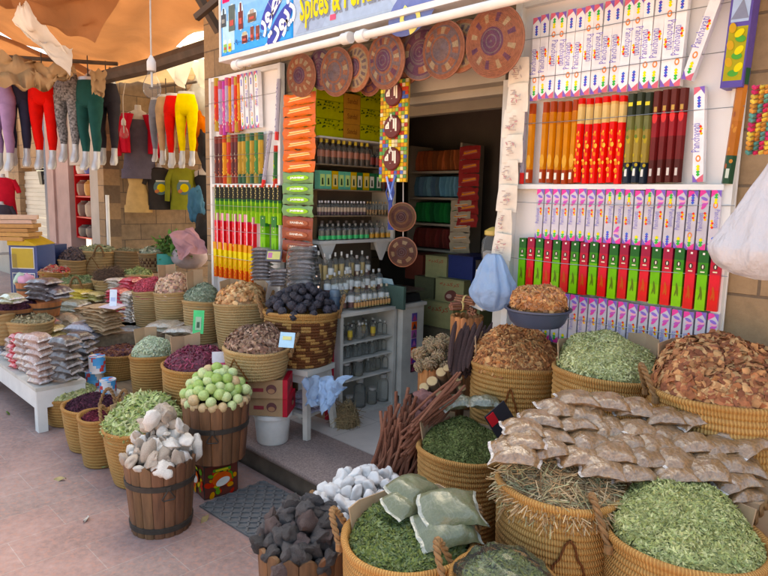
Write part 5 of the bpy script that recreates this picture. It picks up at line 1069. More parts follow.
from mathutils import noise as mnoise
# ------------------------------------------------------------------ left: floor row of baskets and barrels
tag(MB().box((0, 0, 0), (2.0, .36, .2)).build('display_bench', 'plank', loc=(-4.2, 1.86, .1), smooth=False), 'low plank bench under the second row of baskets', 'bench')
tag(MB().box((0, 0, 0), (2.2, .55, .5)).build('display_bench', 'plank', loc=(-4.62, 2.365, .25), smooth=False), 'plank stand under the row of baskets below the left rack', 'bench')
BN = (.05, .018, .032)
c, r = basket('small coiled basket of pale green seeds nearest the white table', 70, 397, 51, Y=1.48, z0=0, mt='wicker', handles=(.3,), hsize=.12, rb=.78)
heap('seeds', 'pale yellow green seeds in the small basket by the white table', 'spice', c, r*.96, .11, 'chip', 1300, .024, [(.42, .42, .16), (.33, .36, .12), (.5, .48, .24)], 'seed', lean=.3)
c, r = basket('small coiled basket of dark purple petals in the floor row', 91, 406, 52, Y=1.42, z0=0, rb=.78)
heap('petals', 'dark purple dried petals in the second floor basket', 'spice', c, r*.92, .06, 'leaf', 1700, .024, [(.06, .02, .035), (.09, .025, .045), (.04, .015, .025)], lean=.9)
c, r = basket('small coiled basket with looped handles and dark red petals', 101, 417, 42, Y=1.37, z0=0, rb=.8, handles=(.15, -.5), hsize=.12)
heap('petals', 'dark red dried petals in the basket with looped handles', 'spice', c-Vector((0, 0, .02)), r*.9, .04, 'leaf', 900, .022, [(.12, .015, .03), (.17, .025, .045), (.07, .01, .02)], lean=-.4)
c, r = basket('coiled basket overflowing with green bean pods', 143, 425, 74, Y=1.46, z0=0, rb=.75, handles=(1.4,))
heap('bean_pods', 'pile of light green bean pods behind the stone barrel', 'vegetable', c-Vector((0, 0, .015)), r*1.0, .17, 'pod', 1300, .058, [(.28, .36, .10), (.38, .44, .17), (.22, .28, .07), (.42, .44, .2)], 'seed', lean=.7, flat=.6)
cardboard(c, r, .1, 1.4, .10, 'cardboard flap standing behind the green bean pods', seg=2)
# stone barrel
c, r = barrel('wooden_barrel', 'wooden barrel of pale resin rocks standing on the paving', 160, 458, 69, 3.02, 0, .84, 18, (.12, .74), .018, ring=.55)
pa = [Proto(tag(blob('resin_rock', 'resin_white' if k < 4 else 'resin_tan', sub=3, seed=k+50, amp=.32, sq=(1.25, .95, .58), facet=k % 2 == 0), 'x', 'rock')) for k in range(6)]
LB_ = ['chalky white resin rock heaped on the front barrel']*4+['tan brown resin rock heaped on the front barrel']*2
pile(c-Vector((0, 0, .02)), r*.97, .14, 34, .074, pa, LB_, 'pale resin rocks', lean=.6, sv=.4, exp=.6)
for k, (x, y, s) in enumerate(((172, 444, .05), (152, 420, .042), (180, 426, .036), (186, 440, .036), (141, 446, .04))): pa[k].put(at(x, y, D=2.98), (k, k*2, k), s, 'big resin rock on top of the front barrel', 'big resin rocks')
for k, (x, y) in enumerate(((140, 414), (150, 408), (160, 404))): pa[4+k % 2].put(at(x+8, y+10, D=3.06), (k, k*2, k), .055, 'tan rock at the back of the front barrel', 'tan rocks at the back')
# lemon barrel on a box
c, r = barrel('wooden_barrel', 'wooden barrel of round green fruit standing on a printed box', 216, 401, 66, 3.34, .215, .86, 18, (.62,), .016, ring=.15, colr=(.165, .068, .028))
for k, (cc, nm) in enumerate((((.36, .48, .15), 0), ((.46, .54, .24), 0), ((.28, .42, .09), 0), ((.52, .36, .18), 1))):
    mb = blobmesh('l', None, 3, k+70, .04, (1, 1, 1.06), 3, tint=cc); PK['f%d' % k] = Proto(tag(mb.build('gourd' if not nm else 'orange_gourd', 'melon', ang=180), 'x', 'fruit'))
fl_ = ['green round fruit heaped on the rear barrel']*3+['orange round fruit at the foot of the fruit heap']
n = 20
for i in range(n):
    a = 6.283*i/n; PK['f3' if i % 5 else 'f1'].put(c+Vector((r*.88*math.cos(a), r*.88*math.sin(a), .012)), (i, 0, i), .026, fl_[3] if i % 5 else fl_[0], 'orange fruits round the rim' if i % 5 else 'green fruits')
pile(c+Vector((0, 0, .026)), r*.9, .135, 46, .056, [PK['f0'], PK['f1'], PK['f2'], PK['f0'], PK['f1'], PK['f2'], PK['f3']], [fl_[0]]*6+['orange round fruit lying among the green ones'], 'green fruits', lean=.35, layers=2, sv=.06)
for o in bpy.data.objects:
    if o.name.startswith('orange_gourd'): o['group'] = 'orange fruits'; o['label'] = 'orange round fruit on the heap in the rear barrel'
bx = thing('printed_box', 'red and black printed fruit box under the fruit barrel', 'box', (-2.95, 1.68, 0.001), R_(-8))
mb = MB().box((0, 0, .107), (.22, .19, .212), (.05, .045, .04)); 
for s in range(2):
    Mx = Matrix.Rotation(R_(90*s), 4, 'Z'); w_ = .22 if s == 0 else .19; y_ = -.0955 if s == 0 else -.1105; tmp = MB(Mx); g = random.Random(4+s)
    rect(tmp, -w_*.48, .005, w_*.96, .172, (.14, .04, .03), y_)
    for k in range(26): ell(tmp, g.uniform(-w_*.42, w_*.42), g.uniform(.01, .15), g.uniform(.01, .022), g.uniform(.008, .018), g.uniform(0, 3), g.choice([(.6, .05, .03), (.65, .28, .03), (.12, .3, .04), (.65, .45, .06), (.5, .04, .03)]), y_-.0003*(k+1), 14)
    ell(tmp, 0, .10, .055, .04, 0, (.65, .12, .04), y_-.010); ell(tmp, .005, .085, .04, .022, .3, (.75, .72, .66), y_-.0105); rect(tmp, -.05, .145, .1, .016, (.1, .3, .05), y_-.0105); rect(tmp, -.035, .148, .07, .01, (.75, .6, .1), y_-.011)
    mb.add(tmp.v, tmp.f, tmp.c)
mb.build('box_body', 'gloss_carton', bx, smooth=False)
# pail, two boxes, star anise basket
q = Vector((-2.99, 2.10, .152)); pl = thing('plastic_pail', 'white plastic pail under the two taped boxes', 'pail', q)
MB().lathe([(.001, 0), (.088, 0), (.094, .01), (.106, .155), (.112, .157), (.112, .168), (.107, .17), (.107, .185), (.001, .186)], 32, (.72, .72, .69)).build('pail_body', 'plastic', pl)
MB().lathe([(.107, .160), (.116, .162), (.117, .186), (.106, .192), (.001, .189)], 32, (.78, .78, .76)).build('lid', 'plastic', pl)
for k in range(2):
    bb = thing('cardboard_box', ['cardboard box with red tape corners, lower of two on the white pail', 'cardboard box with red tape corners, upper of two under the basket'][k], 'box', (-2.985+.01*k, 2.08-.02*k, .345+.112*k), R_(40+5*k))
    mb = MB(); w_, d_, h_ = .25, .2, .108; mb.box((0, 0, h_/2), (w_, d_, h_), (.36, .235, .14)); ttc = (.42, .02, .04)
    for sx_ in (-1, 1): mb.box((sx_*(w_/2-.012), 0, h_/2), (.028, d_+.003, h_+.003), ttc)
    for s in range(4):
        Mx = Matrix.Rotation(R_(90*s), 4, 'Z'); y_ = -(d_ if s % 2 == 0 else w_)/2-.002; tm_ = MB(Mx); ell(tm_, .035, h_*.5, .03, .028, 0, (.12, .05, .05), y_); ell(tm_, .035, h_*.4, .02, .014, 0, (.36, .2, .12), y_-.0005); 
        text(tm_, 'Anis', .03, T(-.035, y_-.0005, h_*.5) @ FACE, (.25, .03, .05)) if False else rect(tm_, -.07, h_*.35, .06, .022, (.25, .04, .05), y_); mb.add(tm_.v, tm_.f, tm_.c)
    mb.build('box_body', 'carton', bb, smooth=False)
c, r = basket('pale woven basket of brown star anise on the taped boxes', 257, 349, 66, D=3.62, z0=.572, mt='wicker_pale', rb=.8, zig=(-.5, (.5, .32, .22), .4), handles=(-1.5,))
heap('star_anise', 'brown star anise heaped in the pale basket', 'spice', c-Vector((0, 0, .005)), r*.95, .135, 'shell', 1500, .030, [(.24, .13, .085), (.30, .18, .11), (.16, .08, .055), (.38, .24, .17)], 'bark', lean=.2, flat=.9)
tag(MB(Matrix.Rotation(R_(35), 4, 'Z') @ Matrix.Rotation(R_(-25), 4, 'X')).box((0, 0, 0), (.085, .003, .085), (.42, .62, .75)).box((0, -.003, .01), (.05, .002, .02), (.62, .62, .3)).build('price_card', 'carton', loc=at(287, 340, D=3.45), smooth=False), 'light blue price card on the star anise basket', 'sign')
# stool, dark balls basket
st = thing('wooden_stool', 'worn white wooden stool carrying the basket of dark balls', 'stool', (-3.02, 2.36, .152), R_(12)); hs = .425
MB().box((0, 0, hs-.02), (.27, .27, .035)).build('seat', 'worn_white', st, smooth=False)
for ax_ in (-1, 1):
    for ay_ in (-1, 1):
        mb = MB(); p0, p1 = Vector((ax_*.10, ay_*.10, hs-.035)), Vector((ax_*.135, ay_*.135, 0)); mb.tube([p0, p1], [.026, .024], 4); mb.build('leg', 'worn_white', st, smooth=False)
mb = MB()
for s in (-1, 1): mb.box((s*.105, 0, hs-.065), (.02, .2, .055)).box((0, s*.105, hs-.065), (.2, .02, .055))
mb.build('apron', 'worn_white', st, smooth=False); MB().box((0, 0, .13), (.225, .225, .018)).build('lower_shelf', 'worn_white', st, smooth=False)
c, r = basket('dark red patterned basket of black dried limes on the stool', 301, 312, 72, D=3.9, z0=.58, mt='wicker', rb=.86, handles=(-1.35, 1.6), bands=lambda a, k, n: k < n-2 and math.sin(a*9+k*1.3)*math.sin(a*4-k*.7) > -.25, hsize=.10)
pk_ = [Proto(tag(blob('dried_lime', 'dark_fruit', sub=4, seed=k+80, amp=.22, sq=(1, 1, .92), freq=3.2), 'x', 'dried fruit')) for k in range(3)]
pile(c+Vector((0, 0, .0)), r*.97, .15, 54, .053, pk_, ['black dried lime heaped in the patterned basket']*3, 'black dried limes', lean=.2, sv=.12)
def crushed(name, label, cs, seed, amp, mt='thin_bag', cat='bag', fq=1.0, tint=(1, 1, 1)):
    A, B, C_, D_ = cs; g = MB()
    def fn(u, v):
        q = A.lerp(B, u).lerp(D_.lerp(C_, u), v); n_ = lambda f, o: (.4-abs(mnoise.noise(Vector((u*f*fq+seed, v*f*.8*fq, o)))))
        return q+Vector((n_(1.9, 1)*amp, (n_(2.3, 4)*1.5+n_(5, 7)*.4)*amp, (n_(2.6, 9)+n_(6, 2)*.35)*amp))
    g.grid(fn, 36, 28, tint); return tag(g.build(name, mt, ang=60), label, cat)
crushed('plastic_bag', 'crumpled light blue plastic bag on the stool shelf', [at(296, 382, D=3.72), at(330, 380, D=3.6), at(326, 415, D=3.52), at(300, 410, D=3.62)], 3, .07)
crushed('plastic_bag', 'loose corner of light blue plastic hanging out of the stool', [at(312, 384, D=3.60), at(347, 380, D=3.50), at(338, 396, D=3.48), at(317, 418, D=3.50)], 8, .05)
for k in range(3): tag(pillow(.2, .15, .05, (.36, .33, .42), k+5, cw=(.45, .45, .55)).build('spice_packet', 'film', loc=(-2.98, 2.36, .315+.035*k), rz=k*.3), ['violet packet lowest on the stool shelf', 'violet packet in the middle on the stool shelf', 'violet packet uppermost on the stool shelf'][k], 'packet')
bb = thing('cardboard_box', 'tall carton with red tape leaning by the display cabinet', 'box', (-3.12, 2.585, .152), R_(6)); mb = MB().box((0, 0, .27), (.16, .05, .54), (.36, .22, .15)).box((.068, 0, .27), (.028, .053, .543), (.42, .03, .05)).box((0, 0, .36), (.163, .053, .03), (.42, .03, .05)); mb.build('box_body', 'carton', bb, smooth=False)
heap('straw_brush', 'dry straw bundle lying behind the stool', 'straw', (-2.90, 2.60, .155), .08, .10, 'straw', 220, .14, [(.3, .2, .1), (.38, .28, .14)], 'bark', lean=0)
# bag of packs beside the left rack
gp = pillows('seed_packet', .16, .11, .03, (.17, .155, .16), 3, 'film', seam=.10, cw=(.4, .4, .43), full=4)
for k in range(13): lay(gp, at(302, 297-4.0*k, D=4.12), AZ-1.57+rnd.uniform(-.2, .2), 'grey packet in the tall stack wrapped in clear plastic', 'grey packets in the tall stack', (rnd.uniform(-.1, .1), rnd.uniform(-.1, .1)), sc_=1.12)
q = at(302, 300, D=4.12); mb = bagmesh(.26, .43, .2, 27, .75, .8); tag(mb.build('clear_bag', 'clear_wrap', loc=q+Vector((0, 0, .36)), ang=180), 'clear plastic bag around the tall stack of grey packets', 'bag')
for k in range(9): lay(gp, at(262, 278-3.6*k, D=4.42), AZ-1.57+rnd.uniform(-.2, .2), 'grey packet stacked below the lime green boxes', 'grey packets by the left rack', sc_=.95)
for k in range(5): lay(gp, at(281, 284-3.4*k, D=4.3), AZ-1.57+rnd.uniform(-.2, .2), 'grey packet in the short stack left of the tall wrapped one', 'grey packets, short stack', sc_=1.0)
mb = MB(Matrix.Rotation(R_(40), 4, 'Z') @ Matrix.Rotation(R_(-30), 4, 'X')); mb.box((0, 0, 0), (.11, .02, .085), (.12, .12, .14)); rect(mb, -.045, -.03, .09, .06, (.6, .6, .25), -.0105); rect(mb, -.04, -.02, .03, .04, (.5, .2, .35), -.011)
tag(mb.build('small_box', 'gloss_carton', loc=at(274, 256, D=4.34), smooth=False), 'small printed box with a yellow panel on the grey packets', 'box')
# second row
c, r = basket('coiled basket of brown chips beside the pale green seeds', 117, 353, 48, Y=1.90, z0=.2, rb=.84); 
heap('chips', 'red brown chips in the second row beside the tins', 'spice', c, r*.92, .05, 'chip', 900, .026, [(.26, .09, .05), (.33, .14, .08), (.18, .06, .04), (.16, .07, .09)], 'bark', ldir=RB, lean=.5)
c, r = basket('coiled basket of pale green seeds with cardboard on both sides', 152, 356, 42, Y=1.88, z0=.2, rb=.84)
heap('seeds', 'pale green flat seeds heaped against cardboard', 'spice', c, r*.92, .16, 'bean', 1500, .021, [(.40, .47, .31), (.46, .52, .37), (.33, .42, .25)], 'seed', ldir=RB, lean=.6)
cardboard(c, r, .1, 1.3, .17, 'tan cardboard left of the pale green seeds', seg=2, lean=.1); cardboard(c, r, -.35, -1.4, .13, 'cardboard with a red corner right of the pale green seeds', ((0, .1, .3, .4, .8, (.35, .02, .03)), (0, .45, .4, .8, .6, (.15, .1, .1))), seg=2, lean=.15)
c, r = basket('coiled basket of crimson hibiscus behind the fruit barrel', 195, 366, 62, D=3.78, z0=.2, rb=.85)
heap('hibiscus', 'crimson dried hibiscus flowers heaped in a sloping mound', 'spice', c, r*.95, .15, 'pod', 1300, .030, [(.20, .018, .055), (.13, .012, .035), (.28, .035, .085), (.09, .01, .025)], 'seed', ldir=RB, lean=.75, flat=.8)
cardboard(c, r, .1, 1.2, .16, 'cardboard flap left of the crimson hibiscus', seg=2, lean=.1)
tag(MB(Matrix.Rotation(R_(60), 4, 'Z') @ Matrix.Rotation(R_(-20), 4, 'X')).box((0, 0, 0), (.11, .003, .12), (.62, .6, .64)).box((0, -.003, -.01), (.11, .002, .012), (.6, .12, .2)).build('price_card', 'carton', loc=at(222, 362, D=3.6), smooth=False), 'white card with a red line at the right of the hibiscus', 'sign')
# third row
c, r = basket('coiled basket of bright red rose buds in the row below the rack', 152, 292, 36, Y=2.30, z0=.5, mt='wicker_pale', rb=.84)
heap('rosebuds', 'bright red rose buds heaped against tan cardboard', 'spice', c, r*.98, .17, 'bean', 1400, .022, [(.45, .03, .06), (.55, .06, .10), (.34, .02, .04)], 'seed', ldir=RB, lean=.9)
c, r = basket('coiled basket of peach garlic flakes between red buds and grey leaves', 174, 293, 37, Y=2.34, z0=.5, mt='wicker_pale', rb=.84)
heap('flakes', 'peach coloured flakes heaped against tan cardboard', 'spice', c, r*.98, .20, 'shell', 900, .034, [(.50, .30, .18), (.58, .42, .28), (.36, .18, .13), (.6, .36, .22)], 'seed', ldir=RB, lean=.9)
cardboard(c, r, .2, 1.4, .22, 'tall tan cardboard between the red buds and peach flakes', seg=2, lean=.05)
c, r = basket('coiled basket of grey green leaves with a green card on its front', 202, 302, 36, Y=2.34, z0=.5, mt='wicker_pale', rb=.84)
heap('dried_leaves', 'grey green leaves heaped against tan cardboard', 'herbs', c, r*.98, .18, 'leaf', 1600, .026, [(.22, .27, .19), (.28, .33, .24), (.15, .2, .13)], ldir=RB, lean=.9)
cardboard(c, r, .2, 1.4, .22, 'tan cardboard between the peach flakes and grey leaves', seg=2, lean=.05)
tag(MB(Matrix.Rotation(R_(42), 4, 'Z') @ Matrix.Rotation(R_(-12), 4, 'X')).box((0, 0, 0), (.075, .003, .16), (.10, .55, .22)).box((.0, -.003, -.01), (.04, .002, .09), (.35, .5, .35)).box((.0, -.004, -.02), (.02, .002, .04), (.05, .1, .06)).build('price_card', 'carton', loc=at(198.5, 322, D=4.3), smooth=False), 'bright green card on the basket of grey leaves', 'sign')
c, r = basket('wide coiled basket of orange shell chips left of the grey packets', 241, 304, 51, D=4.5, z0=.5, mt='wicker_pale', rb=.84, handles=(-1.4,))
heap('chips', 'orange yellow chips heaped against printed cardboard', 'spice', c, r*.95, .19, 'shell', 1000, .036, [(.60, .30, .10), (.66, .40, .17), (.48, .20, .06)], 'seed', ldir=RB, lean=.75)
cardboard(c, r, .1, 1.3, .16, 'tan cardboard left of the orange chips', seg=2, lean=.05); cardboard(c, r, -.3, -1.5, .15, 'printed cardboard with a red corner right of the orange chips', ((0, .05, .1, .3, .6, (.4, .03, .03)), (1, .2, .3, .7, .8, (.12, .10, .10))), seg=2, lean=.2)

for k, (x, y, lb) in enumerate(((8, 414, 'small green leaf lying alone on the paving near the white table'), (108, 468, 'dry leaf lying on the paving by the bean pods'), (86, 520, 'tiny pale scrap lying on the open paving'), (60, 480, 'crumpled fleck of straw on the open paving'), (205, 520, 'bit of dry leaf beside the door mat'))):
    tag(MB().grid(lambda u, v: ((u-.5)*.07, (v-.5)*.025*math.sin(3.1*u+.02), .004+.012*math.sin(u*3+v*2)), 6, 3, [(.16, .24, .05), (.24, .26, .1), (.5, .48, .44), (.4, .3, .14), (.3, .22, .1)][k]).build('fallen_leaf' if k in (0, 1, 4) else 'paper_scrap', 'leaf', loc=at(x, y, Z=.002), rz=k*1.3), lb, 'litter')
# ------------------------------------------------------------------ white table and stacked bags
tb = thing('white_table', 'low white wooden table piled with spice packets on the paving', 'table', (-4.43, 1.235, 0)); zt = .31; tw, td = 3.2, .32
MB().box((-tw/2, td/2, zt-.012), (tw, td, .024)).build('tabletop', 'worn_white', tb, smooth=False)
MB().box((-tw/2, .012, zt-.085), (tw-.02, .02, .12)).box((-.012, td/2, zt-.085), (.02, td-.05, .12)).build('apron', 'white_paint', tb, smooth=False)
for x, y in ((-.035, .035), (-.035, td-.035), (-1.25, .035), (-1.25, td-.035), (-2.5, .035), (-3.1, td-.04)): MB().box((x, y, (zt-.024)/2), (.065, .06, zt-.026)).build('leg', 'white_paint', tb, smooth=False)
slab('x', 0, 0, 1, 1, 0, 1, 'plank'); bpy.data.objects.remove(bpy.data.objects['x'])
tag(MB().box((0, 0, 0), (2.7, .2, .30)).build('white_box', 'worn_white', loc=(-6.0, 1.67, .15), smooth=False), 'long white box behind the white table under the packets', 'box')
def stack(px, py, n, L, W, Hh, c, label, grp, Y=None, Z=None, rz=None, mt='film', cw=(.55, .5, .5), pitch=.84, seam=.09, j=.13, side=0):
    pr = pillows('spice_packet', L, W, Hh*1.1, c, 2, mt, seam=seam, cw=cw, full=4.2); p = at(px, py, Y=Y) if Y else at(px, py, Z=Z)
    for k in range(n): lay(pr, p+Vector((rnd.uniform(-.012, .012)+side*k, rnd.uniform(-.012, .012), Hh*(.5+pitch*k))), (AZ-1.57 if rz is None else rz)+rnd.uniform(-j, j), label, grp, (rnd.uniform(-.08, .08), rnd.uniform(-.08, .08)))
PK1, SD, GY1, BG = (.44, .29, .24), (.10, .085, .08), (.33, .31, .35), (.52, .40, .26)
stack(40, 383, 7, .17, .13, .057, PK1, 'packet of pinkish brown powder in the front corner stack', 'pinkish packets, corner stack', Y=1.30, rz=.35)
stack(29, 378, 7, .16, .12, .055, PK1, 'packet of pinkish brown powder in the stack behind the corner', 'pinkish packets, second stack', Y=1.33, rz=.2)
stack(67, 380, 6, .165, .13, .058, SD, 'packet of black and white seeds in the right table stack', 'dark seed packets, right stack', Y=1.42, rz=.5, cw=(.36, .34, .35))
stack(82, 372, 6, .16, .13, .056, SD, 'packet of black and white seeds stacked behind the right stack', 'dark seed packets, rear stack', Y=1.6, rz=.5, cw=(.35, .33, .36))
stack(18, 367, 7, .10, .10, .042, (.60, .03, .045), 'small bright red packet stacked at the front of the table', 'bright red packets on the table', Y=1.30, rz=.3, cw=(.65, .4, .35))
stack(13, 365, 6, .12, .10, .044, (.52, .40, .34), 'cream packet stacked left of the red packets', 'cream packets by the red ones', Y=1.34, rz=.3)
stack(4, 358, 6, .16, .12, .045, GY1, 'grey speckled packet stacked at the left picture edge', 'grey packets at the left edge', Y=1.34, rz=.2)
stack(-4, 350, 7, .16, .12, .045, GY1, 'grey speckled packet stacked behind the left edge stack', 'grey packets behind the left edge', Y=1.45, rz=.2)
# rear raised stand
tag(MB().box((0, 0, 0), (2.75, .5, .50)).build('display_stand', 'plank', loc=(-6.24, 2.02, .25), smooth=False), 'plank stand behind the white table of spice packets', 'bench')
stack(50, 344, 3, .24, .16, .06, (.55, .42, .14), 'yellow packet stacked behind the pinkish packets', 'yellow packets', Y=1.62, rz=.5, cw=(.65, .6, .45))
stack(35, 346, 3, .22, .15, .06, (.40, .34, .26), 'tan packet lying in the middle of the table pile', 'tan packets, middle', Y=1.62, rz=.4)
stack(86, 344, 3, .24, .16, .06, GY1, 'grey packet stacked behind the dark seed packets', 'grey packets, rear', Y=1.75, rz=.6)
stack(20, 338, 3, .24, .16, .06, (.36, .28, .24), 'dull brown packet stacked on the left of the pile', 'dull brown packets', Y=1.7, rz=.3)
stack(75, 335, 3, .28, .18, .065, BG, 'large beige packet stacked at the top of the pile', 'large beige packets', Y=1.82, rz=.3)
stack(48, 329, 2, .28, .18, .065, (.42, .34, .22), 'large tan packet lying at the top of the pile', 'large tan packets', Y=1.9, rz=.3)
stack(54, 328, 2, .18, .13, .05, (.45, .10, .13), 'dark red packet lying among the beige packets', 'dark red packets', Y=1.78, rz=.4, cw=(.5, .4, .35))
stack(30, 332, 2, .24, .16, .06, BG, 'beige packet lying left of the dark red packet', 'beige packets, left', Y=1.85, rz=.2)
stack(103, 331, 9, .26, .2, .024, (.46, .30, .16), 'thin flat packet of tan paper in the neat stack', 'flat tan paper packets', Y=1.86, rz=.35, mt='bark', cw=(.5, .34, .2), pitch=.95, j=.06)
stack(92, 325, 7, .24, .18, .024, (.46, .30, .16), 'thin flat tan paper packet left of the neat stack', 'flat tan paper packets, left', Y=1.95, rz=.35, mt='bark', cw=(.5, .34, .2), pitch=.95, j=.06)
q = at(113, 306, Y=1.88); tag(MB(Matrix.Rotation(.35, 4, 'Z') @ Matrix.Rotation(R_(8), 4, 'X')).box((0, 0, 0), (.17, .12, .004), (.68, .60, .64)).build('paper_sheet', 'carton', loc=q, smooth=False), 'pinkish white paper lying on the flat tan packets', 'paper')
tag(MB(Matrix.Rotation(.7, 4, 'Z') @ Matrix.Rotation(R_(-8), 4, 'X')).box((0, 0, .06), (.055, .004, .13), (.62, .72, .82)).box((0, -.003, .05), (.035, .002, .03), (.4, .5, .7)).build('price_card', 'carton', loc=q+Vector((0, 0, .0)), smooth=False), 'upright light blue card on the flat tan packets', 'sign')
stack(119, 320, 9, .17, .14, .035, (.60, .025, .06), 'bright red packet in the tall stack behind the tan packets', 'bright red packets, tall stack', Y=2.12, rz=.5, cw=(.62, .05, .08))
stack(128, 322, 10, .12, .1, .03, (.58, .50, .42), 'cream packet in the stack right of the tall red one', 'cream packets, tall stack', Y=2.16, rz=.5)
stack(131, 291, 4, .17, .14, .035, (.60, .025, .06), 'bright red packet in the upper stack by the rose buds', 'bright red packets, upper stack', Y=2.35, rz=.4, cw=(.6, .1, .12))
stack(118, 289, 4, .17, .14, .03, (.6, .52, .42), 'cream packet in the upper stack left of the red ones', 'cream packets, upper stack', Y=2.35, rz=.4)
stack(82, 302, 4, .22, .16, .035, (.66, .52, .06), 'bright yellow packet piled behind the clear bags', 'bright yellow packets', Y=2.12, rz=.4, cw=(.7, .62, .35))
stack(94, 300, 3, .2, .14, .03, (.66, .56, .20), 'pale yellow packet piled beside the bright yellow ones', 'pale yellow packets', Y=2.2, rz=.5, cw=(.7, .62, .35))
stack(74, 312, 2, .24, .17, .06, (.30, .31, .22), 'clear bag of greenish herbs in front of the yellow packets', 'clear herb bags', Y=2.0, rz=.4, cw=(.6, .6, .6))
stack(60, 314, 2, .22, .16, .06, (.52, .50, .54), 'whitish clear bag left of the greenish herb bags', 'whitish clear bags', Y=2.0, rz=.3, cw=(.7, .7, .74))
stack(135, 338, 2, .26, .18, .05, (.34, .36, .34), 'crumpled clear plastic bag lying by the brown chips', 'clear plastic bags by the chips', Y=2.14, rz=.6, cw=(.6, .62, .64))
stack(165, 332, 2, .28, .18, .045, (.46, .42, .32), 'clear bag of beige chips lying behind the pale green seeds', 'beige chip bags', Y=2.16, rz=.5, cw=(.62, .6, .55))
stack(183, 333, 1, .26, .16, .045, (.46, .43, .36), 'pale clear bag lying behind the hibiscus cardboard', 'pale clear bags', Y=2.16, rz=.7, cw=(.65, .62, .58))
# tins
tin = MB(); 
def tcf(i, j):
    a = i/32*6.283; t = j
    if j in (0, 7): return (.5, .5, .5)
    if math.sin(a*2+j*.6) > .35: return (.72, .70, .70)
    if math.sin(a*3-j*.9) > .72: return (.55, .08, .08)
    return (.10, .35, .66) if j > 3 else (.16, .42, .68)
tin.lathe([(.050, 0), (.053, .004), (.052, .015), (.052, .04), (.052, .06), (.052, .085), (.052, .11), (.053, .118), (.050, .122), (.046, .118), (.001, .118)], 32, cf=tcf)
tp = Proto(tag(tin.build('food_tin', 'gloss_carton'), 'x', 'tin'))
q = at(101, 391, Y=1.64); tb0 = q.z-.003
tag(MB().box((0, 0, 0), (.30, .17, tb0)).build('white_box', 'white_paint', loc=(q.x-.02, 1.66, tb0/2), rz=R_(8), smooth=False), 'white box supporting the three blue tins', 'box')
for k, (x, y, z, L_) in enumerate(((94, 1.645, 0, 'blue and white tin standing behind the other two'), (108, 1.635, 0, 'blue and white tin nearest the brown chips basket'), (98, 1.64, .126, 'blue and white tin stacked on top of the other two'))):
    p = at(x, 385, Y=y); tp.put((p.x, y, tb0+.001+z), (0, 0, k*2.1+1), (1.05, 1.05, 1.0), L_, 'blue and white tins')

# ------------------------------------------------------------------ far baskets along the neighbour wall
tag(MB().box((0, 0, 0), (1.9, 1.6, .62)).build('display_stand', 'plank', loc=(-6.75, 3.05, .31), smooth=False), 'plank stand under the far baskets by the stone wall', 'bench')
def far(label, px, py, w, D, hgt, mt, heapspec=None, **k):
    c = at(px, py, D=D); c2, r = basket(label, px, py, w, D=D, z0=c.z-hgt, mt=mt, coil=.03, rb=.72, **k)
    if heapspec: heap(heapspec[0], heapspec[1], heapspec[2], c2, r*.95, heapspec[3], heapspec[4], heapspec[5], heapspec[6], heapspec[7], heapspec[8] if len(heapspec) > 8 else 'leaf', lean=.3)
    return c2, r
far('large pale basket with braided zigzag at the foot of the corner', 96, 252, 39, 7.0, .25, 'wicker_pale', ('dried_leaves', 'pale grey leaves in the large pale basket', 'herbs', .07, 'leaf', 700, .04, [(.36, .36, .2), (.28, .3, .16)]), handles=(-2.6,), zig=(.2, (.55, .4, .3), .5))
far('plain pale basket against the stone wall under the tan dress', 127, 252, 29, 7.1, .26, 'wicker_grey', ('dried_leaves', 'dull leaves in the plain pale basket', 'herbs', .03, 'leaf', 350, .04, [(.25, .22, .14), (.2, .19, .1)]))
far('dark patterned basket beside the teal tub', 152, 254, 26, 6.9, .2, 'wicker_grey', ('dried_leaves', 'grey green herbs in the dark patterned basket', 'herbs', .07, 'leaf', 450, .045, [(.36, .38, .3), (.26, .3, .2)]), bands=lambda a, k, n: 1 < k < n-1 and (int(a*9)+k) % 2 == 0)
far('wide pale basket of green herbs in front of the corner basket', 76, 283, 42, 6.0, .16, 'wicker_pale', ('dried_herbs', 'green herbs in the wide pale basket', 'herbs', .06, 'leaf', 800, .035, [(.20, .25, .10), (.28, .30, .17), (.14, .2, .08)]), handles=(-2.7,))
far('pale basket of dark brown sticks under the plain basket', 110, 280, 32, 6.0, .15, 'wicker_pale', ('twigs', 'dark brown twigs in the pale basket', 'spice', .10, 'straw', 500, .11, [(.10, .06, .04), (.15, .09, .06)], 'bark'))
far('pale basket of green bay leaves in front of the patterned basket', 138, 276, 28, 6.1, .16, 'wicker_pale', ('bay_leaves', 'yellow green bay leaves in the pale basket', 'herbs', .07, 'leaf', 380, .055, [(.26, .30, .10), (.33, .36, .15), (.2, .24, .08)]))
far('tan basket of dark dried fruit left of the large pale basket', 73, 261, 27, 6.8, .2, 'wicker_pale', ('dried_fruit', 'dark brown dried fruit heaped in the tan basket', 'spice', .14, 'bean', 420, .045, [(.06, .04, .045), (.09, .06, .06)], 'seed'))
far('pale basket behind the green bay leaves', 158, 281, 22, 6.0, .14, 'wicker_pale')
far('shallow tan basket of red chips by the blue cabinet', 54, 273, 28, 6.0, .12, 'wicker', ('chips', 'red and brown chips in the shallow tan basket', 'spice', .05, 'chip', 300, .04, [(.35, .15, .09), (.45, .05, .05), (.4, .28, .2)], 'bark'))
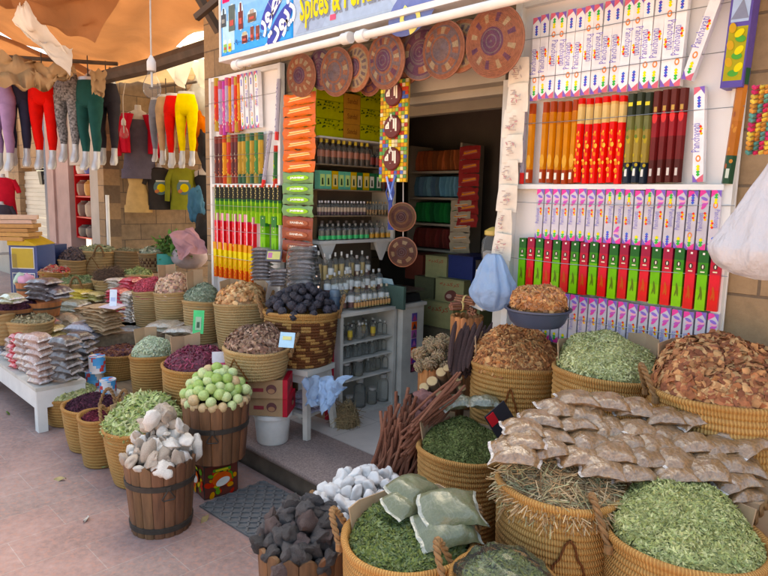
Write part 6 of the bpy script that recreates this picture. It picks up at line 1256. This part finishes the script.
def tub(label, px, py, w, D, c, hh=.16): 
    q = at(px, py, D=D); r = w/2*D/FPX; root = thing('wooden_tub', label, 'tub', (q.x, q.y, q.z-hh)); MB().lathe([(.01, 0), (r*.82, 0), (r, hh), (r*.94, hh), (r*.9, hh-.03), (.01, hh-.04)], 24, c).build('tub_body', 'stave', root); MB().lathe([(r*.93, hh*.55), (r*.945, hh*.7)], 24, M=T(0, 0, 0)).build('hoop', 'iron', root); return q, r
q, r = tub('orange wooden tub holding a pink and white cloth', 27, 282, 21, 5.6, (.35, .12, .04)); tag(blobmesh('c', None, 3, 9, .4, (r*.8, r*.7, .07), 2, tint=(.62, .34, .44)).build('cloth', 'cloth', loc=q, ang=180), 'pink cloth bundled in the orange tub', 'cloth'); tag(blobmesh('c', None, 3, 12, .4, (r*.5, r*.5, .06), 2, tint=(.45, .55, .45)).build('cloth', 'cloth', loc=q+rt*-.06+Vector((0, 0, .02)), ang=180), 'pale green cloth beside the pink cloth', 'cloth')
q, r = tub('low orange tub of dark purple petals at the left edge', 14, 307, 44, 5.0, (.36, .14, .05), .1); heap('petals', 'dark purple petals in the low orange tub', 'spice', q, r*.93, .06, 'leaf', 900, .03, [(.06, .02, .04), (.09, .03, .05)], 'leaf', lean=.3)
q, r = tub('low orange tub under the dark packets', 42, 301, 36, 5.1, (.38, .14, .045), .12)
stack(44, 300, 4, .24, .17, .05, (.10, .07, .07), 'dark brown packet piled in the low orange tub', 'dark brown packets', Y=at(42, 301, D=5.1).y, rz=.4, cw=(.32, .3, .32)); stack(56, 298, 2, .24, .17, .05, (.09, .07, .08), 'dark packet lying right of the dark brown pile', 'dark packets, right', Y=at(52, 301, D=5.1).y, rz=.3, cw=(.3, .3, .32))
stack(13, 303, 2, .17, .12, .04, (.40, .42, .28), 'pale green packet lying on the dark purple petals', 'pale green packets', Y=at(14, 300, D=4.8).y, rz=.3)
far('pale basket at the left edge behind the grey packets', 2, 316, 22, 4.8, .22, 'wicker_pale'); far('shallow woven basket behind the tan packets', 30, 322, 44, 4.9, .16, 'wicker_pale', ('dried_herbs', 'pale brown herbs in the shallow woven basket', 'herbs', .05, 'leaf', 400, .04, [(.42, .34, .2), (.34, .28, .15)]), handles=(.3,))
q = at(166, 262, D=6.9); tt = thing('teal_tub', 'teal plastic tub beside the white sack', 'tub', q-Vector((0, 0, .1))); MB().lathe([(.01, 0), (.10, 0), (.12, .2), (.125, .2), (.11, .19), (.02, .05)], 24, (.08, .36, .31)).build('tub_body', 'plastic', tt)
q = at(189, 256, D=6.9); tag(blobmesh('s', None, 4, 3, .12, (.19, .19, .15), 1.5, tint=(.46, .38, .38)).build('sack', 'cloth', loc=q, ang=180), 'pale pinkish sack behind the peach flakes', 'sack')
crushed('cloth', 'pink patterned cloth draped over the pale sack', [at(166, 238, D=6.8), at(190, 230, D=6.75), at(204, 252, D=6.6), at(174, 262, D=6.6)], 5, .08, 'cloth', 'cloth', .8, (.40, .23, .25))
mb = MB(); g = np.random.default_rng(8)
for k in range(420):
    d = Vector(g.normal(0, 1, 3)).normalized(); p = Vector((d.x*.34, d.y*.22, abs(d.z)*.22))*g.uniform(.6, 1); s_ = g.uniform(.03, .06); a = Vector(g.normal(0, 1, 3)).normalized(); b_ = a.cross(d).normalized(); mb.add([p, p+a*s_+b_*s_*.4, p+a*s_*2, p+a*s_-b_*s_*.4], [(0, 1, 2), (0, 2, 3)], jit((.08, .17, .035), .5))
tag(mb.build('green_herbs', 'leaf', loc=at(176, 248, D=7.0)+Vector((0, 0, -.05)), smooth=False), 'bunch of fresh green leaves behind the pink cloth', 'herbs', kind='stuff')
# blue cabinet with cartons
q = at(26, 268, D=6.2); a, b_ = at(12, 302, D=6.0), at(39, 245, D=6.0); w_ = .27; zc0, zc1 = a.z, b_.z
bc = thing('blue_cabinet', 'blue cabinet with white lined panels and a yellow sloping top', 'cabinet', (a.x, a.y, 0), R_(42)); 
MB().box((w_/2, .15, zc1/2), (w_, .3, zc1), (.02, .05, .18)).build('cabinet_body', 'plastic', bc, smooth=False)
for z0_, z1_, c_ in ((zc0-.1, zc1-.26, (.03, .07, .20)), (zc1-.22, zc1-.02, (.42, .30, .05))):
    mb = MB(); mb.box((w_/2, -.004, (z0_+z1_)/2), (w_-.05, .006, z1_-z0_), (.7, .7, .68)); mb.box((w_/2, -.008, (z0_+z1_)/2), (w_-.065, .006, z1_-z0_-.016), c_); mb.build('door_panel', 'plastic', bc, smooth=False)
mb = MB(); mb.add([(0, -.02, zc1), (w_, -.02, zc1), (w_, .3, zc1), (0, .3, zc1), (0, -.02, zc1+.14), (w_, -.02, zc1+.01), (w_, .3, zc1+.01), (0, .3, zc1+.14)], [(0, 1, 5, 4), (1, 2, 6, 5), (2, 3, 7, 6), (3, 0, 4, 7), (4, 5, 6, 7)], (.48, .33, .06)); mb.build('sloping_top', 'carton', bc, smooth=False)
for k in range(6):
    tag(MB().box((0, 0, 0), (.34+.03*(k % 2), .25, .035), jit((.42, .24, .10) if k < 4 else (.6, .42, .32), .1)).build('flat_carton', 'carton', loc=at(14+2*(k % 2), 238-4.2*k, D=6.0), rz=R_(40+6*k), smooth=False), 'flat orange carton stacked on the blue cabinet', 'carton', 'flat cartons on the blue cabinet')
c = at(46, 265, D=6.8); tag(MB().box((0, 0, 0), (.3, .3, .45), (.02, .035, .12)).build('plastic_crate', 'plastic', loc=c, rz=.6, smooth=False), 'dark blue crate behind the blue cabinet', 'crate')
sg2 = thing('glass_stand', 'glass sided stand at the left edge beside the blue cabinet', 'stand', at(4, 285, D=6.0)-Vector((0, 0, .6))); MB().box((0, 0, .45), (.28, .28, .9)).build('glass_panel', 'glass', sg2, smooth=False)
mb = MB()
for x in (-.14, .14):
    for y in (-.14, .14): mb.box((x, y, .45), (.025, .025, .9), (.5, .42, .35))
mb.build('frame', 'plastic', sg2, smooth=False)
# ------------------------------------------------------------------ neighbour building
nb = thing('neighbour_building', 'old stone building with a pink shop front and a roller shutter', 'building', (-8, 3.15, 0))
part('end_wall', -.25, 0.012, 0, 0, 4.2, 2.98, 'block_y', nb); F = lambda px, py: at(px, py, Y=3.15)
def fp(name, px0, px1, z0, z1, mt, dy=0, dp=.1, c=None):
    xa, xb = F(px0, 200).x+8, F(px1, 200).x+8; return MB().box(((xa+xb)/2, -dy+dp/2, (z0+z1)/2), (xb-xa, dp, z1-z0), c or (1, 1, 1)).build(name, mt, nb, smooth=False)
mat('sun_stone', (.55, .30, .15), .85, .2, 8, .4, 30); mat('pink_plaster', (.42, .29, .26), .8, .12, 4); mat('shutter', (.52, .50, .42), .5, .12, 5, stretch=(.3, 1, 1))
fp('corner_pilaster', 101, 106.8, 0, 2.98, 'block_x', .03, .2); fp('grey_pilaster', 89, 101, 0, 2.98, 'plaster', -.02, .2); fp('pink_column', 58, 71, .0, 2.98, 'pink_plaster', .02, .2); fp('pink_column', 51.5, 58, .0, 2.98, 'pink_plaster', .05, .2)
fp('door_post', 47.5, 51.5, 0, 2.98, 'plastic', .03, .2, (.03, .04, .1)); fp('wall', 71, 89, 1.95, 2.98, 'plaster', 0, .1); fp('niche_back', 71, 89, 0, 1.95, 'dark_room', -.25, .02); fp('red_base', 58, 72, .0, .75, 'plastic', .08, .2, (.5, .035, .03))
mb = MB(); xa, xb = F(22, 200).x+8, F(47.5, 200).x+8
for k in range(22): mb.box(((xa+xb)/2, .06+.012*(k % 2), .5+k*.065), (xb-xa, .02, .062))
mb.build('roller_shutter', 'shutter', nb, smooth=False); fp('stone_post', 12, 22, 0, 2.98, 'block_x', .03, .2); fp('wall', 22, 47.5, 1.95, 2.98, 'block_x', 0, .1); fp('wall', -60, 12, 0, 2.98, 'plaster', -.3, .1)
fp('shutter_base', 22, 47.5, 0, .5, 'dark_room', -.02, .1)
# upper part of the building sits behind the canopy
part('upper_wall', -8, .0, 2.98, -.0, 4.2, 3.5, 'block_x', nb)
rs_ = thing('jar_shelf', 'red shelf of big storage jars in the neighbouring shop front', 'shelf', (F(72, 200).x, 3.2, .8)); wv = F(88, 200).x-F(72, 200).x
zs = [at(80, y, Y=3.2).z-.8 for y in (237, 217, 196.5, 175)]
for k, z in enumerate(zs+[zs[-1]+.3]): MB().box((wv/2, .09, z), (wv, .2, .02), (.5, .02, .03)).build('shelf_board', 'plastic', rs_, smooth=False)
for x in (.01, wv-.01): MB().box((x, .09, (zs[0]+zs[-1]+.3)/2), (.022, .2, zs[-1]+.3-zs[0]), (.5, .02, .03)).build('side_panel', 'plastic', rs_, smooth=False)
jc = [[(.10, .09, .08), (.12, .1, .09)], [(.10, .05, .04), (.34, .26, .2)], [(.16, .07, .05), (.42, .20, .05)], [(.55, .48, .42), (.04, .06, .25)]]
jn = [['dark', 'dark grey'], ['dark brown', 'tan'], ['red brown', 'orange'], ['cream', 'dark blue']]
for k in range(4):
    for i in range(2):
        h_ = .21 if k else .16; j_ = thing('storage_jar', f'{jn[k][i]} storage jar on the red shelf, level {["lowest", "second lowest", "second highest", "highest"][k]}', 'jar', (F(72, 200).x+wv*(.27+.46*i), 3.28, .8+zs[k]+.011)); q_ = wv*.19
        MB().lathe([(.01, 0), (q_*.85, .005), (q_, h_*.3), (q_, h_*.75), (q_*.7, h_*.92), (.01, h_*.93)], 16, jc[k][i]).build('jar_body', 'plastic', j_); MB().lathe([(q_*.6, h_*.92), (q_*.62, h_), (.01, h_*1.01)], 16, tuple(x*.7 for x in jc[k][i])).build('lid', 'plastic', j_)
q = at(108.5, 240, D=7.3); tag(MB().tube([(q.x, q.y, .3), (q.x+.01, q.y, at(108, 195, D=7.3).z)], .022, 8).build('water_pipe', 'white_paint'), 'white pipe standing at the corner of the stone wall', 'pipe')
lt = thing('wall_lantern', 'black wall lantern between the shutter and the pink column', 'lamp', at(45, 178, D=9.6)); MB().box((0, 0, 0), (.12, .12, .2), (.02, .02, .02), taper=1.3).box((0, 0, .13), (.2, .2, .03), (.02, .02, .02)).build('lantern_body', 'plastic', lt, smooth=False); MB().box((-.06, .05, .2), (.04, .2, .03), (.02, .02, .02)).build('bracket', 'plastic', lt, smooth=False)
# ------------------------------------------------------------------ leggings on half mannequins
def loft(mb, secs, c, seg=16, cap=True):
    vs = []; fs = []
    for (x, y, z, a, b) in secs:
        for i in range(seg): t = 6.28319*i/seg; vs.append((x+a*math.cos(t), y+b*math.sin(t), z))
    n = len(secs)
    for j in range(n-1):
        for i in range(seg): k = (i+1) % seg; fs.append((j*seg+i, (j+1)*seg+i, (j+1)*seg+k, j*seg+k))
    if cap: fs.append(tuple(range(seg))); fs.append(tuple((n-1)*seg+i for i in range(seg))[::-1])
    mb.add(vs, fs, c)
def legs(label, px, py, D, hpx, c, rz, name='leggings_mannequin', grp=None):
    p = at(px, py, D=D); s = hpx*D/FPX/1.0; root = thing(name, label, 'mannequin', p, rz, grp); k = s
    form = MB(); lg = MB()
    loft(form, [(0, 0, .015*k, .115*k, .08*k), (0, 0, -.03*k, .118*k, .085*k)], (.5, .5, .5), 20)
    loft(lg, [(0, 0, -.02*k, .120*k, .087*k), (0, .0, -.08*k, .135*k, .10*k), (0, .01*k, -.16*k, .155*k, .118*k), (0, .01*k, -.23*k, .160*k, .118*k), (0, .0, -.29*k, .150*k, .095*k), (0, 0, -.315*k, .12*k, .06*k)], c, 24)
    for sx_ in (-1, 1):
        loft(lg, [(sx_*.075*k, .0, -.25*k, .078*k, .095*k), (sx_*.08*k, 0, -.36*k, .072*k, .085*k), (sx_*.08*k, -.01*k, -.48*k, .058*k, .068*k), (sx_*.078*k, -.012*k, -.56*k, .05*k, .056*k), (sx_*.075*k, .008*k, -.66*k, .05*k, .058*k), (sx_*.072*k, .01*k, -.76*k, .038*k, .044*k), (sx_*.07*k, .005*k, -.80*k, .034*k, .038*k)], c)
        foot = MB(); loft(foot, [(sx_*.07*k, .005*k, -.79*k, .036*k, .040*k), (sx_*.07*k, 0, -.87*k, .034*k, .038*k), (sx_*.07*k, -.01*k, -.92*k, .042*k, .050*k), (sx_*.072*k, -.03*k, -.965*k, .046*k, .050*k), (sx_*.072*k, -.045*k, -1.0*k, .034*k, .030*k)], (.6, .6, .6)); foot.build('foot_form', 'silver', root, ang=70)
    form.build('waist_form', 'silver', root, ang=70); lg.build('leggings', 'pattern_cloth' if 'patterned' in label else 'cloth', root, ang=70)
    MB().tube([(0, 0, .01), (0, 0, .25*k)], .006, 5).build('hook', 'iron', root)
F0 = AZ+math.pi/2-math.pi  # faces the camera
F0 = math.atan2(-VH.y, -VH.x)+math.pi/2
LGS = [('mannequin legs in lilac leggings cut by the left edge', 0, 82, 6.3, 88, (.30, .2, .34)), ('mannequin legs in navy leggings left of the red pair', 16, 78, 6.4, 87, (.022, .022, .045)), ('mannequin legs in bright red leggings on the left rail', 42, 76, 6.4, 92, (.55, .012, .025)), ('mannequin legs in grey patterned leggings', 66, 73, 6.4, 88, (.13, .13, .14)), ('mannequin legs in dark green leggings', 88, 79, 6.4, 90, (.012, .06, .055)), ('mannequin legs in black leggings, rightmost of the left rail', 106, 82, 6.7, 82, (.025, .022, .03)),
 ('mannequin legs in yellow leggings, front of the right bunch', 186, 93, 7.0, 72, (.68, .54, .02)), ('mannequin legs in red leggings behind the yellow pair', 175, 95, 7.15, 72, (.55, .015, .02)), ('mannequin legs in beige leggings behind the red pair', 166, 96, 7.25, 68, (.45, .32, .2)), ('mannequin legs in grey blue leggings, rear of the right bunch', 158, 99, 7.4, 62, (.2, .22, .28))]
for k, a in enumerate(LGS): legs(*a, F0+rnd.uniform(-.35, .35))
mb = MB(); p0, p1 = at(-10, 66, D=6.4), at(118, 74, D=6.5); mb.tube([p0+Vector((0, 0, .1)), p1+Vector((0, 0, .1))], .02, 8); tag(mb.build('hanging_rail', 'dark_wood'), 'wooden rail carrying the left row of leggings', 'rail')
p0, p1 = at(150, 88, D=7.4), at(196, 82, D=6.9); tag(MB().tube([p0, p1], .015, 8).build('hanging_rail', 'dark_wood'), 'short rail carrying the yellow and red leggings', 'rail')
# dresses and shirts on the stone wall
def torso(label, px, py, D, hpx, c, kind, patch=False, cat='mannequin'):
    p = at(px, py, D=D); k = hpx*D/FPX; root = thing('torso_mannequin', label, cat, p, R_(75)); f = MB(); g_ = MB()
    loft(f, [(0, 0, .10*k, .045*k, .045*k), (0, 0, .03*k, .05*k, .05*k), (0, 0, .0, .11*k, .07*k), (0, 0, -.05*k, .22*k, .09*k), (0, 0, -.2*k, .2*k, .12*k)], (.42, .42, .44))
    if kind == 'dress': loft(g_, [(0, 0, -.12*k, .19*k, .115*k), (0, 0, -.22*k, .215*k, .14*k), (0, 0, -.45*k, .165*k, .11*k), (0, 0, -.65*k, .215*k, .14*k), (0, 0, -.85*k, .24*k, .15*k), (0, 0, -.86*k, .265*k, .16*k), (0, 0, -1.0*k, .27*k, .165*k)], c, 24); [g_.tube([(s*.12*k, -.05*k, -.02*k), (s*.14*k, -.11*k, -.14*k)], .012*k, 5, c) for s in (-1, 1)]
    else:
        loft(g_, [(0, 0, .01*k, .10*k, .07*k), (0, 0, -.04*k, .24*k, .10*k), (0, 0, -.15*k, .255*k, .13*k), (0, 0, -.5*k, .235*k, .12*k), (0, 0, -.9*k, .27*k, .14*k)], c, 24)
        for s in (-1, 1): g_.tube([(s*.2*k, 0, -.05*k), (s*.30*k, 0, -.25*k), (s*.33*k, -.02*k, -(.36 if kind == 'tee' else .72)*k)], [.075*k, .065*k, .055*k], 10, c)
    f.build('mannequin_form', 'skin_form', root, ang=70); gm = g_.build('dress' if kind == 'dress' else 'shirt', 'cloth', root, ang=70)
    if patch:
        m2 = MB(); ell(m2, 0, -.42*k, .15*k, .16*k, 0, (.10, .16, .16), -.138*k); ell(m2, .01*k, -.43*k, .09*k, .09*k, 0, (.55, .45, .06), -.142*k); rect(m2, -.10*k, -.30*k, .2*k, .035*k, (.5, .5, .42), -.143*k); ell(m2, -.08*k, -.5*k, .05*k, .04*k, .4, (.4, .16, .08), -.145*k); m2.build('print', 'cloth', gm, smooth=False)
torso('torso in a tan strapped dress hanging on the stone wall', 137, 162, 7.75, 50, (.45, .31, .15), 'dress'); torso('torso in a black printed T shirt on the stone wall', 159, 168, 7.85, 46, (.03, .025, .022), 'tee', True); torso('torso in an olive long sleeved printed shirt', 182, 168, 7.9, 46, (.20, .21, .04), 'long', True)
torso('red shirt hanging at the far left edge of the street', 3, 178, 8.2, 40, (.50, .03, .05), 'tee'); torso('dark shirt hanging low at the far left edge', 2, 205, 8.1, 34, (.05, .045, .06), 'tee'); torso('torso in a dark dress at the right end of the wall row', 203, 170, 8.0, 42, (.02, .02, .02), 'dress'); torso('torso in a grey dress with a red jacket high on the wall', 138, 112, 7.7, 66, (.10, .09, .12), 'dress')
q = at(138, 113, D=7.6); mb = MB(Matrix.Rotation(R_(75), 4, 'Z'))
for s in (-1, 1): loft(mb, [(s*.12, 0, -.02, .07, .11), (s*.17, -.01, -.2, .065, .13), (s*.16, -.01, -.48, .06, .13)], (.42, .02, .04), 14); mb.tube([(s*.2, 0, -.06), (s*.26, 0, -.3), (s*.25, -.04, -.52)], [.06, .055, .045], 8, (.42, .02, .04))
tag(mb.build('red_jacket', 'cloth', loc=q), 'open red jacket hanging over the grey dress', 'jacket')
for k, (px, py, rx_, cc, lb) in enumerate(((201, 130, .16, (.55, .16, .03), 'orange bag hanging beside the left rack'), (200, 108, .22, (.45, .45, .44), 'pale bundle hanging above the orange bag'), (196, 205, .13, (.05, .13, .2), 'blue garment hanging by the left rack'), (205, 235, .17, (.03, .025, .022), 'dark garment hanging low beside the left rack'), (206, 148, .15, (.03, .03, .035), 'black garment hanging behind the left rack'))):
    tag(blobmesh('g', None, 4, k+33, .45, (rx_*.75, .09, rx_*1.5), 1.3, tint=cc).build('hanging_garment', 'cloth', loc=at(px, py, D=7.4), rz=.8, ang=180), lb, 'garment')
# ------------------------------------------------------------------ canopy, beams, bulb
from mathutils import noise as mnoise
def sheet(name, label, corners, sag, mt, seed, nu=26, nv=18, th=.0, wr=.05, cat='canopy', jag=0):
    A, B, C_, D_ = [Vector(c) for c in corners]
    def fn(u, v):
        p = A.lerp(B, u).lerp(D_.lerp(C_, u), v); e = math.sin(math.pi*u)*(.35+.65*math.sin(math.pi*min(1, v)))
        z = -sag*e+wr*mnoise.noise(Vector((u*5+seed, v*5, seed)))+wr*.5*math.sin(v*14+u*3+seed)*math.sin(math.pi*u)
        return p+Vector((wr*.4*mnoise.noise(Vector((u*6, v*6, seed+9))), wr*.4*mnoise.noise(Vector((u*6, v*6, seed+19)))+(jag*mnoise.noise(Vector((u*9, 3, seed))) if v > .97 else 0), z))
    mb = MB(); mb.grid(fn, nu, nv); return tag(mb.build(name, mt, ang=180), label, cat)
sheet('canvas_canopy', 'broad orange canvas stretched over the street beside the shop sign', [(-7.9, 1.4, 3.42), (-4.1, 1.4, 3.42), (-4.55, 2.95, 3.10), (-7.9, 3.1, 3.00)], .16, 'orange_canvas', 1, wr=.07)
sheet('canvas_canopy', 'second orange canvas with a torn pointed corner at the upper left', [at(-60, -60, D=5.0), at(150, -60, D=4.6), at(95, 43, D=5.2), at(10, 5, D=5.6)], .12, 'orange_canvas', 4, wr=.05)
sheet('canvas_canopy', 'third orange canvas hanging low at the left edge', [(-11.5, 1.2, 3.4), (-7.9, 1.2, 3.45), (-7.7, 2.9, 2.98), (-11.5, 2.9, 2.9)], .2, 'orange_canvas', 7, wr=.08)
sheet('white_cloth', 'white cloth drooping between the orange canvases', [at(20, 2, D=5.3), at(27, 0, D=5.3), at(72, 60, D=5.5), at(12, 20, D=5.6)], .10, 'white_canvas', 5, 14, 12, cat='cloth')
sheet('white_cloth', 'white cloth end hanging below the orange canvas', [at(14, 22, D=5.4), at(40, 42, D=5.4), at(73, 48, D=5.5), at(70, 76, D=5.5)], .04, 'white_canvas', 8, 14, 12, wr=.03, cat='cloth')
sheet('brown_cloth', 'dull brown cloth bunched above the leggings', [at(-8, 50, D=6.0), at(76, 66, D=6.1), at(70, 80, D=6.1), at(-8, 84, D=6.0)], .05, 'brown_canvas', 3, 22, 8, wr=.12, cat='cloth')
sheet('brown_cloth', 'brown rag hanging from the beam above the dark leggings', [at(90, 72, D=5.9), at(107, 72, D=5.9), at(104, 97, D=5.9), at(92, 95, D=5.9)], .0, 'brown_canvas', 6, 8, 8, wr=.04, cat='cloth')
sheet('brown_cloth', 'brown awning cloth behind the yellow leggings', [at(150, 100, D=8.6), at(222, 80, D=8.2), at(216, 120, D=7.9), at(150, 100, D=7.9)], .05, 'brown_canvas', 12, 16, 8, wr=.05, cat='cloth')
for k, (x0_, x1_, y0_, y1_, lb) in enumerate(((165, 190, 62, 86, 'white cloth pennant hanging left in the bright gap'), (189, 213, 53, 88, 'white cloth pennant hanging right beside the shop sign'))):
    mb = MB(); a, b_, c_ = at(x0_, y0_, D=6.6), at(x1_, y0_-4, D=6.4), at((x0_+x1_)/2+3, y1_, D=6.5)
    mb.grid(lambda u, v: a.lerp(b_, u).lerp(c_, v*.98)+Vector((.05*math.sin(u*7), -.04*math.cos(u*9), -.03*math.sin(u*6))), 12, 8); tag(mb.build('white_pennant', 'white_canvas', ang=180), lb, 'cloth')
mb = MB(); mb.tube([at(92, 80, D=6.6), at(150, 66, D=6.0), at(212, 46, D=5.2)], [.07, .075, .07], 8); tag(mb.build('wooden_beam', 'dark_wood'), 'dark wooden beam under the edge of the orange canopy', 'beam')
mb = MB(); mb.tube([at(196, -8, D=4.6), at(219, 32, D=4.75)], .035, 4); tag(mb.build('wooden_pole', 'dark_wood'), 'dark wooden strut crossing beside the blue sign', 'beam'); mb = MB(); mb.tube([at(196, 18, D=4.6), at(222, -4, D=4.5)], .03, 4); tag(mb.build('wooden_pole', 'dark_wood'), 'shorter wooden strut crossing the other one by the sign', 'beam')
def bulb(label, px, py, D, s, top):
    p = at(px, py, D=D); root = thing('light_bulb', label, 'lamp', p); 
    MB().lathe([(.001, -.07), (.03, -.062), (.05, -.04), (.056, -.01), (.048, .03), (.028, .07), (.022, .10)], 20).build('glass_bulb', 'bulb_glass', root).scale = (s,)*3
    MB().lathe([(.024, .095), (.028, .10), (.028, .15), (.018, .17), (.006, .19)], 14, (.62, .60, .58)).build('socket', 'plastic', root).scale = (s,)*3
    MB().tube([(0, 0, .18*s), (.004, .0, .4), at(top[0], top[1], D=D)-p], .006, 6).build('cord', 'cord', root); MB().tube([(0, 0, .09), (0, 0, -.0)], .007, 6, (.5, .5, .5)).build('glass_stem', 'plastic', root).scale = (s,)*3
bulb('big clear light bulb hanging on a long cord under the canopy', 152, 87, 4.5, 1.15, (150, -12)); bulb('small clear light bulb hanging in front of the stone wall', 124, 133, 7.2, .9, (126, 80))
sheet('canvas_awning', 'dull canvas roofing the side passage by the stone wall', [(-7.95, 7.2, 3.2), (-4.9, 7.2, 3.2), (-4.82, 4.15, 3.05), (-7.95, 4.2, 2.97)], .12, 'brown_canvas', 14, wr=.06)
sheet('white_canvas', 'added white canvas filling the open sky gap to diffuse the sun', [(-6.9, 4.3, 3.12), (-4.82, 4.3, 3.12), (-4.82, 2.9, 2.97), (-6.9, 2.95, 2.92)], .05, 'white_canvas', 21, wr=.06, cat='cloth'); sheet('brown_cloth', 'brown cloth beside the added white canvas over the passage', [(-7.95, 4.3, 3.1), (-6.85, 4.3, 3.12), (-6.85, 2.9, 2.93), (-7.95, 2.95, 2.86)], .05, 'brown_canvas', 23, wr=.06, cat='cloth')  # added white sheet: fills open sky, blocks sun patches, diffuses the light below
for o in list(bpy.data.objects):          # originals that no row used
    if o.parent is None and o.type == 'MESH' and (o.get('label') == 'x' or (not o.get('label') and not o.get('kind'))): bpy.data.objects.remove(o)
# ------------------------------------------------------------------ light
SUN_EL, SUN_AZ = 58, -14        # the sun stands behind the shop
w = bpy.data.worlds.new('World'); sc.world = w; w.use_nodes = True; nt = w.node_tree
sky = nt.nodes.new('ShaderNodeTexSky'); sky.sky_type = 'NISHITA'; sky.sun_disc = False; sky.sun_elevation = R_(SUN_EL); sky.sun_rotation = R_(SUN_AZ); sky.dust_density = 4.0; sky.air_density = .8
nt.links.new(sky.outputs[0], nt.nodes['Background'].inputs[0]); nt.nodes['Background'].inputs[1].default_value = .15
sn = bpy.data.objects.new('sun', bpy.data.lights.new('sun', 'SUN')); col.objects.link(sn); sn.data.energy = 4.5; sn.data.angle = R_(.5); sn.data.color = (1, .93, .82)
d = Vector((math.sin(R_(SUN_AZ))*math.cos(R_(SUN_EL)), math.cos(R_(SUN_AZ))*math.cos(R_(SUN_EL)), math.sin(R_(SUN_EL)))); sn.rotation_euler = d.to_track_quat('Z', 'Y').to_euler()
vs_ = sc.view_settings; vs_.view_transform = 'Standard'; vs_.look = 'None'; vs_.gamma = 1; vs_.use_curve_mapping = False; vs_.exposure = 2.28
vs_.use_white_balance = True; vs_.white_balance_temperature = 7900; vs_.white_balance_tint = 2
sc.cycles.max_bounces = 6; sc.cycles.diffuse_bounces = 4; sc.cycles.glossy_bounces = 2; sc.cycles.transparent_max_bounces = 24; sc.cycles.transmission_bounces = 2; sc.cycles.caustics_reflective = False; sc.cycles.caustics_refractive = False
# first copies of each kind carry the same words as the rest
